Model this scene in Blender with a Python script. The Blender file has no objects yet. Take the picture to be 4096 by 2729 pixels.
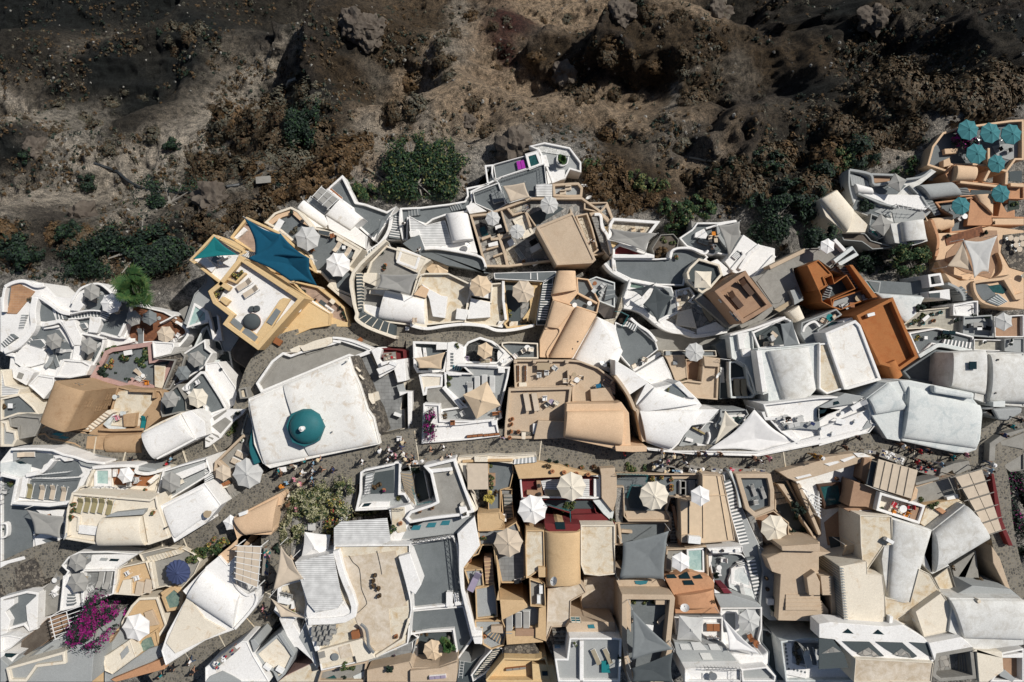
import bpy,bmesh,math,random
import numpy as np
from mathutils import Vector,Matrix,noise as mnoise
_a='white';_aa='lgrey';_ab='grey';_ac='cream';_ad='beige';_ae='concrete';_af='c_black';_ag='terrace';_ah='c_white';_ai='dark';_aj='c_lgrey';_ak='c_sand';_al='rust';_am='peach';_an='darkfloor';_ao='metal_white';_ap='courtyard';_aq='pot_clay';_ar='ochre';_as='c_grey';_at='wood';_au='olive';_av='bluewhite';_aw='brown_plaster';_ax='metal_dark';_ay='pot_dark';_az='c_brown';_a0='cream_stained';_a1='stairs';_a2='green';_a3='yellow';_a4='Noise';_a5='rubble';_a6='metal_grey';_a7='glass_dark';_a8='c_cream';_a9='wall';_b='bench';_ba='c_navy';_bb='offwhite';_bc='wood_pale';_bd='dry';_be='c_midgrey';_bf='terracotta_plaster';_bg='denim';_bh='wood_dark';_bi='skylight';_bj='c_beige';_bk='mixed';_bl='rock';_bm='c_pink';_bn='c_red';_bo='tan';_bp='flagstone';_bq='leaf_dark';_br='yard';_bs='c_straw';_bt='red';_bu='skin';_bv='shutter_blue';_bw='c_teal';_bx='c_skyblue';_by='Base Color';_bz='orange';_b0='crazy_paving';_b1='cobble';_b2='pool_pale';_b3='wood_grey';_b4='metal_teal';_b5='leaf_olive';_b6='roof';_b7='window';_b8='shrub';_b9='c_dgrey';_c='patio';_ca='thicket';_cb='reeds';_cc='MULTIPLY';_cd='white_stained';_ce='greypaving';_cf='slats';_cg='pool_teal';_ch='pool_grey';_ci='leaf_green';_cj='chimney';_ck='planter';_cl='talk';_cm='old_roof';_cn='pool_dark';_co='street';_cp='c_mauve';_cq='c_orange';_cr='bougainvillea';_cs='flowering_vine';_ct='vine';_cu='stand';_cv='screen';_cw='leaf_dry';_cx='house';_cy='canopy';_cz='table';_c0='cushion';_c1='hotel';_c2='c_khaki';_c3='daybed';_c4='bougain';_c5='Distance';_c6='dark_paving';_c7='checker';_c8='hair_fair';_c9='driftwood';_d='leaf_grey';_da='magenta';_db='on the slope';_dc='backrest';_dd='pool_surround';_de='planting_bed';_df='garden';_dg='c_olive';_dh='round white table';_di='flower';_dj='at the cream street parapet';_dk='on the narrow lane below the boat-shaped roof';_dl='pinkpaving';_dm='hair_dark';_dn='leaf_palm';_do='leaf_rust';_dp='leaf_flower';_dq='yellow_leaf';_dr='use_smooth';_ds='potted plant';_dt='structure';_du='serving_table';_dv='c_mustard';_dw='near the white cafe terrace';_dx='Specular IOR Level';_dy='white air conditioning unit';_dz='a640,1238 a985,1355 f758,262 f470,140';_d0='white hexagonal parasol';_d1='round grey table';_d2='small potted plant';_d3='dark potted plant';_d4='in white with dark hair';_d5='beside the rough white ledge';_d6='by the dark stalls';_d7='on the lane by the tapering white roof';_d8='on the cobbled path below the white vaulted house'
random.seed(7);R=math.radians
scene=bpy.context.scene;COL=scene.collection
CAMZ=80.0
cam=bpy.data.cameras.new('camera');camo=bpy.data.objects.new('camera',cam);COL.objects.link(camo)
camo.location=(0,0,CAMZ);cam.lens=24;cam.sensor_width=36;cam.clip_end=2000;scene.camera=camo
SUN_AZ=math.atan2(.56,.83);SUN_EL=R(47)
w=bpy.data.worlds.new('World');scene.world=w;w.use_nodes=True
nt=w.node_tree;bg=nt.nodes['Background']
sky=nt.nodes.new('ShaderNodeTexSky');sky.sky_type='NISHITA';sky.sun_disc=False
sky.sun_elevation=SUN_EL;sky.sun_rotation=R(90)-SUN_AZ
nt.links.new(sky.outputs[0],bg.inputs[0]);bg.inputs[1].default_value=0.05
sl=bpy.data.lights.new('sun','SUN');sl.energy=4.0;sl.angle=R(.5);sl.color=(1,.955,.88)
so=bpy.data.objects.new('sun',sl);COL.objects.link(so)
sd=Vector((math.cos(SUN_EL)*math.cos(SUN_AZ),math.cos(SUN_EL)*math.sin(SUN_AZ),math.sin(SUN_EL)))
so.rotation_euler=sd.to_track_quat('Z','Y').to_euler();so.location=(60,40,100)
vs=scene.view_settings;vs.view_transform='Standard';vs.look='None';vs.exposure=0.28;vs.gamma=1
K=820/2354.
TO=dict(a=(0,1092,K),b=(820,1092,K),c=(1640,1092,K),d=(2460,1092,K),e=(3276,1092,K),f=(0,1638,K),g=(820,1638,K),h=(1640,1638,K),i=(2460,1638,K),j=(3276,1638,K),k=(0,2183,K),l=(820,2183,K),m=(1640,2183,K),n=(2460,2183,K),o=(3276,2183,K),p=(640,546,K),q=(1460,546,K),r=(2280,646,K),s=(3276,446,K),t=(0,0,2048/2354.),u=(2048,0,2048/2354.),v=(2960,900,820/1345.),D=(0,0,4096/2353.))
def PX(s):
 out=[];t=None
 for tok in s.split():
  if tok[0].isalpha():t=tok[0];PX.t=t;tok=tok[1:]
  else:t=t or PX.t
  x,y=tok.split(',');o=TO[t];out.append((o[0]+float(x)*o[2],o[1]+float(y)*o[2]))
 return out
def at(p,z):
 k=120/4096.*(CAMZ-z)/CAMZ
 return Vector(((p[0]-2048)*k,-(p[1]-1364.5)*k,z))
def inside(p,poly):
 x,y=p;c=False;n=len(poly)
 for i in range(n):
  x1,y1=poly[i];x2,y2=poly[i-1]
  if(y1>y)!=(y2>y)and x<(x2-x1)*(y-y1)/(y2-y1)+x1:c=not c
 return c
def lin(c):return tuple(v/12.92 if v<=.04045 else((v+.055)/1.055)**2.4 for v in c)
M={}
def nodes(name,rough=.85):
 m=bpy.data.materials.new(name);m.use_nodes=True;t=m.node_tree
 b=t.nodes['Principled BSDF'];b.inputs['Roughness'].default_value=rough
 b.inputs[_dx].default_value=.25
 g=t.nodes.new('ShaderNodeNewGeometry');M[name]=m
 return m,t,b,g.outputs['Position']
def tex(t,kind,pos,scale,**k):
 n=t.nodes.new('ShaderNodeTex'+kind);n.inputs['Scale'].default_value=scale
 for a,v in k.items():
  if a in n.inputs:n.inputs[a].default_value=v
  else:setattr(n,a,v)
 t.links.new(pos,n.inputs['Vector']);return n
def ramp(t,fac,stops):
 n=t.nodes.new('ShaderNodeValToRGB');e=n.color_ramp.elements
 while len(e)<len(stops):e.new(.5)
 for el,(p,c)in zip(e,stops):el.position=p;el.color=tuple(c)+(1,)
 t.links.new(fac,n.inputs[0]);return n.outputs[0]
def mix(t,fac,a,b,mode='MIX'):
 n=t.nodes.new('ShaderNodeMix');n.data_type='RGBA';n.blend_type=mode
 for i,v in((0,fac),(6,a),(7,b)):
  if isinstance(v,(int,float)):n.inputs[i].default_value=v
  elif isinstance(v,tuple):n.inputs[i].default_value=v+(1,)if len(v)==3 else v
  else:t.links.new(v,n.inputs[i])
 return n.outputs[2]
def bump(t,b,h,s,d=.02):
 n=t.nodes.new('ShaderNodeBump');n.inputs['Strength'].default_value=s;n.inputs[_c5].default_value=d
 t.links.new(h,n.inputs['Height']);t.links.new(n.outputs[0],b.inputs['Normal'])
def plaster(name,c,stain=None,amt=.25,var=.10,rough=.85,bs=.5):
 m,t,b,P=nodes(name,rough)
 n1=tex(t,_a4,P,.35,Detail=6.0,Roughness=.6)
 n2=tex(t,_a4,P,6,Detail=8.0,Roughness=.7)
 d=tuple(v*(1-var)for v in c);l=tuple(min(1,v*(1+var*.6))for v in c)
 base=ramp(t,n1.outputs[0],[(.3,d),(.7,l)])
 base=mix(t,.35,base,ramp(t,n2.outputs[0],[(.35,tuple(v*.72 for v in c)),(.65,tuple(min(1,v*1.08)for v in c))]))
 if stain:
  n3=tex(t,_a4,P,.9,Detail=9.0,Roughness=.68,Distortion=.6)
  f=ramp(t,n3.outputs[0],[(.62-amt,(0,0,0)),(.72,(1,1,1))])
  base=mix(t,f,base,stain)
 n5=tex(t,_a4,P,30,Detail=3.0);base=mix(t,.45,base,ramp(t,n5.outputs[0],[(.35,(.62,.62,.62)),(.6,(1,1,1))]),_cc);n6=tex(t,_a4,P,2.2,Detail=10.0,Roughness=.8,Distortion=2.0);base=mix(t,.22,base,ramp(t,n6.outputs[0],[(.45,(1,1,1)),(.5,(.45,.42,.38)),(.55,(1,1,1))]),_cc)
 t.links.new(base,b.inputs[_by])
 n4=tex(t,_a4,P,14,Detail=6.0);bump(t,b,n4.outputs[0],bs,.03)
 return m
plaster(_a,(.80,.79,.775),(.55,.50,.43),.05)
plaster(_cd,(.80,.785,.75),(.56,.47,.37),.09,.12)
plaster(_cm,(.52,.43,.32),(.68,.62,.54),.22,.22)
plaster(_ac,(.74,.675,.565),(.55,.42,.28),.06)
plaster(_a0,(.66,.60,.49),(.46,.32,.16),.15,.14)
plaster(_a3,(.66,.48,.26),(.56,.36,.16),.08)
plaster(_am,(.66,.47,.31),(.58,.40,.26),.08)
plaster(_ar,(.58,.41,.235),(.48,.33,.18),.1)
plaster(_bo,(.44,.30,.18),(.32,.20,.11),.12)
plaster(_ad,(.52,.41,.30),(.44,.33,.23),.1)
plaster(_aw,(.36,.23,.15),(.28,.17,.11),.1)
plaster(_bf,(.50,.27,.15),(.38,.20,.11),.12)
plaster(_bz,(.38,.15,.05),(.32,.10,.028),.12)
plaster('pink',(.46,.30,.27),(.36,.22,.20),.12)
plaster(_bt,(.15,.022,.024),(.14,.03,.03),.1)  # red deepened to carry the shade on the lane-side garden wall
plaster(_ab,(.155,.172,.18),(.12,.135,.14),.15,.12)
plaster(_aa,(.34,.355,.355),(.32,.33,.33),.12)
plaster(_av,(.64,.665,.655),(.42,.47,.48),.12)
plaster(_bb,(.66,.66,.64),(.46,.44,.40),.16)
plaster(_ae,(.30,.29,.265),(.22,.21,.19),.2,.18)
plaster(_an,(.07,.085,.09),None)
plaster('teal',(.018,.13,.15),(.014,.105,.12),.1,rough=.6)
plaster(_bl,(.13,.11,.09),(.07,.055,.045),.25,.35,bs=1)
def pattern(name,c1,c2,c3,scale,gap=.06,rand=1.0,kind=_b1):
 m,t,b,P=nodes(name)
 v=tex(t,'Voronoi',P,scale,Randomness=rand);v2=tex(t,'Voronoi',P,scale,feature='DISTANCE_TO_EDGE',Randomness=rand)
 bw=t.nodes.new('ShaderNodeRGBToBW');t.links.new(v.outputs['Color'],bw.inputs[0])
 base=ramp(t,bw.outputs[0],[(.2,c1),(.8,c2)])
 f=ramp(t,v2.outputs[_c5],[(gap*.5,(0,0,0)),(gap,(1,1,1))])
 n=tex(t,_a4,P,.6,Detail=6.0);base=mix(t,.5,base,ramp(t,n.outputs[0],[(.3,(.45,.45,.45)),(.7,(1,1,1))]),_cc)
 t.links.new(mix(t,f,c3,base),b.inputs[_by]);bump(t,b,v2.outputs[_c5],.6,.05)
 return m
pattern(_b1,(.075,.072,.066),(.2,.185,.16),(.19,.17,.135),3.2,.12)
pattern(_bp,(.22,.22,.21),(.36,.34,.31),(.12,.11,.10),1.7,.04)
pattern(_b0,(.42,.37,.29),(.58,.53,.44),(.20,.16,.11),1.9,.05)
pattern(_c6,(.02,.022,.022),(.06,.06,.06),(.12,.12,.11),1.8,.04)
pattern(_a5,(.06,.055,.05),(.24,.21,.17),(.04,.035,.03),2.6,.08)
pattern('gravel_white',(.5,.5,.48),(.8,.8,.78),(.3,.3,.28),7,.1)
def bricks(name,c1,c2,c3,s,ms=.02,off=.5,w=1.0,hh=.5):
 m,t,b,P=nodes(name)
 n=tex(t,'Brick',P,s);n.offset=off
 n.inputs['Color1'].default_value=c1+(1,);n.inputs['Color2'].default_value=c2+(1,);n.inputs['Mortar'].default_value=c3+(1,)
 n.inputs['Mortar Size'].default_value=ms;n.inputs['Brick Width'].default_value=w;n.inputs['Row Height'].default_value=hh
 nn=tex(t,_a4,P,1.2,Detail=6.0)
 t.links.new(mix(t,.6,n.outputs['Color'],ramp(t,nn.outputs[0],[(.3,(.5,.5,.5)),(.7,(1,1,1))]),_cc),b.inputs[_by])
 bump(t,b,n.outputs['Fac'],-.3,.02)
bricks('tiles',(.34,.13,.05),(.26,.10,.04),(.2,.15,.1),2.2,.02,0,.9,.9)
bricks(_c7,(.22,.09,.045),(.13,.055,.03),(.16,.1,.07),3,.015,0,.8,.8)
bricks('brick',(.42,.24,.13),(.36,.20,.11),(.40,.30,.22),1.6,.02,.5)
bricks('paving',(.42,.40,.34),(.36,.34,.29),(.28,.26,.22),1.3,.02,.5)
bricks(_ce,(.20,.205,.205),(.24,.245,.245),(.13,.13,.13),1.2,.02,.5)
bricks(_dl,(.38,.28,.22),(.34,.25,.2),(.22,.16,.12),1.6,.015,.5)
bricks(_cf,(.68,.68,.67),(.70,.70,.69),(.22,.22,.22),1,.03,0,60,.22)
def water(name,c,c2):
 m,t,b,P=nodes(name,.04);b.inputs[_dx].default_value=.5
 n=tex(t,_a4,P,2.5,Detail=5.0,Distortion=1.0)
 t.links.new(ramp(t,n.outputs[0],[(.35,c),(.65,c2)]),b.inputs[_by])
 n=tex(t,_a4,P,5,Detail=2.0);bump(t,b,n.outputs[0],.15,.03)
water(_b2,(.26,.38,.36),(.36,.48,.45));water(_cg,(.015,.14,.13),(.05,.24,.21));water(_cn,(.012,.05,.05),(.02,.08,.08));water(_ch,(.10,.16,.14),(.18,.24,.20))
def cloth(name,c,var=.12):
 m,t,b,P=nodes(name,.9)
 n=tex(t,_a4,P,1.5,Detail=8.0,Roughness=.7)
 t.links.new(ramp(t,n.outputs[0],[(.3,tuple(v*(1-var)for v in c)),(.7,tuple(min(1,v*(1+var*.5))for v in c))]),b.inputs[_by])
 n=tex(t,_a4,P,40,Detail=2.0);bump(t,b,n.outputs[0],.2,.01)
for n_,c_ in dict(c_white=(.70,.69,.68),c_cream=(.62,.57,.48),c_beige=(.56,.44,.31),c_sand=(.50,.42,.33),c_grey=(.28,.275,.26),c_dgrey=(.06,.07,.075),c_lgrey=(.46,.46,.45),c_midgrey=(.17,.185,.19),c_turq=(.045,.165,.185),c_blue=(.005,.075,.135),c_bluegreen=(.006,.13,.14),c_indigo=(.045,.06,.13),c_magenta=(.30,.03,.30),c_mauve=(.28,.24,.32),c_black=(.012,.013,.016),c_red=(.35,.02,.03),c_orange=(.55,.20,.03),c_navy=(.02,.03,.09),c_olive=(.28,.24,.13),c_teal=(.01,.16,.17),c_khaki=(.30,.26,.19),c_skyblue=(.20,.32,.42),c_pink=(.5,.2,.25),c_straw=(.62,.50,.33),c_mustard=(.42,.20,.02),c_brown=(.12,.06,.03)).items():cloth(n_,c_)
cloth(_bu,(.42,.24,.16));cloth(_dm,(.02,.014,.01));cloth(_c8,(.30,.19,.08));cloth(_bg,(.06,.09,.15))
def wood(name,c):
 m,t,b,P=nodes(name,.6);n=tex(t,'Wave',P,3,Distortion=4.0,Detail=3.0)
 t.links.new(ramp(t,n.outputs[0],[(0,tuple(v*.6 for v in c)),(1,c)]),b.inputs[_by])
wood(_at,(.30,.12,.05));wood(_bh,(.07,.035,.02));wood(_bc,(.42,.33,.22));wood(_b3,(.28,.26,.23));wood(_c9,(.32,.27,.2))
def metal(name,c,r=.4,me=.0):
 m,t,b,P=nodes(name,r);b.inputs['Metallic'].default_value=me
 n=tex(t,_a4,P,8,Detail=4.0);t.links.new(ramp(t,n.outputs[0],[(.3,tuple(v*.8 for v in c)),(.7,c)]),b.inputs[_by])
metal(_ao,(.75,.75,.74));metal(_a6,(.35,.36,.36),.35,.6);metal(_ax,(.03,.035,.04));metal(_b4,(.02,.14,.15));metal(_a7,(.01,.025,.03),.08)
metal(_bv,(.03,.16,.2),.5);metal('shutter_white',(.55,.55,.53),.5);metal('door_red',(.15,.02,.03),.5);metal(_aq,(.36,.15,.07),.8);metal(_ay,(.04,.035,.035),.7);metal(_cv,(.02,.12,.22),.1)
def foliage(name,a,b_,c):
 m,t,b,P=nodes(name,.7)
 n=tex(t,_a4,P,1.6,Detail=5.0,Roughness=.75)
 t.links.new(ramp(t,n.outputs[0],[(.32,a),(.5,b_),(.68,c)]),b.inputs[_by])
foliage(_ci,(.010,.028,.013),(.022,.052,.02),(.055,.095,.032));foliage(_bq,(.006,.013,.010),(.011,.022,.016),(.022,.038,.023))
foliage(_dn,(.012,.04,.012),(.03,.075,.02),(.10,.12,.035));foliage(_cw,(.03,.023,.013),(.062,.044,.025),(.13,.085,.046));foliage(_do,(.04,.027,.013),(.085,.052,.024),(.15,.09,.04))
foliage(_d,(.04,.045,.035),(.08,.075,.055),(.13,.12,.09));foliage(_dp,(.11,.12,.05),(.28,.27,.16),(.5,.48,.34));foliage('leaf_agave',(.07,.12,.11),(.11,.17,.15),(.17,.24,.21))
foliage(_da,(.07,.004,.045),(.17,.008,.10),(.33,.015,.19));foliage(_b5,(.05,.06,.02),(.11,.12,.04),(.24,.22,.10));foliage('red_flower',(.2,.01,.02),(.35,.02,.04),(.5,.05,.08));foliage(_dq,(.25,.2,.04),(.4,.32,.08),(.55,.45,.12))
def mesh(name,vs,fs,mat=None,mi=None,smooth=False):
 me=bpy.data.meshes.new(name);me.from_pydata([tuple(v)for v in vs],[],fs)
 for m in(mat if isinstance(mat,(list,tuple))else[mat]):
  if m:me.materials.append(M[m])
 if mi:me.polygons.foreach_set('material_index',mi)
 if smooth:me.polygons.foreach_set(_dr,[True]*len(me.polygons))
 return me
def ob(name,me,parent=None,loc=None):
 o=bpy.data.objects.new(name,me);COL.objects.link(o)
 if parent:o.parent=parent
 if loc is not None:o.location=loc
 return o
def tag(o,label=None,cat=None,group=None,kind=None):
 if label:o['label']=label
 if cat:o['category']=cat
 if group:o['group']=group
 if kind:o['kind']=kind
 return o
def bev(o,wd=.05,seg=2):
 m=o.modifiers.new('bevel','BEVEL');m.width=wd;m.segments=seg;m.limit_method='ANGLE';m.angle_limit=R(50);m.use_clamp_overlap=True
 return o
def area(P):return sum(P[i-1][0]*P[i][1]-P[i][0]*P[i-1][1]for i in range(len(P)))/2
def ccw(P):return P if area(P)>0 else P[::-1]
def offs(P,d):
 n=len(P);out=[]
 for i in range(n):
  a,b,c=Vector(P[i-1][:2]),Vector(P[i][:2]),Vector(P[(i+1)%n][:2])
  e1=(b-a).normalized();e2=(c-b).normalized();n1=Vector((-e1.y,e1.x));n2=Vector((-e2.y,e2.x))
  m=n1+n2;l=m.length
  if l<.3:out.append(b+n1*d);continue
  m=m/l;out.append(b+m*min(d/max(m.dot(n1),.35),2.2*d))
 return out
def prism(P,z1,z0):
 n=len(P);v=[(p[0],p[1],z1)for p in P]+[(p[0],p[1],z0)for p in P]
 return v,[tuple(range(n))]+[(i,i+n,(i+1)%n+n,(i+1)%n)for i in range(n)]
REG=[];CNT=[0];ITEMS=[]
class Th:pass
def jit():CNT[0]+=1;return(CNT[0]%37)*.0013
def B(pts,z,col,label,s,fl=None,par=.28,ph=.45,h=7,name=_cx,cat=_cx,bv=.06,group=None,kind=None,k=None):
 if k:name=cat=k
 px=PX(pts);z+=jit();W3=ccw([at(p,z)for p in px])
 cx=sum(p.x for p in W3)/len(W3);cy=sum(p.y for p in W3)/len(W3);O=Vector((cx,cy,z-h))
 e=ob(name,None,loc=O);tag(e,label,cat,group,kind)
 P=[(p.x-cx,p.y-cy)for p in W3];n=len(P)
 if par>0:
  Q=offs(P,par)
  v=[(p[0],p[1],0)for p in P]+[(p[0],p[1],h)for p in P]+[(q[0],q[1],h)for q in Q]+[(q[0],q[1],h-ph-.05)for q in Q]
  f=[]
  for i in range(n):
   j=(i+1)%n;f+=[(i,j,j+n,i+n),(i+n,j+n,j+2*n,i+2*n),(i+2*n,j+2*n,j+3*n,i+3*n)]
  bev(ob(_a9,mesh(_a9,v,f,col),e),bv);ft=h-ph
  v,f=prism([tuple(q)for q in offs(P,par*.5)],ft,ft-.2)
  ob(_b6 if _b6 in name or name==_cx else 'floor',mesh(_b6,v,f,fl or col),e)
 else:
  ft=h;v,f=prism(P,h,0);o=bev(ob(_a9,mesh(_a9,v,f,col),e),bv);ft=h
  if fl:
   v,f=prism([tuple(q)for q in offs(P,.05)],h+.01,h-.05);ob(_b6,mesh(_b6,v,f,fl),e)
 T=Th();T.e=e;T.o=O;T.z=O.z+ft;T.top=z;T.h=h;T.col=col;T.s=s;T.label=label;T.P=[Vector((p.x,p.y))for p in W3]
 REG.append((px,T.z,T));return T
def loc(T,pts,z):return[at(p,z)-T.o for p in PX(pts)]
def C(T,pts,dz,col,name='block',bv=.05,fl=None,hh=None,reg=True):
 z=T.z+dz+jit();P=ccw([(p.x,p.y)for p in loc(T,pts,z)]);v,f=prism(P,z-T.o.z,max(z-T.o.z-(hh or 9),-3))
 o=bev(ob(name,mesh(name,v,f,col),T.e),bv)
 if reg:REG.append((PX(pts),z,T))
 if fl:
  v,f=prism([tuple(q)for q in offs(P,.06)],z-T.o.z+.02,z-T.o.z-.05);ob(_b6,mesh(_b6,v,f,fl),o)
 return o
def F(T,pts,col,dz=.0,name='floor'):
 z=T.z+dz+.02+jit();P=ccw([(p.x,p.y)for p in loc(T,pts,z)]);v,f=prism(P,z-T.o.z,z-T.o.z-.12)
 REG.append((PX(pts),z,T));return ob(name,mesh(name,v,f,col),T.e)
def smooth(P,k=4):
 out=[];n=len(P)
 for i in range(n-1):
  p0,p1,p2,p3=Vector(P[max(i-1,0)]),Vector(P[i]),Vector(P[i+1]),Vector(P[min(i+2,n-1)])
  for j in range(k):
   t=j/k;out.append(.5*((2*p1)+(p2-p0)*t+(2*p0-5*p1+4*p2-p3)*t*t+(3*p1-p0-3*p2+p3)*t**3))
 return out+[Vector(P[-1])]
def ribbon(P,wd):
 n=len(P);L=[];Rr=[]
 for i in range(n):
  d=(Vector(P[min(i+1,n-1)][:2])-Vector(P[max(i-1,0)][:2]))
  d=d.normalized()if d.length>1e-6 else Vector((1,0));nn=Vector((-d.y,d.x))*wd/2;b=Vector(P[i][:2])
  L.append(b+nn);Rr.append(b-nn)
 return L,Rr
def W(T,pts,wd=.3,hh=.9,col=None,c=0,name='parapet',dz=0,bv=.07):
 z=T.z+dz+hh;P=loc(T,pts,z)
 if c:P=smooth(P)
 L,Rr=ribbon(P,wd);n=len(P);zt=z-T.o.z;zb=zt-hh-1.5
 v=[(p.x,p.y,zt)for p in L]+[(p.x,p.y,zt)for p in Rr]+[(p.x,p.y,zb)for p in L]+[(p.x,p.y,zb)for p in Rr]
 f=[]
 for i in range(n-1):f+=[(i,i+n,i+n+1,i+1),(i,i+1,i+1+2*n,i+2*n),(i+n,i+3*n,i+n+1+2*n,i+n+1)]
 f+=[(0,2*n,3*n,n),(n-1,2*n-1,4*n-1,3*n-1)]
 me=mesh(name,v,f,col or T.col);bm=bmesh.new();bm.from_mesh(me);bmesh.ops.recalc_face_normals(bm,faces=bm.faces);bm.to_mesh(me);bm.free()
 return bev(ob(name,me,T.e),bv,3)
def S(T,pts,n,dz0=0,dz1=1.2,col=_ab,nose=_a,nw=.12):
 if dz1<0:dz0,dz1=max(dz0,.05+min(.6,-dz1)),.05
 z=T.z;q=[at(p,z+(dz0 if k in(0,1)else dz1))-T.o for k,p in enumerate(PX(pts))];v=[];f=[];mi=[]
 def box(a,b,c,d,zt,zb,m):
  k=len(v)
  for p in(a,b,c,d):v.append((p.x,p.y,zt))
  for p in(a,b,c,d):v.append((p.x,p.y,zb))
  f.extend([(k,k+1,k+2,k+3),(k,k+4,k+5,k+1),(k+1,k+5,k+6,k+2),(k+2,k+6,k+7,k+3),(k+3,k+7,k+4,k)]);mi.extend([m]*5)
 for i in range(n):
  t0,t1=i/n,(i+1)/n;a,b=q[0].lerp(q[3],t0),q[1].lerp(q[2],t0);c,d=q[1].lerp(q[2],t1),q[0].lerp(q[3],t1)
  zt=z-T.o.z+dz0+(dz1-dz0)*(i+1)/n;L=(d-a).length;u=min(.45,nw/max(L,.01))
  if dz1>=dz0:a2,b2=a.lerp(d,u),b.lerp(c,u);box(a2,b2,c,d,zt,zt-2,0);box(a,b,b2,a2,zt+.012,zt-2,1)
  else:a2,b2=d.lerp(a,u),c.lerp(b,u);box(a,b,b2,a2,zt,zt-2,0);box(a2,b2,c,d,zt+.012,zt-2,1)
 me=mesh(_a1,v,f,[col,nose],mi);bm=bmesh.new();bm.from_mesh(me);bmesh.ops.recalc_face_normals(bm,faces=bm.faces);bm.to_mesh(me);bm.free()
 return ob(_a1,me,T.e)
def V(T,pts,dz,rise,col,name='vault_roof',n=12,sq=.75):
 """p0-p1 arch end, p1-p2 springing line"""
 z=T.z+dz+jit();q=[at(p,z)-T.o for p in PX(pts)];v=[];f=[];K2=6;zb=-2
 for j in range(K2+1):
  a,b=q[0].lerp(q[3],j/K2),q[1].lerp(q[2],j/K2)
  for i in range(n+1):
   th=math.pi*i/n;u=.5-.5*math.cos(th);p=a.lerp(b,u);v.append((p.x,p.y,z-T.o.z+rise*math.sin(th)**sq))
 m=n+1
 for j in range(K2):
  for i in range(n):f.append((j*m+i,j*m+i+1,(j+1)*m+i+1,(j+1)*m+i))
 sm=len(f)
 k=len(v);fr=[0,K2*m,K2*m+n,n]
 for p in q:v.append((p.x,p.y,zb))
 f.append(tuple(range(0,m))+(k+1,k));f.append(tuple(K2*m+i for i in range(m))[::-1]+(k+3,k+2))
 f.append(tuple(j*m for j in range(K2+1))[::-1]+(k,k+3));f.append(tuple(j*m+n for j in range(K2+1))+(k+2,k+1))
 me=mesh(name,v,f,col);bm=bmesh.new();bm.from_mesh(me);bmesh.ops.recalc_face_normals(bm,faces=bm.faces);bm.to_mesh(me);bm.free()
 me.polygons.foreach_set(_dr,[i<sm for i in range(len(me.polygons))])
 REG.append((PX(pts),z+rise*.8,T));return bev(ob(name,me,T.e),.05,2)
def VENT(T,pts,dz,r=.09,mat=_ax):
 z=T.z+dz
 for p in loc(T,pts,z):v,f=[],[];cyl(v,f,p.x,p.y,p.z-.8,p.z,r,r,10);ob('vent',mesh('vent',v,f,mat),T.e)
def O(T,pts,wd,hh,mat=_a7,frame=_a,name=_b7):
 """windows/doors on the walls, found where the pixel's ray meets a wall"""
 for p in PX(pts):
  d=Vector(((p[0]-2048)*120/4096/CAMZ,-(p[1]-1364.5)*120/4096/CAMZ));best=None;n=len(T.P)
  for i in range(n):
   A,Bv=T.P[i],T.P[(i+1)%n];e=(Bv-A);L=e.length;e=e/L;nn=Vector((e.y,-e.x));dn=nn.dot(d)
   if dn>=-1e-5:continue
   z=CAMZ-nn.dot(A)/dn;X=d*(CAMZ-z);s_=(X-A).dot(e)
   if-.3<s_<L+.3 and T.top-T.h<z<T.top+.3:
    if best is None or z>best[0]:best=(z,X,e,nn)
  if not best:print('NOWIN',T.s,pts);continue
  z,X,e,nn=best;c=Vector((X.x,X.y,0))-Vector((T.o.x,T.o.y,0));zc=z-T.o.z
  def bx(x0,x1,z0,z1,d0,d1):
   v=[]
   for zz in(z0,z1):
    for(xx,dd)in((x0,d0),(x1,d0),(x1,d1),(x0,d1)):
     q=Vector((c.x,c.y))+e*xx+nn*dd;v.append((q.x,q.y,zc+zz))
   return v,[(0,1,2,3),(4,7,6,5),(0,4,5,1),(1,5,6,2),(2,6,7,3),(3,7,4,0)]
  v,f=bx(-wd/2,wd/2,-hh/2,hh/2,-.1,.03);o=ob(name,mesh(name,v,f,mat),T.e)
  V_=[];F_=[]
  for a in((-wd/2-.1,-wd/2),(wd/2,wd/2+.1),(-.03,.03)):
   v,f=bx(a[0],a[1],-hh/2,hh/2+.08,-.05,.07);F_+=[tuple(i+len(V_)for i in q)for q in f];V_+=v
  for a in((hh/2,hh/2+.08),(-hh/2-.08,-hh/2),(-.02,.02)):
   v,f=bx(-wd/2-.1,wd/2+.1,a[0],a[1],-.05,.075);F_+=[tuple(i+len(V_)for i in q)for q in f];V_+=v
  ob('frame',mesh('frame',V_,F_,frame),o)
def host(p,zmax=99):
 b=None
 for px,z,T in REG:
  if z<zmax and inside(p,px)and(b is None or z>b[0]):b=(z,T)
 return b
def box(v,f,x0,x1,y0,y1,z0,z1,rx=0,org=(0,0,0),rz=0):
 k=len(v);c,s=math.cos(rz),math.sin(rz)
 for(x,y,z)in((x0,y0,z0),(x1,y0,z0),(x1,y1,z0),(x0,y1,z0),(x0,y0,z1),(x1,y0,z1),(x1,y1,z1),(x0,y1,z1)):
  if rx:
   yy=y-org[1];zz=z-org[2];y=org[1]+yy*math.cos(rx)-zz*math.sin(rx);z=org[2]+yy*math.sin(rx)+zz*math.cos(rx)
  v.append((x*c-y*s,x*s+y*c,z))
 f+=[(k,k+3,k+2,k+1),(k+4,k+5,k+6,k+7),(k,k+1,k+5,k+4),(k+1,k+2,k+6,k+5),(k+2,k+3,k+7,k+6),(k+3,k,k+4,k+7)]
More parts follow.
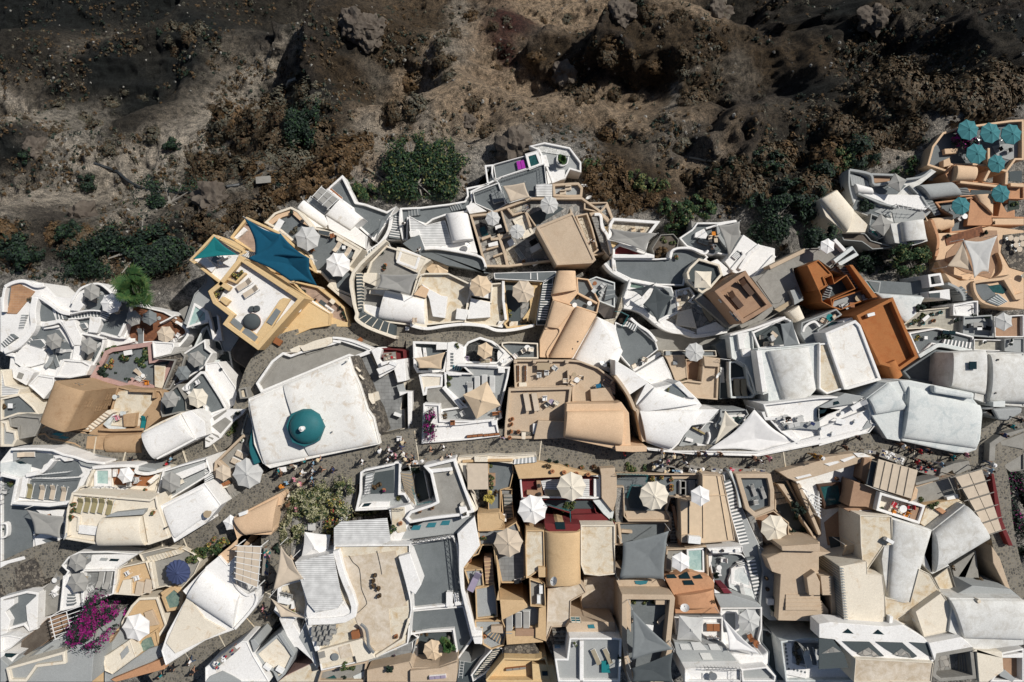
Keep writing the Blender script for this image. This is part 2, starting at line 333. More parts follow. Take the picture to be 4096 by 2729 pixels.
def cyl(v,f,x,y,z0,z1,r0,r1=None,n=10):
 r1=r0 if r1 is None else r1;k=len(v)
 for zz,r in((z0,r0),(z1,r1)):
  for i in range(n):a=2*math.pi*i/n;v.append((x+r*math.cos(a),y+r*math.sin(a),zz))
 f+=[(k+i,k+(i+1)%n,k+n+(i+1)%n,k+n+i)for i in range(n)]+[tuple(k+n+i for i in range(n)),tuple(k+n-1-i for i in range(n))]
def tube(v,f,a,b,r,n=6,r2=None):
 a,b=Vector(a),Vector(b);d=(b-a).normalized();u=d.orthogonal().normalized();w_=d.cross(u);k=len(v)
 for p,rr in((a,r),(b,r if r2 is None else r2)):
  for i in range(n):t=2*math.pi*i/n;q=p+u*rr*math.cos(t)+w_*rr*math.sin(t);v.append(tuple(q))
 f+=[(k+i,k+(i+1)%n,k+n+(i+1)%n,k+n+i)for i in range(n)]+[tuple(k+n+i for i in range(n)),tuple(k+n-1-i for i in range(n))]
MC={}
def cached(key,fn):
 if key not in MC:MC[key]=fn()
 return MC[key]
NUM=['','second','third','fourth','fifth','sixth','seventh','eighth','ninth','tenth','eleventh','twelfth','thirteenth','fourteenth','fifteenth','sixteenth']
def item(name,p,z,desc,cat,group,where=None,rz=0,sc=1,dx=0):
 """top-level Empty on whatever stands at that pixel; label completed at the end"""
 hb=host(p)
 if z is None:z=hb[0]if hb else terr(p)
 q=at(p,z);e=ob(name,None,loc=q);e.rotation_euler=(0,0,rz);e.scale=(sc,sc,sc)
 wv=where or('on '+hb[1].s if hb else 'on the bare ground between houses')
 ITEMS.append((e,desc,wv,cat,group,p));return e
def finish_labels():
 from collections import defaultdict
 g=defaultdict(list)
 for it in ITEMS:g[(it[1],it[2])].append(it)
 for(d,wv),L in g.items():
  L.sort(key=lambda i:i[5][0]+.15*i[5][1]);n=len(L)
  for k,it in enumerate(L):
   e,_,_,cat,group,p=it
   if n==1 or n>32:lb=d+' '+wv
   elif n==2:lb=('left ','right ')[k]+'of the two: '+d+' '+wv
   else:
    o_='leftmost ' if k==0 else 'rightmost ' if k==n-1 else(NUM[k]+' from left, ' if k<16 and k<=n/2 else(NUM[n-1-k]+' from right, ' if n-1-k<16 else 'middle '))
    lb=o_+d+' '+wv
   lb=' '.join(lb.split()[:16])
   tag(e,lb,cat,group)
def U(pts,rpx,n,col,desc,hgt=2.35,rot=0,where=None,fold=0):
 t=PX.t if not pts[0].isalpha()else pts[0];sc=TO[t][2]
 for p in PX(pts):
  hb=host(p);z=(hb[0]if hb else terr(p));zc=z+hgt;c=at(p,zc)
  r=rpx*sc*120/4096*(CAMZ-zc)/CAMZ
  e=ob('parasol',None,loc=(c.x,c.y,z));e.rotation_euler.z=rot+random.uniform(-.1,.1);wv=where or('on '+hb[1].s if hb else _db)
  ITEMS.append((e,desc,wv,'parasol','parasols shading the terraces',p))
  v=[(0,0,hgt+.05)];f=[];m=6;NS=n*m;rings=6
  for k in range(1,rings+1):
   u=k/rings
   for i in range(NS):
    a=2*math.pi*i/NS;ph=(i%m)/m;sag=math.sin(math.pi*ph)
    apo=math.cos(math.pi/n)/math.cos((ph-.5)*2*math.pi/n)
    rr=r*u*apo*(1-.045*sag*u);zz=hgt+.05-.22*r*u**1.1-.05*sag*u*r
    v.append((rr*math.cos(a),rr*math.sin(a),zz))
  for i in range(NS):f.append((0,1+i,1+(i+1)%NS))
  for k in range(rings-1):
   for i in range(NS):f.append((1+k*NS+i,1+(k+1)*NS+i,1+(k+1)*NS+(i+1)%NS,1+k*NS+(i+1)%NS))
  k0=1+(rings-1)*NS;kk=len(v)
  for i in range(NS):x=v[k0+i];v.append((x[0]*.995,x[1]*.995,x[2]-.13))
  for i in range(NS):f.append((k0+i,kk+i,kk+(i+1)%NS,k0+(i+1)%NS))
  me=mesh(_cy,v,f,col);o=ob(_cy,me,e);o.rotation_euler=(random.uniform(-.035,.035),random.uniform(-.035,.035),0)
  v=[];f=[]
  for i in range(n):
   a=2*math.pi*i/n;tube(v,f,(0,0,hgt+.065),(r*.985*math.cos(a),r*.985*math.sin(a),hgt+.06-.22*r),.014,4)
  ob('rib_seam',mesh('rib_seam',v,f,col),o)
  v=[];f=[];cyl(v,f,0,0,0,hgt,.03);ob('pole',mesh('pole',v,f,_bc),e)
  v=[];f=[];cyl(v,f,0,0,0,.1,.28,.22,14);ob('base',mesh('base',v,f,_aa),e)
  v=[];f=[]
  rr=.16*r;cyl(v,f,0,0,hgt-.02,hgt+.12,rr,rr*.35,n);ob('vent_cap',mesh('vent_cap',v,f,col),e)
def Q(pts,w_,col,desc,hgt=2.5,rot=0,where=None):
 U(pts,w_*1.414,4,col,desc,hgt,rot,where)
def lounger_meshes(col,fr):
 v,f=[],[]
 box(v,f,-.31,-.27,-.95,.95,.26,.32);box(v,f,.27,.31,-.95,.95,.26,.32);box(v,f,-.31,.31,-.97,-.93,.26,.32);box(v,f,-.31,.31,.2,.24,.24,.28)
 A=mesh('frame',v,f,fr);v,f=[],[]
 box(v,f,-.27,.27,-.93,.25,.31,.39);Bm=mesh('seat_pad',v,f,col);v,f=[],[]
 box(v,f,-.27,.27,.26,1.0,.31,.39,R(32),(0,.26,.33));Cm=mesh(_dc,v,f,col);v,f=[],[]
 box(v,f,-.02,.02,-.02,.02,0,.27);Dm=mesh('leg',v,f,fr);return A,Bm,Cm,Dm
def L(pts,deg,col=_ak,fr=_ao,desc='sun lounger',sc=1.,where=None,cat='sun lounger'):
 ms=cached(('L',col,fr),lambda:lounger_meshes(col,fr))
 for p in PX(pts):
  e=item('sun_lounger',p,None,desc,cat,'sun loungers on the terraces',where,R(deg),sc)
  for nme,m in zip(('frame','seat_pad',_dc),ms):ob(nme,m,e)
  for x in(-.28,.28):
   for y in(-.85,.8):ob('leg',ms[3],e,(x,y,0))
def chair_meshes(col,fr):
 v,f=[],[];box(v,f,-.23,.23,-.22,.22,.42,.48);A=mesh('seat',v,f,col);v,f=[],[]
 box(v,f,-.23,.23,.2,.25,.48,.9,R(-12),(0,.22,.48));Bm=mesh(_dc,v,f,col);v,f=[],[]
 box(v,f,0,.03,-.22,.24,.64,.67)
 Cm=mesh('armrest',v,f,fr);v,f=[],[];box(v,f,-.016,.016,-.016,.016,0,.64);return A,Bm,Cm,mesh('leg',v,f,fr)
def H(pts,degs,col=_aj,fr=_ao,desc='chair',sc=1.15,where=None):
 ms=cached(('H',col,fr),lambda:chair_meshes(col,fr))
 for i,p in enumerate(PX(pts)):
  d=degs[i%len(degs)]if isinstance(degs,(list,tuple))else degs
  e=item('chair',p,None,desc,'chair','chairs on the terraces',where,R(d),sc)
  for nme,m in zip(('seat',_dc),ms):ob(nme,m,e)
  for x in(-.22,.19):ob('armrest',ms[2],e,(x,0,0))
  for x in(-.2,.2):
   for y in(-.2,.2):ob('leg',ms[3],e,(x,y,0))
def TB(pts,r=.4,col=_ao,desc='round table',rect=None,deg=0,where=None,hh=.74):
 def mk():
  v,f=[],[]
  if rect:box(v,f,-rect[0]/2,rect[0]/2,-rect[1]/2,rect[1]/2,hh-.05,hh)
  else:cyl(v,f,0,0,hh-.04,hh,r,r,24)
  A=mesh('table_top',v,f,col);v,f=[],[]
  if rect:
   for x in(-1,1):
    for y in(-1,1):box(v,f,x*(rect[0]/2-.06)-.025,x*(rect[0]/2-.06)+.025,y*(rect[1]/2-.06)-.025,y*(rect[1]/2-.06)+.025,0,hh-.05)
  else:cyl(v,f,0,0,0,hh-.04,.035);cyl(v,f,0,0,0,.04,.22,.2,14)
  return A,mesh('legs' if rect else 'pedestal',v,f,col if _at in col else _a6)
 ms=cached(('T',r,col,rect,hh),mk)
 for p in PX(pts):
  e=item(_cz,p,None,desc,_cz,'tables on the terraces',where,R(deg));ob('table_top',ms[0],e);ob('legs' if rect else 'pedestal',ms[1],e)
def SOFA(pts,lx,ly,deg,col,desc='cushioned bench',hh=.42,back=True,cat=_b,bcol=_a):
 for p in PX(pts):
  e=item(_b,p,None,desc,cat,None,None,R(deg));v,f=[],[]
  box(v,f,-lx/2,lx/2,-ly/2,ly/2,0,hh*.7);bev(ob('bench_base',mesh('bench_base',v,f,bcol),e),.03);v,f=[],[]
  k=max(1,round(lx/.7));
  for i in range(k):box(v,f,-lx/2+i*lx/k+.02,-lx/2+(i+1)*lx/k-.02,-ly/2+.03,ly/2-.03,hh*.7,hh)
  bev(ob(_c0,mesh(_c0,v,f,col),e),.04,3)
  if back:
   v,f=[],[]
   for i in range(k):box(v,f,-lx/2+i*lx/k+.04,-lx/2+(i+1)*lx/k-.04,ly/2-.16,ly/2,hh,hh+.35)
   bev(ob('back_cushion',mesh('back_cushion',v,f,col),e),.05,3)
def AC(pts,deg,desc=_dy,lx=.9,ly=.38):
 def mk():
  v,f=[],[];box(v,f,-lx/2,lx/2,-ly/2,ly/2,.12,.75);A=mesh('casing',v,f,_ao);v,f=[],[]
  cyl(v,f,0,0,0,.02,.25,.25,20);Bm=mesh('fan_grille',v,f,_ax);v,f=[],[]
  for x in(-.35,.3):box(v,f,x,x+.05,-ly/2,ly/2,0,.12)
  return A,Bm,mesh('feet',v,f,_a6)
 ms=cached(('AC',lx,ly),mk)
 for p in PX(pts):
  e=item('air_conditioner',p,None,desc,'air conditioner','air conditioning units on the roofs',None,R(deg));bev(ob('casing',ms[0],e),.02);ob('feet',ms[2],e)
  o=ob('fan_grille',ms[1],e,(-.1,-ly/2-.005,.43));o.rotation_euler=(R(90),0,0)
def BIN(pts,lx,ly,hh,deg,col,name,desc,cat,ch='lid',ccol=None,group=None):
 for p in PX(pts):
  e=item(name,p,None,desc,cat,group,None,R(deg));v,f=[],[]
  box(v,f,-lx/2,lx/2,-ly/2,ly/2,0,hh);bev(ob('body',mesh('body',v,f,col),e),.03);v,f=[],[]
  box(v,f,-lx/2-.03,lx/2+.03,-ly/2-.03,ly/2+.03,hh,hh+.06);bev(ob(ch,mesh(ch,v,f,ccol or col),e),.02)
def DISH(pts,deg,r=.42,desc='white satellite dish'):
 def mk():
  v,f=[(0,0,0)],[];n=20
  for k in(1,2,3):
   for i in range(n):a=2*math.pi*i/n;u=k/3;v.append((r*u*math.cos(a),r*u*math.sin(a),.13*u*u*r/.42))
  f+=[(0,1+i,1+(i+1)%n)for i in range(n)]
  for k in(0,1):f+=[(1+k*n+i,1+(k+1)*n+i,1+(k+1)*n+(i+1)%n,1+k*n+(i+1)%n)for i in range(n)]
  A=mesh('dish',v,f,_ao,smooth=True);v,f=[],[];tube(v,f,(0,-r*.9,.1),(0,0,.45),.012);box(v,f,-.04,.04,-.04,.04,.42,.52)
  Bm=mesh('feed_arm',v,f,_ax);v,f=[],[];cyl(v,f,0,0,0,.8,.025);return A,Bm,mesh('mast',v,f,_a6)
 ms=cached(('DI',r),mk)
 for p in PX(pts):
  e=item('satellite_dish',p,None,desc,'satellite dish','satellite dishes on the roofs',None,R(deg));ob('mast',ms[2],e)
  o=ob('dish',ms[0],e,(0,.05,.8));o.rotation_euler=(R(-55),0,0);ob('feed_arm',ms[1],o)
def sail(pts,zs,col,desc,s=None,cat='shade sail',dip=.16,poles=True,where=''):
 px=PX(pts);n=len(px);W3=[at(p,z)for p,z in zip(px,zs)];c=sum(W3,Vector())/n
 e=ob('shade_sail',None,loc=c);tag(e,desc,cat,'shade sails stretched over the terraces');K1=12;v=[];f=[]
 rim=[]
 for i in range(n):
  a,b=W3[i],W3[(i+1)%n]
  for j in range(K1):
   t=j/K1;p=a.lerp(b,t);p=p.lerp(c,dip*math.sin(math.pi*t));rim.append(p-c)
 m=len(rim);v.append((0,0,-.25));rg=6
 for k in range(1,rg+1):
  u=k/rg
  for q in rim:v.append((q.x*u,q.y*u,q.z*u-.25*(1-u)**1.5))
 f+=[(0,1+i,1+(i+1)%m)for i in range(m)]
 for k in range(rg-1):f+=[(1+k*m+i,1+(k+1)*m+i,1+(k+1)*m+(i+1)%m,1+k*m+(i+1)%m)for i in range(m)]
 me=mesh('cloth',v,f,col,smooth=True);o=ob('cloth',me,e);so_=o.modifiers.new('thick','SOLIDIFY');so_.thickness=.02
 if poles:
  for q in W3:
   v,f=[],[];a=q-c;d=Vector((a.x,a.y,0)).normalized()*.12;tube(v,f,(a.x+d.x,a.y+d.y,a.z+.08),(a.x+d.x*1.5,a.y+d.y*1.5,a.z-2.6),.035);ob('post',mesh('post',v,f,_ao),e)
 return e
def pool(T,pts,wcol=_b2,rim=_a,wd=.22,dz=.25,desc=None,c=0):
 px=PX(pts);z=T.z+dz+jit();P=ccw([at(p,z)for p in px])
 if c:
  Pc=smooth([(p.x,p.y)for p in P]+[(P[0].x,P[0].y)],4)[:-1];P=[Vector((p[0],p[1],z))for p in Pc]
 cc=sum(P,Vector())/len(P);e=ob('pool',None,loc=(cc.x,cc.y,z-.5));tag(e,desc or 'small plunge pool sunk into '+T.s,'pool','plunge pools on the terraces')
 Q_=[(p.x-cc.x,p.y-cc.y)for p in P];Oo=[tuple(q)for q in offs(Q_,-wd)];n=len(Q_)
 v=[(p[0],p[1],.5)for p in Q_]+[(p[0],p[1],.5)for p in Oo]+[(p[0],p[1],-.6)for p in Oo]+[(p[0],p[1],.2)for p in Q_];f=[]
 for i in range(n):j=(i+1)%n;f+=[(i,i+n,j+n,j),(i+n,i+2*n,j+2*n,j+n),(i,j,j+3*n,i+3*n)]
 me=mesh('rim',v,f,rim);bm=bmesh.new();bm.from_mesh(me);bmesh.ops.recalc_face_normals(bm,faces=bm.faces);bm.to_mesh(me);bm.free();bev(ob('rim',me,e),.04)
 v,f=prism([tuple(q)for q in offs(Q_,-.03)],.36,-.4);ob('water',mesh('water',v,f,wcol),e)
def pergola(pts,z,n,m,col,label,hh=2.3,cov=None,r=.05,over=.2,base=None):
 px=PX(pts);q=[at(p,z)for p in px];c=sum(q,Vector())/4;e=ob('pergola',None,loc=(c.x,c.y,z-hh));tag(e,label,'pergola',None);q=[p-c+Vector((0,0,hh))for p in q]
 for k in range(n+1):
  t=k/n;a,b=q[0].lerp(q[3],t),q[1].lerp(q[2],t);d=(b-a).normalized()*over;v,f=[],[];tube(v,f,a-d,b+d,r,4);ob('beam',mesh('beam',v,f,col),e)
 for k in range(m+1):
  t=k/max(m,1);a,b=q[0].lerp(q[1],t),q[3].lerp(q[2],t);v,f=[],[];dz=Vector((0,0,-r*2));tube(v,f,a+dz,b+dz,r,4);ob('rail',mesh('rail',v,f,col),e)
 for p in q:v,f=[],[];tube(v,f,p,(p.x,p.y,0),.06,6);ob('post',mesh('post',v,f,col),e)
 if cov:
  v=[];f=[]
  for k in range(n):
   for j in range(m or 1):
    t0,t1=(k+.06)/n,(k+.94)/n;s0,s1=(j+.03)/(m or 1),(j+.97)/(m or 1);a0,b0=q[0].lerp(q[3],t0),q[1].lerp(q[2],t0);a1,b1=q[0].lerp(q[3],t1),q[1].lerp(q[2],t1);kk=len(v)
    for P_ in(a0.lerp(b0,s0),a0.lerp(b0,s1),a1.lerp(b1,s1),a1.lerp(b1,s0)):v.append((P_.x,P_.y,P_.z+.02))
    f.append((kk,kk+1,kk+2,kk+3))
  o=ob('canvas',mesh('canvas',v,f,cov),e);s_=o.modifiers.new('t','SOLIDIFY');s_.thickness=.02
def leaves(n,rx,ry,rz,size,mats,wts,shell=.55,seed=1,lob=5,flat=.5,asp=1.8):
 rnd=random.Random(seed);v=[];f=[];mi=[]
 lobes=[(rnd.uniform(-.55,.55),rnd.uniform(-.55,.55),rnd.uniform(.1,.75),rnd.uniform(.3,.55))for _ in range(lob)]
 if lob==4:lobes=[(rnd.uniform(-.25,.25),rnd.uniform(-.25,.25),rnd.uniform(.05,.3),rnd.uniform(.6,.85))for _ in range(3)]
 for _ in range(n):
  lx,ly,lz,lr=rnd.choice(lobes);d=Vector((rnd.gauss(0,1),rnd.gauss(0,1),rnd.gauss(0,1))).normalized();u=lr*(shell+(1-shell)*rnd.random())*rnd.uniform(.85,1.12)
  if lob==4:u*=1+.95*mnoise.noise(d*2.6+Vector((seed*3,lx*9,0)))
  c=Vector(((lx+d.x*u)*rx,(ly+d.y*u)*ry,max(.02,(lz+d.z*u*.8)*rz)))
  nn=(d+Vector((rnd.uniform(-flat,flat),rnd.uniform(-flat,flat),rnd.uniform(0,flat)))).normalized();a=nn.orthogonal().normalized();a=Matrix.Rotation(rnd.uniform(0,6.28),3,nn)@a;b=nn.cross(a)
  if mnoise.noise(Vector((lx+d.x*u,ly+d.y*u,seed*.7))*2.6)<-.16:continue
  s=size*rnd.uniform(.6,1.3);k=len(v);a=a*s*asp*.5;b=b*s*.5
  v+=[tuple(c-a),tuple(c+b),tuple(c+a),tuple(c-b)];f.append((k,k+1,k+2,k+3));mi.append(rnd.choices(range(len(mats)),wts)[0]if mats[0]not in(_da,_dp)else(0 if mnoise.noise(c*1.7)+rnd.uniform(-.25,.25)>.02 else rnd.randint(1,len(mats)-1)))
 return mesh('foliage',v,f,mats,mi)
def stems(rx,rz,seed,mat=_bh,n=5):
 rnd=random.Random(seed);v,f=[],[]
 for _ in range(n):a=rnd.uniform(0,6.28);tube(v,f,(0,0,0),(math.cos(a)*rx*.5,math.sin(a)*rx*.5,rz*.6),.05*rx,5,.015*rx)
 return mesh('stem',v,f,mat)
PK=dict(green=([_ci,_b5],[5,1]),dark=([_bq,_ci],[4,1]),dry=([_cw,_d],[5,1]),rust=([_do,_cw],[3,1]),grey=([_d,_cw],[3,1]),flower=([_dp,_b5,_ci,_b5,_bq],[5,4,1,1,1]),bougain=([_da,_bq],[5,4]),olive=([_b5,_ci],[2,2]),mixed=([_b5,_dq,'red_flower',_ci],[4,2,1,3]),hedge=([_bq,_bq,_da],[5,3,1]),reed=([_ci,_bq,_b5,_bq],[9,6,3,1]))
def PL(pts,r,kind=_a2,desc='green shrub',name=_b8,cat=_b8,hh=None,group='shrubs and planting',where=None,n=None,pot=None,nv=3):
 for p in PX(pts):
  R_=r*random.uniform(.9,1.12);dens=n or int(min(2600,260+520*r*r));sd_=random.randint(0,nv-1);dr=kind in(_bd,_al,_ab)and r>.9
  ms=cached(('P',kind,round(r,1),sd_,n,hh),lambda:(leaves(dens*(2 if dr else 1),1,1,(hh or r*(.55 if dr else 1))/r,(.11 if dr else max(.05,min(.16,.13/max(r,.5)**.5))*(1 if r>.8 else 1.6)),*PK[kind],seed=sd_*7+len(kind),lob=4 if dr else 8 if r>1.2 else 5,flat=.35 if dr else.5,shell=.75 if dr else.55),stems(1,(hh or r)/r,sd_)))
  hb=host(p)
  if not hb or kind in(_bd,):name,cat='scrub_bush','bush'
  if pot:name,cat,group='potted_plant',_ds,group or 'potted plants'
  e=item(name,p,None,desc,cat,group,where if where else None if hb else _db,random.uniform(0,6.3))
  pz=0
  if pot:
   v,f=[],[];cyl(v,f,0,0,0,.38,.17,.24,14);ob('pot',mesh('pot',v,f,pot),e);pz=.3
  for nme,m in zip(('foliage','stem'),ms):o=ob(nme,m,e,(0,0,pz));o.scale=(R_,R_,R_)
TC='''0,0,-72 300,0,-70 700,0,-66 1000,0,-60 1300,0,-58 1700,0,-58 2100,0,-56 2353,0,-54
0,200,-52 300,200,-50 600,200,-47 740,200,-42 900,200,-42 1200,170,-44 1400,200,-42 1700,200,-38 2000,200,-34 2353,150,-32
0,400,-32 250,400,-30 500,380,-29 700,330,-25 900,300,-24 1100,290,-25 1350,300,-24 1600,380,-19 1800,350,-19 2100,260,-18 2353,220,-17
0,600,-15 200,620,-15 400,600,-15 480,520,-16 640,450,-16 780,390,-17 900,400,-16 1050,400,-16 1150,330,-17 1330,340,-17 1400,450,-15 1550,520,-13 1700,500,-13 1850,470,-14 1950,380,-15 2120,370,-15 2200,280,-16
0,700,-13.6 200,700,-13.6 420,700,-13.6 450,600,-14.6 560,520,-14.6 700,500,-15.1 900,520,-14.6 1150,450,-16.6 1300,450,-15.6 1420,560,-12.6 1600,600,-12.1 1800,600,-11.1 1900,520,-14.6 2100,450,-16.6 2300,350,-17.6 2350,500,-13.6
0,850,-12.2 250,800,-14.2 420,850,-12.2 520,760,-10.1 640,650,-11.6 850,700,-9.6 1050,700,-9.1 1250,700,-8.6 1500,750,-8.6 1650,760,-7.6 1900,700,-7.6 2150,700,-8.6 2350,700,-8.6
0,1000,-9.2 250,1000,-8.2 450,1000,-7.2 650,900,-6.7 900,850,-6.8 1100,900,-6.2 1400,900,-6.2 1700,900,-6.2 2000,950,-5.2 2300,950,-5.2
0,1150,-7.7 300,1150,-6.7 500,1150,-5.7 700,1120,-3.6 950,1060,-3.6 1200,1060,-3.6 1500,1090,-3.6 1800,1060,-3.6 2100,1080,-3.6 2350,1030,-3.6
0,1350,-6.7 250,1290,-6.2 480,1230,-4.6 640,1200,-3.8 900,1200,-3.7 1200,1200,-3.7 1500,1200,-3.7 1800,1250,-4.2 2100,1250,-4.2 2350,1250,-4.2
0,1568,-6.2 300,1568,-5.2 600,1450,-4.2 900,1568,-4.2 1300,1568,-3.2 1700,1568,-3.2 2000,1568,-3.2 2353,1568,-3.2'''
tcp=[]
for tk in TC.split():
 a,b_,c_=map(float,tk.split(','));q=at((a*4096/2353.,b_*4096/2353.),c_);tcp.append((q.x,q.y,c_))
tcp=np.array(tcp)
ES=[('t1500,560 1440,500 1420,400 1450,280 1490,150 1560,20',9,14),('t1270,250 1290,120 1400,60',4,8),('u340,290 380,200 470,110 560,0',8,16),('u520,330 420,330 340,290',5,10),('u30,280 90,200 180,130',4,8),('u1120,110 1150,60 1230,0',7,14),('u1280,160 1200,150 1120,110',4,9),('u1560,480 1640,350 1760,230 1900,170 2050,110',7,13),('u2050,110 2200,60 2350,20',5,10),('u740,680 860,600 1000,510 1180,450 1330,450',3.5,7),('u850,830 940,740 1060,640 1150,560',2.6,6),('p540,800 640,810 790,780',2.5,4),('t230,930 300,990 380,1000',2,4),('t0,560 120,600 200,640',2,5),('q1570,160 1640,230 1660,20',2.2,3)]
def near(X,Y,P):
 best=np.full(X.shape,1e9);side=np.zeros(X.shape);tt=np.zeros(X.shape);n=len(P)-1
 for i in range(n):
  ax,ay=P[i];bx,by=P[i+1];dx,dy=bx-ax,by-ay;L2=dx*dx+dy*dy
  t=((X-ax)*dx+(Y-ay)*dy)/L2;tc=np.clip(t,0,1);d=np.hypot(X-ax-tc*dx,Y-ay-tc*dy)
  m=d<best;best=np.where(m,d,best);side=np.where(m,np.sign(dx*(Y-ay)-dy*(X-ax)),side);tt=np.where(m,(i+tc)/n,tt)
 return best,side,tt
def base_h(X,Y):
 num=np.zeros(X.shape);den=np.zeros(X.shape)
 for x,y,z in tcp:
  w_=1/((X-x)**2+(Y-y)**2+6)**2.2;num+=w_*z;den+=w_
 return num/den
def vnoise(X,Y,s,seed):
 rs=np.random.RandomState(seed);G=rs.rand(256,256);x=X/s+500.3;y=Y/s+500.7;xi=np.floor(x).astype(int);yi=np.floor(y).astype(int);fx=x-xi;fy=y-yi
 fx=fx*fx*(3-2*fx);fy=fy*fy*(3-2*fy);g=lambda a,b:G[a%256,b%256]
 return(g(xi,yi)*(1-fx)+g(xi+1,yi)*fx)*(1-fy)+(g(xi,yi+1)*(1-fx)+g(xi+1,yi+1)*fx)*fy-.5
esp=[]
for s_,H_,L_ in ES:
 px=PX(s_);P_=[]
 for p in px:
  z=-30.
  for _ in range(6):q=at(p,z);z=float(base_h(np.array([q.x]),np.array([q.y]))[0])
  P_.append((q.x,q.y))
 esp.append((P_,H_,L_))
VIL=PX('D0,652 60,642 180,660 300,692 440,690 450,600 560,505 680,468 785,398 830,458 930,470 1060,455 1100,375 1210,330 1335,340 1350,455 1430,500 1530,508 1560,565 1600,508 1700,503 1790,565 1850,520 1935,430 1950,388 2060,400 2130,395 2150,300 2230,272 2353,266 2600,266 2600,1800 -300,1800 -300,652')
def height(X,Y):
 z=base_h(X,Y);k=120/4096.*(CAMZ-z)/CAMZ;px=2048+X/k;py=1364.5-Y/k;ins=np.zeros(X.shape,bool);n=len(VIL)
 for i in range(n):
  (x1,y1),(x2,y2)=VIL[i],VIL[i-1]
  if y1!=y2:ins^=((y1>py)!=(y2>py))&(px<(x2-x1)*(py-y1)/(y2-y1)+x1)
 d_,_,_=near(px,py,VIL+VIL[:1]);z=z-np.where(ins,np.clip(d_/60,0,1)*1.8,0);wild=np.where(ins,0,np.clip(d_/110,0,1));rk=np.zeros(X.shape)
 wx=X+3*vnoise(X,Y,6,3)+1.2*vnoise(X,Y,2,31);wy=Y+3*vnoise(X,Y,6,4)+1.2*vnoise(X,Y,2,41)
 for P_,H_,L_ in esp:
  d,s_,t=near(wx,wy,P_);tp=np.clip(4*t*(1-t)*1.6,0,1)**.6;up=s_<0
  add=H_*tp*np.where(up,np.exp(-d/L_)*np.clip(d/.9,0,1)**.5,0);z=z+add
  rk=np.maximum(rk,tp*np.exp(-(d/(2.6 if L_>6 else 1.5))**2))
 rid=lambda s,k:1-2*np.abs(vnoise(X,Y,s,k))*1.6
 z=z+wild*(1.8*vnoise(X,Y,13,1)+1.2*(rid(4.5,2)-.6)+.8*vnoise(X,Y,2.1,5)+.6*(rid(1.5,16)-.5)+.5*vnoise(X,Y,.8,6))+wild*rk*(2.2*vnoise(X,Y,1.8,8)+1.2*vnoise(X,Y,.8,9))
 return z,wild,rk
def terr(p):
 z=-20.
 for _ in range(8):q=at(p,z);z=float(height(np.array([q.x]),np.array([q.y]))[0][0])
 return z
GC=dict(k=(.010,.0125,.0125),d=(.028,.025,.02),b=(.06,.043,.026),r=(.10,.06,.03),s=(.31,.24,.17),p=(.27,.25,.215),g=(.12,.105,.085),m=(.055,.022,.018),w=(.30,.30,.29))  # k, d: dark volcanic earth, with the upper-left shade painted in too
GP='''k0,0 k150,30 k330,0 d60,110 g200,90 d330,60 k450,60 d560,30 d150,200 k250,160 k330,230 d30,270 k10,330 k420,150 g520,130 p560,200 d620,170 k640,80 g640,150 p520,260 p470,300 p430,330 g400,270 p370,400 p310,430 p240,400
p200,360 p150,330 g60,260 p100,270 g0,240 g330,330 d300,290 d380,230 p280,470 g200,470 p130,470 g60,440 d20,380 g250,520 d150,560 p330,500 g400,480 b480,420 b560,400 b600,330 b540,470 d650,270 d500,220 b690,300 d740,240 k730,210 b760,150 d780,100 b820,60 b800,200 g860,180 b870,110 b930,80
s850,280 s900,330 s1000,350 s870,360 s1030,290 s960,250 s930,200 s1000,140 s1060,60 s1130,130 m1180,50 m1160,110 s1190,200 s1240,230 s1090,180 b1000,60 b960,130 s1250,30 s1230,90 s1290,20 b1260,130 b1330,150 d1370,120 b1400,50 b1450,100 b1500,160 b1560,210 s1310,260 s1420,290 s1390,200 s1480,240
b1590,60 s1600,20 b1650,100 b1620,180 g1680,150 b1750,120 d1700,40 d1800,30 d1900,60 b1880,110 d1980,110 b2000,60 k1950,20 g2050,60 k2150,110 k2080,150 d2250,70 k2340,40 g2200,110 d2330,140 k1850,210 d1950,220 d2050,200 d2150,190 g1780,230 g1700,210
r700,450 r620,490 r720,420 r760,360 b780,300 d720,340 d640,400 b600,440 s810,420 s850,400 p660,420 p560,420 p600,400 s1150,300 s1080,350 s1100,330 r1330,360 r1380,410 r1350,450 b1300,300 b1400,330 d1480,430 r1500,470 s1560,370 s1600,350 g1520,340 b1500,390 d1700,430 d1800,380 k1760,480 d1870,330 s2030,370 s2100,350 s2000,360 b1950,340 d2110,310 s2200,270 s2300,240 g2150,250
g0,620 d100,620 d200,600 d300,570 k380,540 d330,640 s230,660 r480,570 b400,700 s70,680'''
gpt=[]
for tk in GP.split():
 a,b_=tk[1:].split(',');q_=(float(a)*4096/2353.,float(b_)*4096/2353.);z=terr(q_);q=at(q_,z);gpt.append((q.x,q.y)+GC[tk[0]])
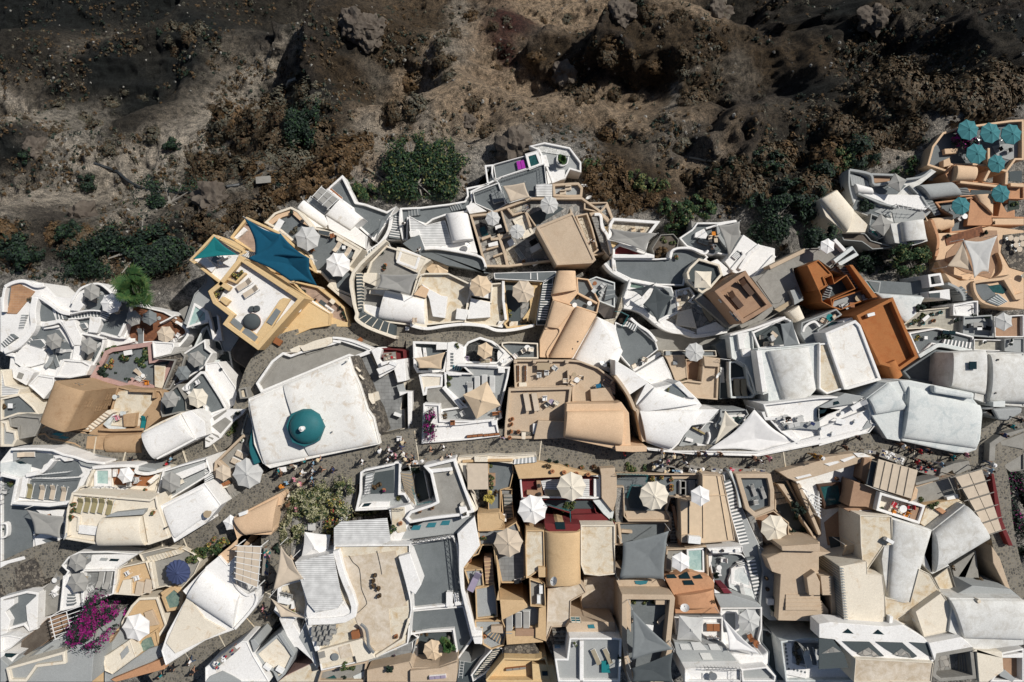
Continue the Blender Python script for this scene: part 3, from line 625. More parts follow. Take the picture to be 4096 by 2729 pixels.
def build_terrain():
 step=.42;xs=np.arange(-118,118,step);ys=np.concatenate([np.arange(-62,4,1.6),np.arange(4,100,step)]);X,Y=np.meshgrid(xs,ys);Z,wild,rk=height(X,Y)
 nx,ny=len(xs),len(ys);idx=np.arange(nx*ny).reshape(ny,nx)
 v=np.stack([X.ravel(),Y.ravel(),Z.ravel()],1);f=np.stack([idx[:-1,:-1].ravel(),idx[:-1,1:].ravel(),idx[1:,1:].ravel(),idx[1:,:-1].ravel()],1)
 me=bpy.data.meshes.new('ground');me.vertices.add(len(v));me.vertices.foreach_set('co',v.ravel());me.loops.add(f.size);me.loops.foreach_set('vertex_index',f.ravel());me.polygons.add(len(f));me.polygons.foreach_set('loop_start',np.arange(0,f.size,4));me.update();me.validate()
 c=np.zeros((nx*ny,3));den=np.zeros(nx*ny);xf,yf=X.ravel()+2.5*vnoise(X,Y,5,11).ravel()+1.5*vnoise(X,Y,1.6,13).ravel(),Y.ravel()+2.5*vnoise(X,Y,5,12).ravel()+1.5*vnoise(X,Y,1.6,14).ravel()
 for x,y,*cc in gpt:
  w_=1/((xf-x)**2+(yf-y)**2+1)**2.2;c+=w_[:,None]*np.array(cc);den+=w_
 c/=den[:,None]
 for s_,w_,cc in(('D0,215 40,258 100,308 180,350 240,380 330,420',1.5,.40),('D650,120 560,190 500,240 440,300 380,340 300,382 220,440 120,462 0,470',3.4,.36),('D430,330 330,430 250,520 200,560',1.8,.40),('u860,290 790,350 760,440 720,560',.6,.32),('D1060,30 1040,120 980,190 940,240 1000,300',2.6,.28),('D850,290 900,340 1000,350 1080,340',3,.33),('D1530,350 1600,330 1650,350',2,.3),('D2000,370 2060,350 2110,360',2.5,.36)):
  P_=[tuple(at(p,terr(p)))[:2]for p in PX(s_)];d,_,_=near(xf,yf,P_);a=(np.exp(-(d/w_)**2)*.9)[:,None];c=c*(1-a)+np.array([cc,cc*.9,cc*.76])*a
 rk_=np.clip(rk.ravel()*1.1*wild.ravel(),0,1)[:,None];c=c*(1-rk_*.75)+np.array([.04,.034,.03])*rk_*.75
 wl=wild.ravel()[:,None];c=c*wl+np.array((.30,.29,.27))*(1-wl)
 ca=me.color_attributes.new('soil_and_shade','FLOAT_COLOR','POINT');ca.data.foreach_set('color',np.concatenate([c,np.ones((len(c),1))],1).ravel());me.polygons.foreach_set(_dr,[True]*len(me.polygons))
 m,t,b,P=nodes('soil_and_shade',.95);a=t.nodes.new('ShaderNodeVertexColor');a.layer_name='soil_and_shade'
 n1=tex(t,_a4,P,1.1,Detail=10.0,Roughness=.75);n2=tex(t,'Voronoi',P,2.6);n3=tex(t,_a4,P,7,Detail=6.0,Roughness=.8)
 base=mix(t,1.,a.outputs[0],ramp(t,n1.outputs[0],[(.38,(.3,.3,.3)),(.5,(.95,.95,.95)),(.62,(1.6,1.55,1.5))]),_cc)
 base=mix(t,1.,base,ramp(t,n3.outputs[0],[(.4,(.35,.33,.32)),(.5,(1,1,1)),(.6,(1.7,1.65,1.6))]),_cc)
 base=mix(t,.5,base,ramp(t,n2.outputs[_c5],[(.1,(1.4,1.4,1.35)),(.4,(.8,.8,.8))]),_cc)
 t.links.new(base,b.inputs[_by]);n4=tex(t,_a4,P,3.5,Detail=12.0,Roughness=.8);bump(t,b,n4.outputs[0],1,1.1)
 me.materials.append(M['soil_and_shade']);o=ob('ground',me);tag(o,kind=_dt)
STREETS=[]
def street(name,pts,zs,wd,mat,label,s):
 px=PX(pts);P=[at(p,z)for p,z in zip(px,zs)];P2=smooth([tuple(p)for p in P],5)
 L_,R_=ribbon(P2,wd);n=len(P2);v=[(a.x,a.y,p[2])for a,p in zip(L_,P2)]+[(a.x,a.y,p[2])for a,p in zip(R_,P2)];v+=[(a,b,c-5)for a,b,c in v]
 f=[]
 for i in range(n-1):f+=[(i,i+n,i+n+1,i+1),(i,i+1,i+1+2*n,i+2*n),(i+n,i+3*n,i+n+1+2*n,i+n+1)]
 me=mesh(name,v,f,mat);bm=bmesh.new();bm.from_mesh(me);bmesh.ops.recalc_face_normals(bm,faces=bm.faces);bm.to_mesh(me);bm.free()
 o=ob(name,me);tag(o,label,kind=_dt);T=Th();T.s=s;T.e=o;T.o=Vector((0,0,0))
 for i in range(n-1):
  def inv(a,z):k=120/4096.*(CAMZ-z)/CAMZ;return(2048+a[0]/k,1364.5-a[1]/k)
  q=[v[i],v[i+n],v[i+n+1],v[i+1]];REG.append(([inv(a,a[2])for a in q],(q[0][2]+q[2][2])/2,T))
street(_co,'D600,1150 700,1098 800,1068 900,1046 1000,1030 1150,1036 1300,1052 1500,1075 1700,1068 1900,1045 2060,1050 2200,1065 2260,1040 2353,985',[-.3,0,0,0,0,0,0,0,0,0,0,0,0,-.5],5.0,_b1,'cobbled main street through the village','the main street')
street(_co,'D640,1120 570,1170 480,1230 400,1272 250,1285 120,1285 0,1335',[0,-.3,-.9,-1.6,-2.6,-3,-3.4],4.2,_b1,'cobbled lane descending past the peach house','the lower lane')
street(_co,'D640,1130 635,1200 632,1300 628,1370 570,1450 450,1520 360,1580',[0,0,0,-.1,-.3,-.5,-.7],3.4,_b1,'narrow cobbled lane beside the white vaulted house','the narrow lane')
street(_co,'D80,1000 160,1020 260,1035 340,1052 430,1045 500,1010 555,960 575,900 600,840 650,795 740,775 850,768 960,772 1100,768 1260,770',[-5.6,-5.6,-5.4,-5.2,-5,-4.6,-4.6,-5,-5.4,-6,-7,-7.7,-7.8,-7.8,-7.8],3.0,_b1,'cobbled path curving around the church','the upper cobbled path')
street(_co,'D950,780 952,860 958,940 962,1030',[-7.6,-5,-2.5,0],1.9,_b1,'narrow stepped alley beside the church wall','the stepped alley')
street(_co,'D2260,1030 2290,1100 2300,1200 2320,1300 2353,1380',[0,0,0,0,0],2.8,_b1,'shaded lane under the bougainvillea at the right edge','the shaded lane')
street('path','D1240,770 1420,800 1540,800 1640,790 1720,760 1800,730',[-8,-8,-8,-7.8,-7.6,-7.4],5,_ae,'grey concrete path between the houses','the concrete path')
def joints(pts,z0,z1,sp,wd,label):
 P=smooth([tuple(at(p,z0))for p in PX(pts)],8);v,f=[],[];acc=0;L_=sum((P[i+1]-P[i]).length for i in range(len(P)-1));run=0
 for i in range(len(P)-1):
  d=P[i+1]-P[i];run+=d.length;acc+=d.length
  if acc>sp:
   acc=0;u=d.normalized();nn=Vector((-u.y,u.x,0));zz=z0+(z1-z0)*run/L_;c=P[i];k=len(v)
   for a,b in((-.06,-wd/2),(.06,-wd/2),(.06,wd/2),(-.06,wd/2)):q=c+u*a+nn*b;v.append((q.x,q.y,zz+.02))
   for a,b in((-.06,-wd/2),(.06,-wd/2),(.06,wd/2),(-.06,wd/2)):q=c+u*a+nn*b;v.append((q.x,q.y,zz-.6))
   f+=[(k,k+1,k+2,k+3),(k,k+4,k+5,k+1),(k+1,k+5,k+6,k+2),(k+2,k+6,k+7,k+3),(k+3,k+7,k+4,k)]
 tag(ob('street_joints',mesh('street_joints',v,f,_a0)),label,kind=_dt)
joints('D640,1120 570,1170 480,1230',.02,-.87,1.0,2.6,'pale step edges on the lower lane')
joints('D480,1230 400,1272 250,1285 120,1285',-.88,-2.97,3.4,3.6,'pale joints on the lower lane')
joints('D632,1300 628,1370 570,1450 450,1520 360,1580',.02,-.66,4,3.2,'pale joints on the narrow lane')
joints('D700,1098 800,1068 900,1046 1000,1030 1150,1036 1300,1052 1500,1075 1700,1068 1900,1045 2060,1050 2200,1065',.03,.03,14,4.6,'pale painted bands across the main street')
joints('D160,1020 260,1035 340,1052 430,1045 500,1010',-5.58,-4.62,3.5,2.8,'pale joints on the cobbled path')
build_terrain()
a0=B('a40,160 270,85 500,120 640,270 800,290 900,190 1000,130 1130,115 1250,190 1290,245 1500,345 1480,600 1440,750 1560,790 1250,860 1180,950 1080,1060 990,1170 620,1240 500,1450 320,1290 150,1200 105,1100 120,960 0,900 0,280 30,270',-9.6,_a,'sprawling whitewashed cave hotel with grey terraces and curved stairs','the white cave hotel',par=0,h=6,k=_c1)
F(a0,'a130,150 230,130 400,215 330,300 190,470 75,465 110,330','brick',.1);F(a0,'a75,165 128,155 108,330 70,462 22,450 60,330',_ab,.02)
F(a0,'a405,345 470,340 600,385 600,430 640,540 525,560 410,550',_ab);F(a0,'a935,290 960,190 1100,145 1200,172 1275,245 1370,330 1485,362 1455,600 1420,745 1150,690 1165,560 1140,540 1250,480 1140,430 925,440',_ab)
F(a0,'a850,550 1030,510 1000,680 945,700 890,650',_ab);F(a0,'a400,620 470,605 490,655 680,650 820,860 800,990 690,1000 640,1110 560,1095 620,960 590,900 520,840 420,760 375,690',_ab)
F(a0,'a945,750 1180,775 1150,870 1060,1050 925,1030 945,880',_ab);F(a0,'a780,490 1140,435 1150,500 790,530',_ab,-.0);F(a0,'a150,985 250,1000 300,1040 220,1090',_ab)
W(a0,'a50,160 150,110 270,95 400,150 500,140',.45,.5,_a,1);W(a0,'a30,450 30,300 50,170',.35,.8,_a,1)
W(a0,'a400,270 470,290 600,380 700,450 800,470',.45,.8,_a,1);W(a0,'a810,350 900,200 1000,145 1130,125 1230,190 1280,240',.28,1.0,_a,1);W(a0,'a1280,250 1370,295 1495,345',.28,1.0,_a)
W(a0,'a400,280 370,450 380,600 330,700 200,830 40,900',.8,.9,_a,1);W(a0,'a800,470 950,440 1050,430 1160,440',.2,.9,_a,1);W(a0,'a480,600 600,575 690,560 780,680 850,840',.5,.9,_a,1)
W(a0,'a500,635 600,625 670,610',.3,.5,_a);W(a0,'a780,530 900,525 1030,505',.18,.7,_a);W(a0,'a1150,690 1330,740 1430,745',.3,.7,_a,1);W(a0,'a1430,580 1400,650 1360,730',.35,.9,_a,1)
W(a0,'a1185,770 1160,880 1100,1000 1060,1060',.3,.9,_a,1);W(a0,'a945,700 1050,720 1190,755',.25,.9,_a);W(a0,'a160,945 60,925',.5,.5,_a);W(a0,'a540,870 590,930 560,1030 510,1080',.55,.55,_aa,1)
C(a0,'a960,190 950,270 920,320 960,370 905,440 800,430 850,300 880,240',.8,_a);C(a0,'a1030,505 1160,510 1150,600 1110,690 1010,680',.75,_a);C(a0,'a700,560 850,540 890,640 940,740 920,830 850,830',1.0,_a)
C(a0,'a850,840 940,830 915,1030 820,1020',.9,_a);C(a0,'a345,770 470,760 530,830 480,870 340,830',.5,_a,fl=_ab);C(a0,'a905,590 970,570 1010,630 950,650',.5,_a,fl=_ab)
C(a0,'a290,820 480,840 530,930 500,1040 350,1080 240,1080 170,1030 160,950',.35,_a,name=_dd)
S(a0,'a790,530 780,485 1140,440 1150,500',10,0,.1);S(a0,'a640,445 650,545 770,530 720,430',3,0,.5);S(a0,'a350,700 405,755 165,950 115,905',8,0,-1.2);S(a0,'a120,700 180,745 40,870 0,820',6,.1,-.8)
S(a0,'a870,660 905,625 955,690 925,745',4,.1,.7,_a,_aa);S(a0,'a1180,450 1270,470 1200,560 1140,520',4,.05,.6);S(a0,'a290,480 240,480 205,655 265,650',6,0,-1.0,_aa,_a)
a1=B('a620,1200 720,990 950,1010 1045,1060 990,1175 800,1210',-7.9,_a,'low white roof wedged above the tan stone house','the wedge-shaped white roof',par=.25,ph=.2)
a2=B('a320,1290 430,1170 620,1200 610,1310 500,1450',-8.3,_a,'small sloping white roof above the left lane corner','the sloping white roof',par=.2,ph=.15)
a3=B('a148,1205 135,1090 240,1080 390,1140 300,1292',-8.4,_a,'white rooftop with a small square skylight','the skylight roof',par=0);F(a3,'a215,1140 272,1160 245,1220 190,1200',_ae,.05,_bi)
B('a0,530 140,505 150,655 210,660 270,600 260,680 110,840 0,860',-11.2,_aa,'pale grey lower terrace at the left picture edge','the pale lower terrace',par=.25,ph=.4,k=_ag)
a4=B('a1500,360 1640,380 1880,440 2110,560 2150,700 2000,790 1740,800 1560,815 1445,745',-9.9,_a,'courtyard paved in brown checkered tiles','the checkered courtyard',fl=_c7,par=.2,ph=.4,k=_ag)
W(a4,'a1830,580 1930,530 2010,485',.22,.9,_a);W(a4,'a2010,560 2080,600 2160,690 2060,830 1960,930',.35,.9,_a,1);F(a4,'a1400,760 1550,750 1550,815 1400,830',_a,.2);S(a4,'a1960,530 2020,490 2090,560 2030,600',5,0,.8,_c7,_aw);S(a4,'a2060,440 2150,380 2230,470 2130,560',5,0,.8,_ae,_ae)
a5=B('a1200,900 1280,860 1740,790 1755,985 1990,950 2000,1010 1850,1345 1480,1330 1030,1200 1160,990',-8.8,'pink','pink walled garden courtyard with grey floor and bushes','the pink walled garden',fl=_ab,par=.55,ph=.5,k=_ap);C(a5,'a1770,1060 1900,1048 1870,1330 1775,1310',.7,_ac,fl=_a0);C(a5,'a1500,1200 1760,1290 1640,1330 1440,1300',.25,'pink')
a6=B('a1745,785 1990,800 2000,850 1960,930 1760,980',-8.0,_a,'bright white flat roof beside the pink garden','the flat roof by the pink garden',par=.2,ph=.15)
tan1=B(_dz,-1.7,_bo,'tall tan plastered house with bulging roof and small windows','the tall tan house',par=0,h=7.5,bv=.25)
V(tan1,_dz,.05,.7,_bo);O(tan1,'a1255,1415 1015,1500 905,1280',.8,1.1,_a7,_bo);O(tan1,'a1130,1550 1230,1520',.8,1.0,_bv,_bo)
tan2=B('a1345,1300 a1480,1335 a1840,1345 a1870,1400 f1870,70 f1650,250 f1655,500 f1230,470 f980,470 f850,400 f560,340 f510,290 f430,300 f390,250 f520,180 f1000,240 f1260,20',-5.6,_bo,'rambling tan plaster terrace house below the tall tan house','the tan terrace',par=.2,ph=.3)
F(tan2,'a1350,1370 a1500,1330 a1740,1400 a1740,1500 f1640,60 f1600,190 f1400,190 f1180,170 f1290,40',_a0);V(tan2,'f1235,290 1235,490 1650,505 1640,275',.15,.8,_bo);C(tan2,'f1410,60 1560,40 1540,200 1420,200',.8,_bo);C(tan2,'f1000,310 1230,300 1225,470 985,450',.4,_bo)
S(tan2,'f1230,10 1290,40 1000,290 940,250',9,1.4,0,_ac,_ad);F(tan2,'f590,285 650,265 735,280 690,310',_bv,.25,_bi);F(tan2,'f665,325 720,305 800,320 750,340',_bv,.25,_bi);C(tan2,'f1180,170 1300,50 1310,80 1240,190 1440,210 1430,240 1250,230',.6,_av)
W(tan2,'a1480,1350 a1760,1360 a1760,1440',.35,.8,_bo);W(tan2,'f1130,230 1300,240 1640,230',.3,.7,_bo)
vault_w=B('f1640,262 1790,575 2300,330 2260,130 2180,15',-2.5,_a,'long white vaulted house with rows of small roof vents','the white vaulted house',par=0)
V(vault_w,'f1645,265 f1792,570 f2245,330 f2080,50',.03,1.1,_a);C(vault_w,'f2080,45 f2190,10 f2350,140 g10,300 f2240,340 f2150,180',.25,_a)
W(vault_w,'f1795,568 2000,465 2245,335',.25,.35,_a);W(vault_w,'f1648,258 1850,150 2085,45',.25,.3,_ac)
B('f0,130 70,140 90,235 175,250 190,350 150,430 0,430',-4.6,_ac,'grey roof terrace with sandy edge at the left edge','the sandy-edged roof',fl=_aa,par=.3,ph=.3)
B('f95,90 200,60 460,85 475,165 400,310 190,350 200,210 110,200',-5.0,_ae,'rough stone walled yard under the tall tan house','the rough stone yard',fl=_ae,par=.25,ph=.3,k=_br)
B('a0,1110 30,1130 60,1290 230,1330 210,1400 10,1430 0,1440',-7.2,_ac,'white slatted rooftop at the left edge','the slatted rooftop',fl=_cf,par=.15,ph=.1)
B('a0,1440 a220,1390 a380,1530 f450,60 f200,60 f0,130',-6.9,_ac,'small grey terrace with a white table and potted succulents','the small left terrace',fl=_ab,par=.25,ph=.4,k=_ag)
f1=B('f0,600 110,460 600,440 860,520 1060,590 1230,612 1060,680 990,800 940,900 830,1070 570,1112 140,1087 200,800 0,735',-2.9,_a,'white split-level hotel terrace with a row of sunbeds','the white sunbed terrace',par=0,h=5,k=_c1)
F(f1,'f225,480 400,490 615,520 610,575 500,640 480,690 350,655 290,610 165,590',_ab);F(f1,'f615,590 890,595 950,730 900,770 380,790 480,700 580,690',_ab);F(f1,'f365,800 930,780 880,910 820,960 800,1065 290,1025 250,1000 340,820',_ab,-.0)
W(f1,'f120,460 400,455 600,470 720,520 860,550 1000,600 1200,620',.3,.9,_a);W(f1,'f0,745 200,800 150,1075 560,1100 800,1070',.45,.8,_a);W(f1,'f290,780 250,1010',.7,.5,_a);C(f1,'f620,530 850,530 830,590 740,600 690,560 630,570',.6,_a);W(f1,'f290,760 480,710 600,580',.5,.9,_a,1);C(f1,'f870,550 1000,580 1200,620 1040,670 930,640',.5,_aa);C(f1,'f0,620 170,590 350,640 330,760 200,790 0,720',.25,_av)
C(f1,'f145,475 215,470 210,580 150,600',.4,_aa);F(f1,'f175,598 240,595 300,622 230,625',_a7,.3,_bi)
f2=B('f0,745 195,805 140,1087 560,1112 810,1095 770,1230 740,1470 400,1420 395,1567 k390,60 k0,330',-3.9,_a,'broad grey terrace with rattan chairs and a grey shade sail','the broad grey terrace',fl=_ab,par=.2,ph=.4,k=_ag)
C(f2,'f410,1155 660,1150 760,1160 750,1235 580,1220 480,1215',.4,_a);W(f2,'f0,1320 70,1320 70,1450 0,1480',.25,.6,_a,1)
k0=B('f395,1470 f470,1420 f720,1480 f600,1567 k600,60 k480,110 k90,210 k0,260 k0,190 k90,170 k410,80',-3.2,_a,'white stepped wall terrace above the old stone stairs','the white stepped terrace',par=0,k=_ag)
F(k0,'f480,1500 600,1470 660,1490 590,1567',_ab);F(k0,'k480,0 590,0 490,40',_ab,.0)
f3=B('f1060,665 1330,640 1560,645 1800,685 1870,700 1790,960 1710,1030 820,1000 905,890 975,870',-1.6,_ac,'cream hotel terrace with a square pale pool and tiled deck','the cream pool terrace',par=.2,ph=.35,k=_ag,fl=_ac)
F(f3,'f1285,690 1540,685 1560,750 1820,750 1690,880 1310,865','tiles',.05);W(f3,'f1060,670 1330,650 1560,655 1560,720 1700,740 1850,700',.35,.8,_a,1);W(f3,'f1075,690 1020,790 985,890',.3,.7,_ac);C(f3,'f1290,690 1330,690 1330,775 1290,775',.5,_a);C(f3,'f1570,650 1800,690 1750,720 1600,700',.6,_aa)
S(f3,'f1800,740 1850,760 1730,860 1690,830',5,.1,1,_ac,_a)
f4=B('f820,960 1715,1035 1795,985 1815,1105 1940,1480 1710,1558 1150,1560 735,1490 765,1150',2.1,_ac,'cream two-storey hotel block with roof sunbeds','the cream roof deck',par=.25,ph=.4,h=9,k=_c1)
V(f4,'f1190,1235 1150,1562 1690,1556 1640,1215',.1,1.1,_ac);C(f4,'f1640,1215 1700,1160 1820,1150 1930,1480 1700,1556',.35,_ac);C(f4,'f905,1330 1120,1350 1105,1450 895,1425',.35,_a,'plinth');O(f4,'f1140,893 1290,893 1420,905',.9,1.1);C(f4,'f1240,1215 1300,1190 1660,1150 1640,1210 1200,1240',.8,_aa);W(f4,'f830,1200 900,1240 890,1400',.3,.3,_ac)
f5=B('f1832,1108 f2350,845 g185,1095 g0,1315 f2000,1532',1.6,_a,'plain white sloping roof with a low kerb','the plain white roof',par=.15,ph=.1,h=8)
V(f5,'f1875,1130 f2010,1480 g150,1130 f2340,900',.02,.35,_a)
f6=B('f1865,705 f2070,640 f2354,560 g10,550 g70,720 g40,760 f1935,1045 f1795,985',-.9,_a,'pale grey terrace with parasol and white stair rail','the pale grey terrace',fl=_aa,par=.2,ph=.4,k=_ag)
C(f6,'f2010,740 2354,610 2354,680 2090,800',.8,_a);S(f6,'g0,740 g60,700 g90,800 g0,850',5,0,.9)
y0=B('p920,1370 b1140,290 b610,890 b200,590 b272,490 b90,350 b32,210 b160,105',-3.4,_a3,'big yellow hotel block with a bright white roof deck','the yellow hotel roof',fl=_a,par=.55,ph=.7,h=9,k=_c1)
C(y0,'b215,588 285,505 590,705 855,310 900,285 985,300 612,872',.35,_a3,_b)
for q_ in('b245,535 300,500 438,610 400,668','b420,682 470,622 608,735 565,795','b702,565 815,405 870,440 765,605'):C(y0,q_,.45,_be,_c0,bv=.04)
C(y0,'b160,310 200,270 285,320 240,375',.7,_a3,_cj);F(y0,'b80,220 130,130 160,120 225,185 170,290 140,320',_ay,.05,_de);F(y0,'b280,30 340,-20 440,0 370,90',_ay,.05,_de)
W(y0,'b160,110 280,185',.6,.7,_a3);W(y0,'b240,60 350,110 460,0',.3,.6,_a3)
y1=B('b1140,290 1435,470 1430,605 1215,640 930,760 860,705 640,885',-6.4,_a3,'curved yellow lower roof hugging the cobbled path','the curved yellow roof',par=.1,ph=.1,h=5)
y2=B('b970,80 b1300,150 b1610,400 b1680,610 b1430,620 b1425,470 b1140,260',-7.4,_a3,'peach paved terrace behind the yellow parapet','the peach paved terrace',fl=_dl,par=.3,ph=.5,k=_ag)
C(y2,'b1430,500 1590,560 1660,570 1660,620 1430,615',.6,_a3);W(y2,'b1140,260 1290,370 1430,470',.25,.9,_a)
y3=B('p610,1120 p330,1420 p760,1750 p930,1370 p1000,1330 p940,1290',-4.6,_a3,'yellow walled roof terrace under the green shade sail','the yellow corner terrace',fl=_a,par=.3,ph=.6,h=9,k=_ag);C(y3,'p650,1130 810,1190 960,1280 920,1340 860,1310 680,1190',.5,_a3);S(y3,'p930,1360 980,1310 1100,1330 1060,1410',6,-.3,-1.6,_aa,_a);C(y3,'p445,1440 520,1380 640,1500 590,1560',.35,_a,_b)
y4=B('p990,920 1380,1100 1720,1400 1790,1567 1500,1400 b800,0 p950,1400 p1000,1300 p800,1160',-7.6,_a3,'yellow walled restaurant terrace under the blue sails','the blue sail terrace',fl=_dl,par=.32,ph=.6,h=7,k=_ag);C(y4,'p840,1170 960,1040 1000,1075 880,1190',.4,_a,_b);C(y4,'p1010,960 1130,1010 1330,1090 1300,1110 990,1000',.35,_a,_b)
y5=B('p1195,990 1310,875 1500,805 1590,850 1740,1030 2030,1110 2330,1290 2180,1500 2250,1567 b1700,60 b1700,280 b1500,200 b1320,0 p1760,1560 p1720,1380 p1380,1090',-8.4,_ac,'cream walled grey terrace with parasols and loungers','the cream walled terrace',fl=_ab,par=.3,ph=.5,k=_ag)
C(y5,'p1230,990 1340,900 1500,850 1490,900 1400,930 1290,1010',.35,_am);C(y5,'p1500,850 1600,870 1720,1010 1700,1030 1640,1000 1530,900',.4,_am);C(y5,'p1820,1070 1960,1090 1940,1150 1815,1120',.5,_ac,_ck,fl=_b9);C(y5,'p2030,1140 2150,1190 2320,1290 2220,1420 2200,1400 2240,1310 2020,1190',.4,_ac)
C(y5,'b1430,110 1510,210 1690,290 1690,400 1400,150',.7,_ac);F(y5,'b1440,70 1500,90 1520,210 1440,130',_ac,.6)
rock1=B('b290,905 b400,740 b620,895 b745,885 b700,990 b600,1080 b480,1110 b330,1010',-7.8,_bl,'rough lava rock outcrop under the yellow hotel','the lava rock outcrop',par=0,k=_bl,bv=.2)
b1=B('a2350,120 b0,-30 b120,120 b30,210 b90,350 b270,490 b200,590 b390,745 b290,905 b200,900 b160,770 b90,760 b0,430 a2210,640 a2110,580 a2230,240',-8.0,_aa,'grey concrete house with a pale plunge pool','the grey pool house',par=.12,ph=.2)
F(b1,'b70,510 130,500 160,650 110,720',_an,.02);W(b1,'b20,440 60,560 100,760 160,770',.35,.6,_a);C(b1,'b130,480 160,500 200,780 110,770 70,640 110,720 150,640',.4,_a)
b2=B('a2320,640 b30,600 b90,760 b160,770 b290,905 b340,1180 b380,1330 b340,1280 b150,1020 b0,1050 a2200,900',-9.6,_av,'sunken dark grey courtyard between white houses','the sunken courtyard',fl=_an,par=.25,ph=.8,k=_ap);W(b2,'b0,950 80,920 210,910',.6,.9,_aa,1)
b3=B('b0,1040 150,1020 230,1140 350,1310 390,1490 250,1567 160,1400 0,1130',-6.6,_a,'narrow white roof with a round vent beside the rock','the narrow white roof',par=.15,ph=.12)
b4=B('b0,1140 b180,1420 b260,1567 g90,60 g20,160 f2354,150 a2354,1560 a2080,1330 a2300,1130',-5.6,_a,'white walled grey terrace with square table and parasols','the white walled terrace',fl=_ab,par=.3,ph=.5,k=_ag)
b5=B('a1930,1370 a2040,1280 a2140,1450 a2150,1567 f2200,20 f2060,40 f1860,90 f1840,0 a1850,1440',-5.2,_ae,'narrow shaded grey court below two parasols','the narrow shaded court',fl=_an,par=.2,ph=.4,k=_ap)
b6=B('a1760,990 a2080,900 a2130,960 a2090,1100 a1950,1340 a1860,1350 a2000,1010',-7.0,_ae,'stepping stone strip of rubble beside the pink garden','the rubble strip',fl=_a5,par=.2,ph=.3,k=_br)
b7=B('a2090,930 a2170,880 a2354,760 b10,860 b90,920 b20,1030 a2354,1080 a2030,1290 a1980,1290 a2010,1150',-7.4,_a,'small white and grey terrace under two grey parasols','the two-parasol terrace',fl=_ab,par=.22,ph=.5,k=_ag)
b8=B('g0,190 g90,60 g260,0 g470,0 g430,60 g330,140 g230,260 g180,330 g40,430 g0,440',-4.0,_a,'white stepped planters climbing beside the church','the white stepped planters',par=0,k=_ag)
for q_ in('g80,190 230,90 300,140 180,275','g290,80 400,10 410,50 320,115','g75,270 150,300 165,330 100,290','g45,310 100,330 90,350 40,320','g10,345 60,370 50,380 5,360','g90,90 240,5 250,20 110,130'):F(b8,q_,_ae,.02)
b9=B('b380,1330 b470,1310 b500,1440 b400,1450',-3.6,_ae,'small square stone parapet beside the church corner','the square stone parapet',fl=_a0,par=.2,ph=.4,k=_cj)
ch0=B('b580,1270 b760,1010 b890,910 b980,940 b1090,900 b1460,800 b1560,760 b1920,880 b1740,990 b1650,960 b880,1280 b640,1380',-3.4,_a,'grey churchyard terrace with a curved white wall','the churchyard terrace',fl=_ae,par=.3,ph=.6,k=_ag)
C(ch0,'b1085,850 1250,780 1420,735 1458,740 1458,800 1380,850 1130,905',.8,_ac);C(ch0,'b970,880 1080,830 1095,890 1060,915 990,915',.7,_ac);C(ch0,'b1465,765 1560,780 1550,810 1465,795',.7,_a);C(ch0,'b1150,925 1380,860 1450,830 1440,860 1300,900 1160,945',.12,_ae,'kerb')
W(ch0,'b890,930 620,1280',.5,.1,_ae,name='kerb');W(ch0,'b1460,745 1560,755 1700,790 1900,870',.28,.8,_a,1)
ch=B('b495,1440 b880,1280 b1655,960 b1700,1110 b1780,1280 b1870,1567 g1940,95 g2010,400 g1250,560 g745,680 g660,620 g560,400 g540,190 g500,0',1.1,_cd,'big white church with low domed roof vaults','the church roof',par=.14,ph=.1,h=8,k='church',bv=.1)
V(ch,'b1655,985 g1990,395 g1200,540 b900,1290',.0,.9,_cd,n=20,sq=1);V(ch,'b910,1300 g1190,545 g690,640 b510,1470',.0,.55,_cd,n=16,sq=1)
ch1=B('b1660,960 b1720,950 b1780,1100 b1860,1250 b1930,1440 b2000,1567 g2080,260 g2000,270 g1930,60 b1850,1567 b1780,1290 b1700,1110',.4,_a5,'ragged stone bell wall along the church side','the stone side wall',par=0,h=6,k=_a9)
for q_ in('b1735,1075 1790,1130 1770,1140 1725,1090','b1775,1165 1830,1220 1810,1230 1765,1180','b1870,1385 1925,1385 1950,1500 1920,1510 1880,1450'):C(ch1,q_,.25,_ac,'niche')
ch2=B('b1740,990 b1880,920 b1990,1100 b2000,1210 b2160,1140 b2210,1260 b2290,1260 b2250,1567 g2290,0 g2300,210 g2080,260 g2000,270 g1930,60 b1900,1400 b1850,1250',-2.8,_ac,'grey paved church side court with white walls','the church side court',fl=_ce,par=.0,h=5,k=_ap)
W(ch2,'b1730,965 1895,905',.45,.8,_a);W(ch2,'b2230,1390 b2350,1370 g2354,300 g2040,390',.55,1.2,_a);C(ch2,'g2040,290 2230,240 2230,330 2040,390',.3,_aa);C(ch2,'g2220,240 2300,210 2310,290 2240,310',.5,_ac)
ch3=B('b1905,885 b1990,850 b2030,880 b2000,990 b2030,1020 b2290,985 b2310,1240 b2210,1260 b2170,1110 b2000,1210 b1965,1105 b1990,1090',-1.6,_a,'angular white roof with air conditioner by the red kiosk','the angular white roof',par=0,h=5);C(ch3,'b1965,1105 2160,1030 2190,1080 2000,1170',.6,_a);F(ch3,'b2200,1290 2280,1270 2310,1370 2230,1390',_aa,-.5);C(ch3,'b2010,1030 2090,1010 2105,1040 2025,1070',.6,_a,'cabinet')
ch4=B('b1990,855 b2060,870 b2220,880 b2280,890 b2290,985 b2090,1020 b2020,1015 b1990,930',-2.6,_bt,'small dark red kiosk terrace beside the alley','the red kiosk terrace',fl=_bt,par=.12,ph=.5,k='kiosk');C(ch4,'b2075,930 2160,920 2160,1010 2075,1015',.5,_b3,'counter')
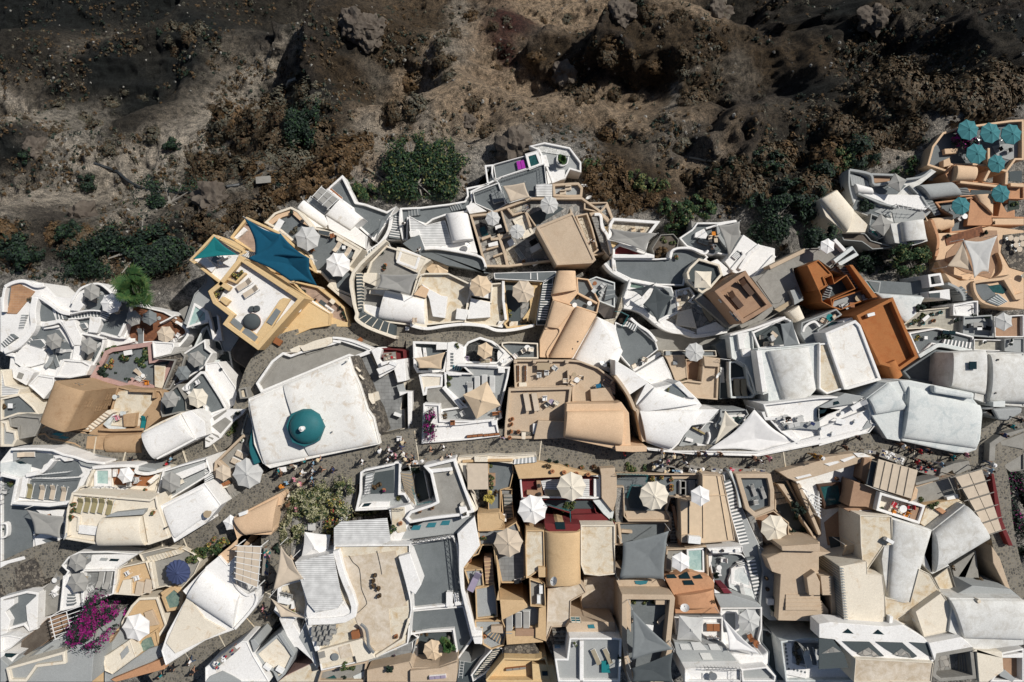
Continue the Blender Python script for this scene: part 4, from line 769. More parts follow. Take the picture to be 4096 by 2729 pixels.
g1=B('g480,40 g560,180 g510,300 g410,290',-1.4,_ae,'low stone parapet wedge beside the teal apse','the stone wedge',par=.15,ph=.3,fl=_ae,k=_a9)
g2=B('g500,400 g540,190 g560,400 g655,600 g560,640 g510,500',.6,'teal','teal painted church apse roof above the alley','the teal apse',par=0,h=6,k='apse',bv=.12)
g3=B('g110,600 g430,290 g510,300 g490,400 g590,560 g560,660 g740,810 g640,890 g400,1050 g120,1220 g160,960 g90,780',-1.2,_ad,'cream walled tavern terrace with huge pale parasol','the tavern terrace',fl=_ae,par=.3,ph=.7,k=_ag)
W(g3,'g140,600 320,770',.45,.7,_ad);S(g3,'g330,930 380,1000 190,1100 170,1000',8,0,-.8,_ae,_ae);W(g3,'g560,650 640,720 720,800',.25,.8,_ac,1);W(g3,'g130,950 200,900 270,890',.2,.7,_ac,1)
g4=B('g0,560 g60,640 g100,760 g110,900 g30,900 g0,830',-1.6,_a,'white curved stair wall beside the tavern terrace','the curved stair wall',par=0,k=_ag);S(g4,'g0,640 45,660 40,810 0,800',4,0,.6)
g5=B('g0,860 g110,900 g200,1110 g100,1210 g110,1250 g0,1320 f2200,920 f2354,840',.4,_a,'white terrace corner with a brown-topped round table','the white corner terrace',par=.12,ph=.3,k=_ag)
peach=B('g320,1330 g330,1240 g880,950 g910,990 g880,1100 g800,1110 g790,1210 g790,1390 g760,1440 g480,1440 g420,1450 g300,1567 l160,115 l250,220 l350,100 l360,0 g370,1500',1.8,_am,'peach plastered house with a long tapering roof','the peach house',par=.08,ph=.05,h=7)
V(peach,'g335,1250 g480,1440 g780,1400 g850,1000',.02,.7,_am)
l_w=B('l0,250 l160,118 l250,222 l340,130 l350,250 l300,350 l400,520 l480,575 l590,540 l560,700 l340,965 l0,1090 k1900,1380 k1850,1210 k1920,1000 k2150,580 k2095,520 k2354,260',2.2,_a,'large boat-shaped white roof tapering to the lower left','the boat-shaped roof',par=.12,ph=.08,h=8)
V(l_w,'k2150,590 l0,280 l400,560 l330,940',.02,.9,_a);C(l_w,'k2150,575 k2354,840 l240,970 l0,1080 k2010,1240 k1905,1120',.15,_ac);W(l_w,'l300,340 370,480 480,570 580,545 570,690 340,960',.3,.3,_a,1)
pergola('l370,0 l640,10 l600,480 l350,380',4.2,6,3,_ao,'white timber pergola with cream canvas strips',cov=_ak)
k1=B('k0,330 k90,250 k560,120 k720,100 k930,20 k680,270 k440,520 k300,510 k0,600',-3.6,_a5,'old brown stone stairway ramp','the old stone stairs',par=0,k=_a1);S(k1,'k400,130 520,440 0,590 0,330',12,.3,-1.0,_a5,_a5)
k2=B('k0,600 k300,520 k440,540 k430,960 k330,990 k270,920 k60,980 k0,1030',-2.0,_a,'small white courtyard with grey floor and cream parasol','the small white courtyard',fl=_ab,par=.3,ph=.5,k=_ap);C(k2,'k295,690 440,555 425,940 345,985 310,860',.8,_a);C(k2,'k0,640 160,610 160,680 60,760 120,860 80,1000 0,1040',.7,_a)
k3=B('k0,1040 k100,1030 k260,1060 k120,1180 k0,1240',-.9,_a,'white flat roof fragment at the lower left edge','the lower left roof fragment',par=.15,ph=.3);k3b=B('k0,1230 k60,1230 k215,1250 k100,1380 k0,1310',-.7,_a,'white roof with a dark square hatch at the left edge','the hatch roof',par=.0);F(k3b,'k60,1235 195,1245 135,1285 40,1280',_a7,.03,'hatch')
k4=B('k440,540 k560,440 k680,250 k730,270 k700,600 k680,760 k480,830 k430,800',-3.0,_a5,'rubble filled plot beside the stone stairs','the rubble plot',par=0,h=4,k=_br,fl=_ae)
k5=B('k700,230 k780,130 k900,70 k1230,65 k1590,95 k1340,250 k1300,560 k960,690 k680,760 k720,380 k770,300',0.0,_a,'white rooftop terrace with two grey parasols and loungers','the two grey parasols terrace',fl=_ce,par=.2,ph=.5,k=_ag)
C(k5,'k1050,110 1590,95 1330,270 920,280 1040,180',.3,_a);F(k5,'k1160,140 1240,145 1220,175 1140,170',_aa,.35,_bi);F(k5,'k1270,150 1370,155 1350,180 1250,175',_a7,.35,_bi);W(k5,'k940,290 1320,285 1310,450',.2,.7,_a);W(k5,'k935,300 950,680',.35,.8,_a);C(k5,'k720,350 780,330 900,560 920,690 690,750',.4,_a);S(k5,'k780,540 860,545 850,680 770,690',4,.45,.9)
k6=B('k1410,240 k1680,180 k1790,500 k1600,580 k1290,560 k1340,400 k1350,270',-.2,_ac,'ochre floored cream terrace with two cushioned benches','the ochre floored terrace',fl=_ar,par=.15,ph=.4,k=_ag);C(k6,'k1410,400 1500,390 1500,560 1350,560',.4,_ac);W(k6,'k1720,190 1770,500',.3,.6,_ac)
k7=B('k1590,95 k1900,20 k2100,30 k2220,90 k2300,180 k2230,330 k2080,500 k1900,470 k1780,500 k1720,220 k1640,190',-.5,_ac,'pale terrace and stairs under the blue-grey parasol','the blue parasol terrace',fl=_ae,par=.12,ph=.3,k=_ag);S(k7,'k1680,130 1720,200 2080,90 2040,40',10,.1,.9,_a0,_ac)
k8=B('k1840,540 k1960,470 k2070,480 k2120,560 k1930,720',-.4,_ar,'ochre platform around a pentagonal dark pool','the ochre pool platform',par=0,k=_ag)
k9=B('k1500,690 k1590,600 k1810,590 k1920,920 k1800,1090 k1400,1110 k1390,880',-.8,_ac,'ochre floored terrace under the big white parasol','the big white parasol terrace',fl=_ar,par=.3,ph=.4,k=_ag);C(k9,'k1650,770 1740,740 1820,910 1700,930',.35,_ad,_b);C(k9,'k1340,990 1480,850 1500,1100 1240,1260 1200,1240',.5,_aa)
k10=B('k1480,1090 k1620,1080 k1800,960 k1830,1150 k1550,1290 k1500,1200',-.5,_ar,'ochre terrace with a small arched stone pool','the arched pool terrace',par=.2,ph=.3,k=_ag)
k11=B('k1180,1280 k1240,1250 k1490,1080 k1560,1280 k1290,1480 k1200,1440',.8,_ac,'pale cream roof with a glazed lattice skylight','the lattice skylight roof',par=.1,ph=.1);F(k11,'k1380,1240 1460,1150 1480,1220 1400,1310',_aa,.1,_bi)
k12=B('k1080,1290 k1340,960 k1380,940 k1230,1260 k1180,1290 k1190,1567 k1050,1567 k1060,1300',-.9,_ar,'narrow ochre stairway running down between white roofs','the ochre stairway',par=0,k=_a1);S(k12,'k1080,1290 1160,1300 1330,1000 1270,1030',8,.2,1.2,_aw,_ar)
k13=B('k60,1410 k740,1210 k755,1220 k1010,1010 k1120,1080 k1070,1290 k1050,1567 k100,1567',3.0,_aa,'broad pale grey roof falling to the lower left corner','the broad pale grey roof',par=0,h=8);
k14=B('k340,1270 k630,1080 k860,1010 k1020,1010 k760,1225 k75,1400',1.4,_aa,'grey sloping roof strip with three slim skylights','the slim skylight roof',par=0,h=6)
for q_ in('k340,1270 430,1200 460,1205 380,1265','k490,1225 590,1150 620,1155 510,1225','k660,1170 770,1100 800,1105 680,1170'):F(k14,q_,_a6,.04,_bi)
k15=B('k65,1405 k740,1215 k750,1360 k420,1400 k300,1567 k100,1567',3.4,_ac,'sunken cream light well in the pale grey roof','the cream light well',fl=_ar,par=.3,ph=1.2,h=4,name='lightwell',cat='light well');C(k15,'k130,1460 330,1400 400,1410 180,1490',.3,_ac)
B('k220,1250 k250,1100 k430,940 k560,820 k620,1040 k340,1260',-2.4,_aw,'dark earth bank below the white pergola','the dark earth bank',par=0,h=3,name='bank',cat='earth bank',fl=_bl)
k16=B('k1270,1540 k1880,1290 k1890,1420 k1330,1567',.3,_bf,'dusty red awning roof along the narrow lane','the dusty red awning',par=0,h=3,k='awning',fl=_bf)
k17=B('k0,1290 k100,1380 k60,1440 k60,1567 k0,1567',0,_aa,'grey roof corner at the bottom left','the bottom left corner roof',par=0)
k18=B('k1540,1300 k1700,1190 k1830,1150 k1870,1270 k1620,1400 k1290,1560 k1200,1567 k1200,1450 k1300,1480',-.2,_aa,'pale curved wall roof above the dusty red awning','the pale curved roof',par=.1,ph=.1)
pergola('k570,820 k940,690 k1000,960 k630,1080',2.2,6,2,_ao,'white wooden pergola frame by the bougainvillea')
l0=B('g880,1130 g1080,950 g1480,800 g1760,800 g1720,1170 g1560,1290 g1480,1360 l1470,90 l1030,190 l860,0 g860,1300',-.2,_ad,'shaded vine garden with white tables beside the main street','the vine garden',fl=_bp,par=.15,ph=.3,k=_df)
l1=B('l1480,0 l2354,-10 m0,480 m20,740 l2354,860 l2330,1130 l1960,1290 l1830,1330 l1330,1440 l1290,1210 l1150,860 l1160,730 l1240,660 l1330,600 l1040,180 l1470,90',3.6,_a,'large white roof deck with weathered brown floor','the weathered roof deck',fl=_a0,par=.14,ph=.3,h=9,name=_cx)
F(l1,'l1545,140 2190,60 2320,690 2110,720 2130,1000 2200,1200 1960,1210 1800,1030 1720,810 1640,500',_cm,.03,'worn_screed');W(l1,'l1500,60 1570,320 1700,800 1180,880',.7,.8,_a,1);W(l1,'l1180,880 1290,1210',.5,.5,_a);C(l1,'l1170,680 1240,660 1270,770 1520,720 1580,640 1700,800 1180,890 1160,760',.5,_a)
F(l1,'l1240,910 1700,840 1760,1000 1690,1050 1310,1150',_a0,.05);C(l1,'l1290,1210 1800,1070 1960,1290 1740,1350 1720,1270 1320,1360',.6,_ac);F(l1,'l1530,1170 1660,1130 1700,1270 1560,1300',_cm,.65,'planter_bed');F(l1,'l1295,1230 1370,1210 1385,1280 1310,1300',_ae,.65,'planter_bed');W(l1,'l2340,850 2270,1080 1960,1280',.3,.6,_ac)
l2=B('l1030,190 l1470,90 l1530,400 l1580,640 l1520,720 l1270,765 l1180,660',4.3,_cf,'white slatted reed canopy roof','the slatted canopy',par=0,h=.15,k=_cy,bv=.01)
l3=B('g1480,1360 g1560,1290 g2090,1250 g2130,1510 g2000,1567 g1480,1567',3.4,_cf,'white slatted pergola roof beside the climbing vine','the slatted pergola roof',par=0,h=.15,k=_cy,bv=.01)
l4=B('l850,460 l940,430 l1120,380 l1180,660 l1150,860 l1090,820 l860,830 l785,750 l830,640',1.6,_a,'shaded patio with a white table and stacked chairs','the white table patio',fl=_a0,par=.25,ph=.5,k=_c);W(l4,'l850,480 840,640 1000,660 1000,730',.4,.6,_a)
l5=B('l850,840 l900,820 l1040,820 l1010,890 l1090,1010 l1150,880 l1230,1160 l1290,1420 l1220,1310 l1060,1170 l980,1160 l940,1040',2.6,_a,'crooked white roof with a dark triangular opening','the crooked white roof',par=0,h=6);F(l5,'l1080,1050 1150,920 1240,1180 1230,1300',_aa,.03)
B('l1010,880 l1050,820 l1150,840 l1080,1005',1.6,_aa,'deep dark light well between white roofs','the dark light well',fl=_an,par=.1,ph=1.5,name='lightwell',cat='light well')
l6=B('l560,1250 l830,1020 l1030,1250 l920,1480 l830,1567 l780,1450 l680,1400',3.2,_aa,'cream roof deck with grey kerbs and an air conditioner','the kerbed cream deck',fl=_ac,par=.3,ph=.25);C(l6,'l830,1020 870,1000 1030,1240 1000,1280',.4,_aa)
l7=B('l0,1400 l420,1100 l480,1100 l560,1270 l740,1567 l0,1567',3.8,_a,'bright white flat roof above the narrow lane stalls','the bright flat roof',par=.15,ph=.12);F(l7,'l60,1500 200,1440 320,1500 430,1567 0,1567',_aa,.12);C(l7,'l520,1090 560,1070 620,1140 560,1230',.3,_aa)
l8=B('l480,1060 l560,980 l660,1070 l570,1230',1.0,_aa,'grey stair landing between the lane and roofs','the grey stair landing',par=.1,ph=.2,k='landing')
l9=B('l930,1490 l1240,1340 l1330,1440 l1330,1567 l830,1567',1.4,'pink','pinkish stone roof slope at the bottom edge','the pinkish stone roof',par=0,fl=_a0)
l10=B('l1330,1440 l1860,1330 l1830,1567 l1290,1567',2.4,_ad,'beige facade courtyard with dark pond at the bottom','the beige bottom courtyard',fl=_ae,par=.2,ph=.5,k=_ap);F(l10,'l1300,1560 1480,1490 1540,1567',_cn,.06,'pond');F(l10,'l1700,1500 1830,1440 1840,1500 1720,1560',_av,.06)
l11=B('l1860,1430 l2354,1330 m30,1400 m300,1400 m540,1310 m540,1440 m300,1567 l1860,1567',3.2,_ad,'beige house front with red framed double door','the red door house',par=.1,ph=.1,fl=_ad)
l12=B('l1860,1330 l2354,1110 m80,1060 m0,1400 l1870,1425',1.2,_aa,'shaded grey alley terrace with potted plants','the shaded alley terrace',fl=_ce,par=.15,ph=.3,k=_ag)
l13=B('l2220,130 l2354,90 m130,450 m60,560 m0,520 l2354,640 l2300,420',4.2,_a,'long white parapet roof beside the grey awning deck','the long parapet roof',par=0,h=7)
g10=B('g1780,720 g1830,690 g2160,620 g2180,600 g2250,600 g2240,960 g2290,960 g2354,1050 g2354,1100 g2130,1150 g1720,1170 g1770,950',1.0,_a,'white stair tower court with flowering pots','the white stair court',par=.25,ph=.8,fl=_aa,k=_ap)
F(g10,'g1930,730 2170,690 2170,960 1900,970',_an,.02);S(g10,'g1830,970 1900,960 1930,730 1850,750',7,.2,1.2,_aa,_a);C(g10,'g1800,1080 1920,1060 2120,1060 2110,1140 1740,1160',.4,_a);F(g10,'g1830,1080 1915,1073 1880,1110 1800,1120',_a7,.45,_bi)
g11=B('h0,700 h-40,620 g2250,690 g2354,640 h10,700 h30,910 h70,1100 h60,1160 h0,1160 g2300,980 g2240,900',.4,_a,'slatted white staircase roof between courts','the striped stairs',par=0,fl=_ae,k=_a1);S(g11,'g2240,910 g2250,720 h0,700 h10,900',1,0,.1);S(g11,'g2240,720 h10,720 h60,1130 g2300,970',10,.2,-1.2,_ae,_bc,.25)
g12=B('g2110,1150 g2354,1090 h60,1160 h0,1290 g2340,1320 g2250,1500 g2200,1567 g2120,1500 g2140,1300',1.9,_a,'white roof corner with a cream planter and stool','the planter roof',par=0);F(g12,'g2140,1140 2290,1120 2310,1400 2220,1420 2150,1350',_a0,.05)
h1=B('h150,650 h520,560 h540,640 h740,1180 h560,1230 h220,1270 h0,1310 h-60,1250 h0,1170 h60,1150 h240,1090 h300,1060 h230,740',2.6,_a,'white framed grey roof terrace narrowing southwards','the white framed terrace',fl=_ae,par=.32,ph=.5,h=8,k=_ag);C(h1,'h205,690 480,665 490,705 215,735',.35,_a,_b);C(h1,'h560,1120 640,1120 680,1230 590,1260',.6,_a,_ck)
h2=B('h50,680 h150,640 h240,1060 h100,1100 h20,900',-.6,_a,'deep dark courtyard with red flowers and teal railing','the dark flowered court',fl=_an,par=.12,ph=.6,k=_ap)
h3=B('h0,1380 h200,1270 h560,1240 h690,1230 h740,1210 h710,1400 h0,1500 g2200,1567 g2330,1330',1.4,_aa,'pale grey house front with teal shuttered windows','the teal shuttered house',par=.1,ph=.1,h=6);
for q_ in('h70,1360','h245,1330','h405,1305'):F(h3,' '.join('h%d,%d'%(int(q_[1:].split(',')[0])+dx_,int(q_.split(',')[1])+dy_)for dx_,dy_ in((-60,25),(-30,-25),(60,-30),(40,22))),_bv,.04,_b7)
h4=B('h0,1540 h500,1450 h560,1567 m620,680 m20,745 m0,100',2.0,_a,'large grey floor courtyard with black awning truss','the truss courtyard',fl=_ab,par=.25,ph=.6,k=_ap)
h5=B('m20,740 m620,690 m720,1080 m560,1300 m540,1290 m490,970 m230,990 m0,1030 m0,900',1.2,_a,'dark grey lower courtyard beside a walled garden','the lower grey courtyard',fl=_ab,par=.2,ph=.5,k=_ap)
h6=B('m0,1000 m490,975 m545,1300 m530,1330 m330,1400 m10,1420 m20,1100 m80,1060',1.0,_a,'sunken palm garden with a beige octagonal parasol','the sunken garden',fl=_an,par=.14,ph=1.0,k=_df);C(h6,'m310,1300 540,1300 540,1330 330,1400',.4,_ad);C(h6,'m0,1100 80,1060 90,1120 30,1180 20,1390 0,1400',.8,_ad)
h7=B('h540,640 h550,550 h900,520 h1090,530 h1450,510 h1450,600 h1200,630 h900,590 h750,600',1.5,_ac,'cream street parapet roof with small planters','the cream street parapet',par=.1,ph=.15);C(h7,'h735,545 895,545 890,605 740,605',.5,_ac);W(h7,'h600,600 800,590 1180,585',.3,.3,_ar);S(h7,'h1200,575 1190,630 1455,605 1450,545',6,.2,.3,_aa,_a,.3)
h8=B('h560,620 h650,620 h640,690 h660,925 h730,1000 h780,1150 h740,1180',1.9,_ac,'narrow cream wall with dotted openings','the dotted cream wall',par=0,h=5,k=_a9)
h9=B('h655,620 h895,622 h900,918 h662,922',2.6,_ak,'taut square beige awning over a courtyard','the square beige awning',par=0,h=.08,k='awning',bv=.01)
h10=B('h600,600 h760,600 h900,600 h890,930 h880,1190 h800,1210 h660,930',-.6,_ac,'dark paved courtyard under the square beige awning','the dark paved courtyard',fl=_c6,par=0,h=4,k=_ap)
h11=B('h900,595 h1180,590 h1190,720 h1150,900 h1040,930 h1040,1180 h900,1200 h890,930',.8,_ar,'blue-grey floor court with a spiky planter','the blue-grey court',fl=_ab,par=.1,ph=.3,k=_ap);C(h11,'h900,735 980,735 980,880 905,880',.4,_aw,_ck)
h12=B('h1040,910 h1180,915 h1170,1000 h1200,1250 h1090,1270 h1060,1180',-.3,_ar,'narrow ochre stairwell with dark steps','the ochre stairwell',par=.12,ph=.4,fl=_ce,k=_a1);S(h12,'h1075,980 1170,980 1190,1250 1090,1250',7,.2,-1.0,_ae,_an)
h13=B('h770,1200 h1030,1180 h1040,1250 h1090,1280 h1050,1360 h950,1400 h780,1400',2.4,_ar,'square ochre roof beside the yellow steps','the square ochre roof',par=.1,ph=.08)
h14=B('h780,1400 h950,1380 h1090,1370 h1220,1290 h1300,1500 h1320,1567 m1320,390 m1180,430 m1050,430 m980,70 m940,0 m830,0 m790,100 m720,130 m650,250 m610,260 h800,1567',1.8,_ar,'ochre and grey stepped terrace beside the beige parasol','the ochre stepped terrace',fl=_ce,par=.12,ph=.3,k=_ag)
h15=B('h1195,640 h1450,605 h1700,640 h1860,690 h2170,755 h1250,800',1.4,_ar,'ochre street planter roof with potted shrubs','the ochre planter roof',par=0,h=5)
h16=B('h1250,700 h1600,690 h1850,720 h2190,760 h2190,1020 h2120,1030 h1530,1020 h1280,1050',1.0,_a,'white parapet terrace with dark red wooden floor','the dark red terrace',fl=_bt,par=.2,ph=.8,k=_ag);F(h16,'h1500,820 1700,800 2060,800 2060,1010 1560,1010',_cf,.3,'deck');C(h16,'h2110,800 2180,800 2180,1010 2110,1010',.5,_a,_b);C(h16,'h1450,820 1500,820 1530,1010 1340,980 1340,930 1460,930',.45,_aw);C(h16,'h1550,920 1740,930 1760,1005 1560,1005',.5,_bc,_b)
h17=B('h1260,1050 h1540,1030 h2100,1030 h2140,1180 h2350,1290 h2350,1320 h1860,1310 h1850,1200 h1540,1100 h1540,1400 h1340,1380',.6,_bt,'maroon floored lower court with round planter and pool','the maroon court',fl=_bt,par=.12,ph=.5,k=_ap);C(h17,'h1850,1215 2200,1200 2350,1290 2340,1315 1860,1312',.7,_bt);F(h17,'h1540,1020 2100,1020 2140,1140 1900,1140 1830,1180 1560,1090',_an,.03)
C(h17,'h2100,1050 2220,1030 2310,1040 2340,1180 2320,1290 2220,1200',.9,_av)
h18=B('h2180,680 h2354,670 h2354,770 i20,760 i20,1010 i0,1100 h2330,1180 h2200,1020 h2195,760',1.4,_ad,'plain beige vaulted roof strip by the main street','the beige roof strip',par=0,h=6)
h19=B('h1540,1390 h1550,1340 h1700,1290 h1950,1340 h1950,1390 m1960,440 m1860,470 m1560,480',2.8,_ar,'long ochre barrel vault behind a maroon gable','the ochre barrel vault',par=0,h=7);V(h19,'h1545,1390 h1955,1385 m1945,400 m1560,440',.02,1.3,_ar);C(h19,'h1545,1310 1950,1320 1955,1370 1900,1410 1750,1425 1600,1405 1550,1370',.4,_bt,'gable');F(h19,'h1660,1295 1775,1295 1785,1378 1680,1378',_a7,.45,_b7)
h20=B('h1330,1390 h1540,1390 m1550,240 m1370,370 m1330,380 h1320,1560',3.2,_ar,'narrow worn flat roof beside the barrel vault','the narrow worn roof',fl=_a0,par=.15,ph=.2);C(h20,'m1470,250 1555,250 1555,365 1475,365',.5,_ar,_cj)
h21=B('h1960,1330 h2354,1330 i0,1340 i0,1567 n0,380 m2354,330 m2170,350 m2000,330 m1960,220',2.9,_ac,'stained cream flat roof beside the barrel vault','the stained cream roof',fl=_a0,par=.14,ph=.2)
m1=B('m1370,380 m1550,440 m1560,680 m1550,710 m1380,700',3.4,_ar,'small ochre roof well with air conditioners','the ochre roof well',fl=_ae,par=.12,ph=.5)
m2=B('m1580,490 m1860,440 m1960,430 m2030,540 m1850,640 m1840,930 m1630,940 m1560,1110',2.6,_ad,'brown weathered flat roof with a hose','the brown weathered roof',fl=_cm,par=.12,ph=.15)
m3=B('m2000,370 m2210,330 m2320,370 m2354,340 m2354,800 m2180,790 m1990,770 m1960,650',-.2,_ad,'brown sunken court with teal doors','the teal door court',fl=_cm,par=.1,ph=.4,k=_ap)
m4=B('m1830,1060 m2354,1060 n80,1070 n60,1567 m1700,1567 m1660,1300 m1800,1300',5.0,_a,'white roof terrace with two khaki deck chairs','the khaki deck chair terrace',fl=_aa,par=.22,ph=.5,h=8,k=_ag)
m5=B('m1840,870 m2354,880 m2354,1055 m1820,1055 m1790,940',3.4,_ad,'pinkish beige house front with small teal windows','the pinkish house front',par=0,h=7);O(m5,'m1900,850',1,1.2,_bv,_ac);W(m4,'m1970,1100 1970,1567',.45,.5,_a);F(m4,'m2200,1330 2280,1320 2300,1460 2200,1460',_bw,.3,'towel')
for q_ in('m2000,780 2100,775 2120,865 2010,870','m1860,830 1935,825 1945,865 1865,868','m2190,815 2260,815 2270,870 2190,870'):F(m3,q_,_bv,.3,'door')
F(m5,'m2040,910 2110,905 2125,950 2050,950',_bv,.03,_b7)
m6=B('m1050,690 m1370,690 m1480,720 m1480,940 m1210,940 m1110,1000 m1050,860',2.0,_ar,'ochre sunbed terrace with three grey loungers','the ochre sunbed terrace',fl=_aa,par=.1,ph=.4,k=_ag);C(m6,'m1480,720 1560,700 1560,1100 1440,1060 1440,950 1470,940',1.2,_ar);C(m6,'m1100,990 1440,960 1530,1110 1110,1140',.9,_ar);C(m6,'m1210,960 1440,960 1440,1040 1210,1040',.95,_aw,reg=False)
m7=B('m1000,620 m1300,630 m1370,700 m1050,860 m960,50 m980,0 m1040,430',3.0,_ar,'ochre wedge roof left of the sunbed terrace','the ochre wedge roof',par=0,h=6)
m8=B('m745,490 m870,470 m970,430 m1000,620 m1010,820 m760,850',1.9,_ar,'pale grey patio with ochre kerbs and round bush','the round bush patio',fl=_aa,par=.15,ph=.3,k=_c)
m9=B('m620,280 m830,270 m850,470 m690,510',2.1,_ar,'small ochre ledge with a mauve sunbed','the mauve sunbed ledge',fl=_aa,par=.15,ph=.3,k='ledge')
S(m9,'m850,150 945,140 965,430 870,440',7,.3,-.8,_aw,_ar);
m10=B('m740,860 m1050,860 m1110,1000 m1080,1150 m930,1200 m830,1140 m820,960 m750,970',1.8,_ar,'winding ochre staircase around a beige post','the winding ochre stairs',fl=_aa,par=.15,ph=.3,k=_a1);S(m10,'m860,1010 930,960 1080,1060 1060,1150',6,.2,-.8,_ab,_ar);C(m10,'m930,930 1060,920 1070,1010 930,1000',.6,_ad)
m11=B('h540,1430 h740,1230 h800,1567 m610,260 m620,500 m750,970 m830,980 m820,1140 m720,1080 m560,420 h560,1567',2.5,_a,'long white parapet path with clay urns','the urn-lined parapet',par=0,h=7,k=_a9)
m12=B('m1085,1160 m1400,1140 m1490,1240 m1080,1270',1.6,_a5,'dark rubble roof strip above the yellow court','the dark rubble roof',par=0,k=_b6)
m13=B('m870,1540 m1080,1290 m1440,1300 m1560,1280 m1650,1567 m880,1567',2.8,_a3,'yellow walled court with a long bench','the yellow bench court',fl=_a3,par=.2,ph=1.0,k=_ap);C(m13,'m1400,1360 1650,1370 1690,1567 1410,1567',.9,_a3);F(m13,'m1515,1445 1580,1445 1585,1495 1520,1495',_a7,1.0,_bi)
m14=B('m700,1480 m940,1190 m960,1170 m1080,1180 m1060,1290 m860,1480 m720,1567',1.2,_a,'white spiral of steps beside a stone wall','the white curved steps',fl=_an,par=.1,ph=.5,k=_a1);S(m14,'m1040,1180 960,1200 740,1480 870,1470',11,.3,-.8,_an,_ac);W(m14,'m940,1200 820,1330 700,1500',.2,1,_a)
m15=B('m560,1320 m700,1340 m900,1200 m700,1480 m690,1567 m540,1567',.6,_aa,'dark narrow yard with leaning ladders','the ladder yard',fl=_an,par=0,k=_br)
m16=B('m720,1060 m820,1050 m830,1130 m740,1130',3.0,_a,'square white chimney block with a round hole','the white chimney block',par=0,k=_cj)
m17=B('m1560,1110 m1640,940 m1800,940 m1830,1260 m1660,1340',1.4,_aw,'brown stone stairs in shade beside a green cart','the brown stone stairs',par=0,k=_a1,fl=_a5);S(m17,'m1630,950 1790,950 1810,1230 1680,1230',6,.2,-.8,_a5,_ae)
m18=B('m0,1440 m330,1410 m540,1340 m530,1567 m0,1567',3.6,_ad,'beige ledge with a purple cushion bench','the beige ledge',par=0,h=5,k='ledge')
lane1=B('b1730,0 b1800,0 b1790,250 b1810,450 b2180,600 b2170,730 b1740,560',-6.4,_ab,'narrow stepped lane hugging the cream house','the narrow stepped lane',fl=_an,par=0,k=_a1);S(lane1,'b1735,0 1800,0 1795,430 1760,440',12,0,.5,_an,_ac);S(lane1,'b1750,540 b1850,480 b2180,600 b2170,730',5,0,.4,_an,_ac)
W(lane1,'q240,1190 b1700,0 b1700,300 b1740,460 b1740,540 b1900,640 b2190,745',.4,.7,_ac,1)
lane2=B('c960,0 c1680,-20 c1670,40 c1530,100 c970,70',-6.6,_a,'grey path with white kerbed steps above the courtyards','the white kerbed path',fl=_ab,par=.1,ph=.05,k='path');S(lane2,'c1380,0 1380,70 1540,90 1530,0',2,0,.1)
lane3=B('c1530,110 c1650,40 c1610,340 c1560,600 c1450,600 c1470,420',-6.2,_a,'steep dark steps with white painted edges','the painted steps',fl=_an,par=.08,ph=.05,k=_a1);S(lane3,'c1525,130 1645,125 1560,560 1465,550',15,0,.6,_an,_a)
c0=B('b1790,170 q60,1440 q240,1250 q720,1400 c110,0 c40,250 c170,290 c190,620 b2354,605 b1990,560 b1820,440 b1780,260',-7.2,_ac,'cream walled court with pool and grey shade sail','the cream pool court',fl=_ae,par=.25,ph=.5,k=_ap)
C(c0,'q365,1270 440,1280 760,1420 690,1470 600,1567 560,1550 370,1460 350,1400',.4,_ac,_dd);C(c0,'b1830,0 1970,0 1950,150 1790,90',.6,_ac);C(c0,'b1890,200 2080,190 2050,260 1880,240',.8,_ac);C(c0,'b1830,360 1900,370 2010,400 2000,530 1890,480 1820,430',.4,_a)
V(c0,'b2080,200 b1995,530 c175,600 c170,300',.3,1.1,_a)
c1=B('c40,250 c120,20 c170,0 c440,0 c690,120 c700,220 c670,320 c660,410 c640,540 c610,560 c190,600 c170,290 c30,270',-7.0,_ac,'cream courtyard with stained floor and white outbuildings','the stained cream courtyard',fl=_a0,par=.2,ph=.6,k=_ap)
C(c1,'c130,120 230,190 360,260 430,270 400,520 260,500 220,300',.9,_a);C(c1,'c40,250 130,140 220,190 180,290',1.0,_am);C(c1,'c535,405 680,425 640,540 520,530',.9,_a);C(c1,'c0,270 170,290 190,630 0,600',.7,_ac);W(c1,'c0,600 180,640 400,610 620,590 850,610 1000,660 1200,650 1430,600',.4,1,_a,1)
c2=B('c690,110 c700,290 c920,330 c930,120 c1060,110 c1110,540 c1000,620 c620,570 c660,400',-7.1,_ac,'white walled court with a cream parasol and sun chairs','the cream parasol court',fl=_a0,par=.2,ph=.6,k=_ap);C(c2,'c700,290 920,340 920,510 655,530',.9,_a);C(c2,'c690,110 940,90 950,180 930,300 700,260',.2,_a);C(c2,'c1020,550 1100,560 1060,630 1000,620',.4,_a)
c3=B('c1060,75 c1520,95 c1440,610 c1110,640 c1070,580 c1110,540',-7.0,_a3,'yellow walled dark court under a beige parasol','the yellow walled court',fl=_an,par=.25,ph=.7,k=_ap);W(c3,'c1070,90 1070,300 1100,540',.35,.8,_a);C(c3,'c1360,140 1430,110 1520,100 1460,420 1430,600 1290,530 1380,400',.25,_a3);F(c3,'c1270,350 1370,340 1330,500 1270,520',_bp,.06);C(c3,'c1140,560 1240,555 1235,610 1140,620',.3,_ac,_b)
vp=B('c1690,0 c1900,0 c1920,220 c1810,360 c1640,310 c1620,240',-5.2,_am,'upper peach barrel vault between stairs and terrace','the upper peach vault',par=0);V(vp,'c1620,250 c1910,200 c1900,-20 c1690,-20',.02,.8,_am)
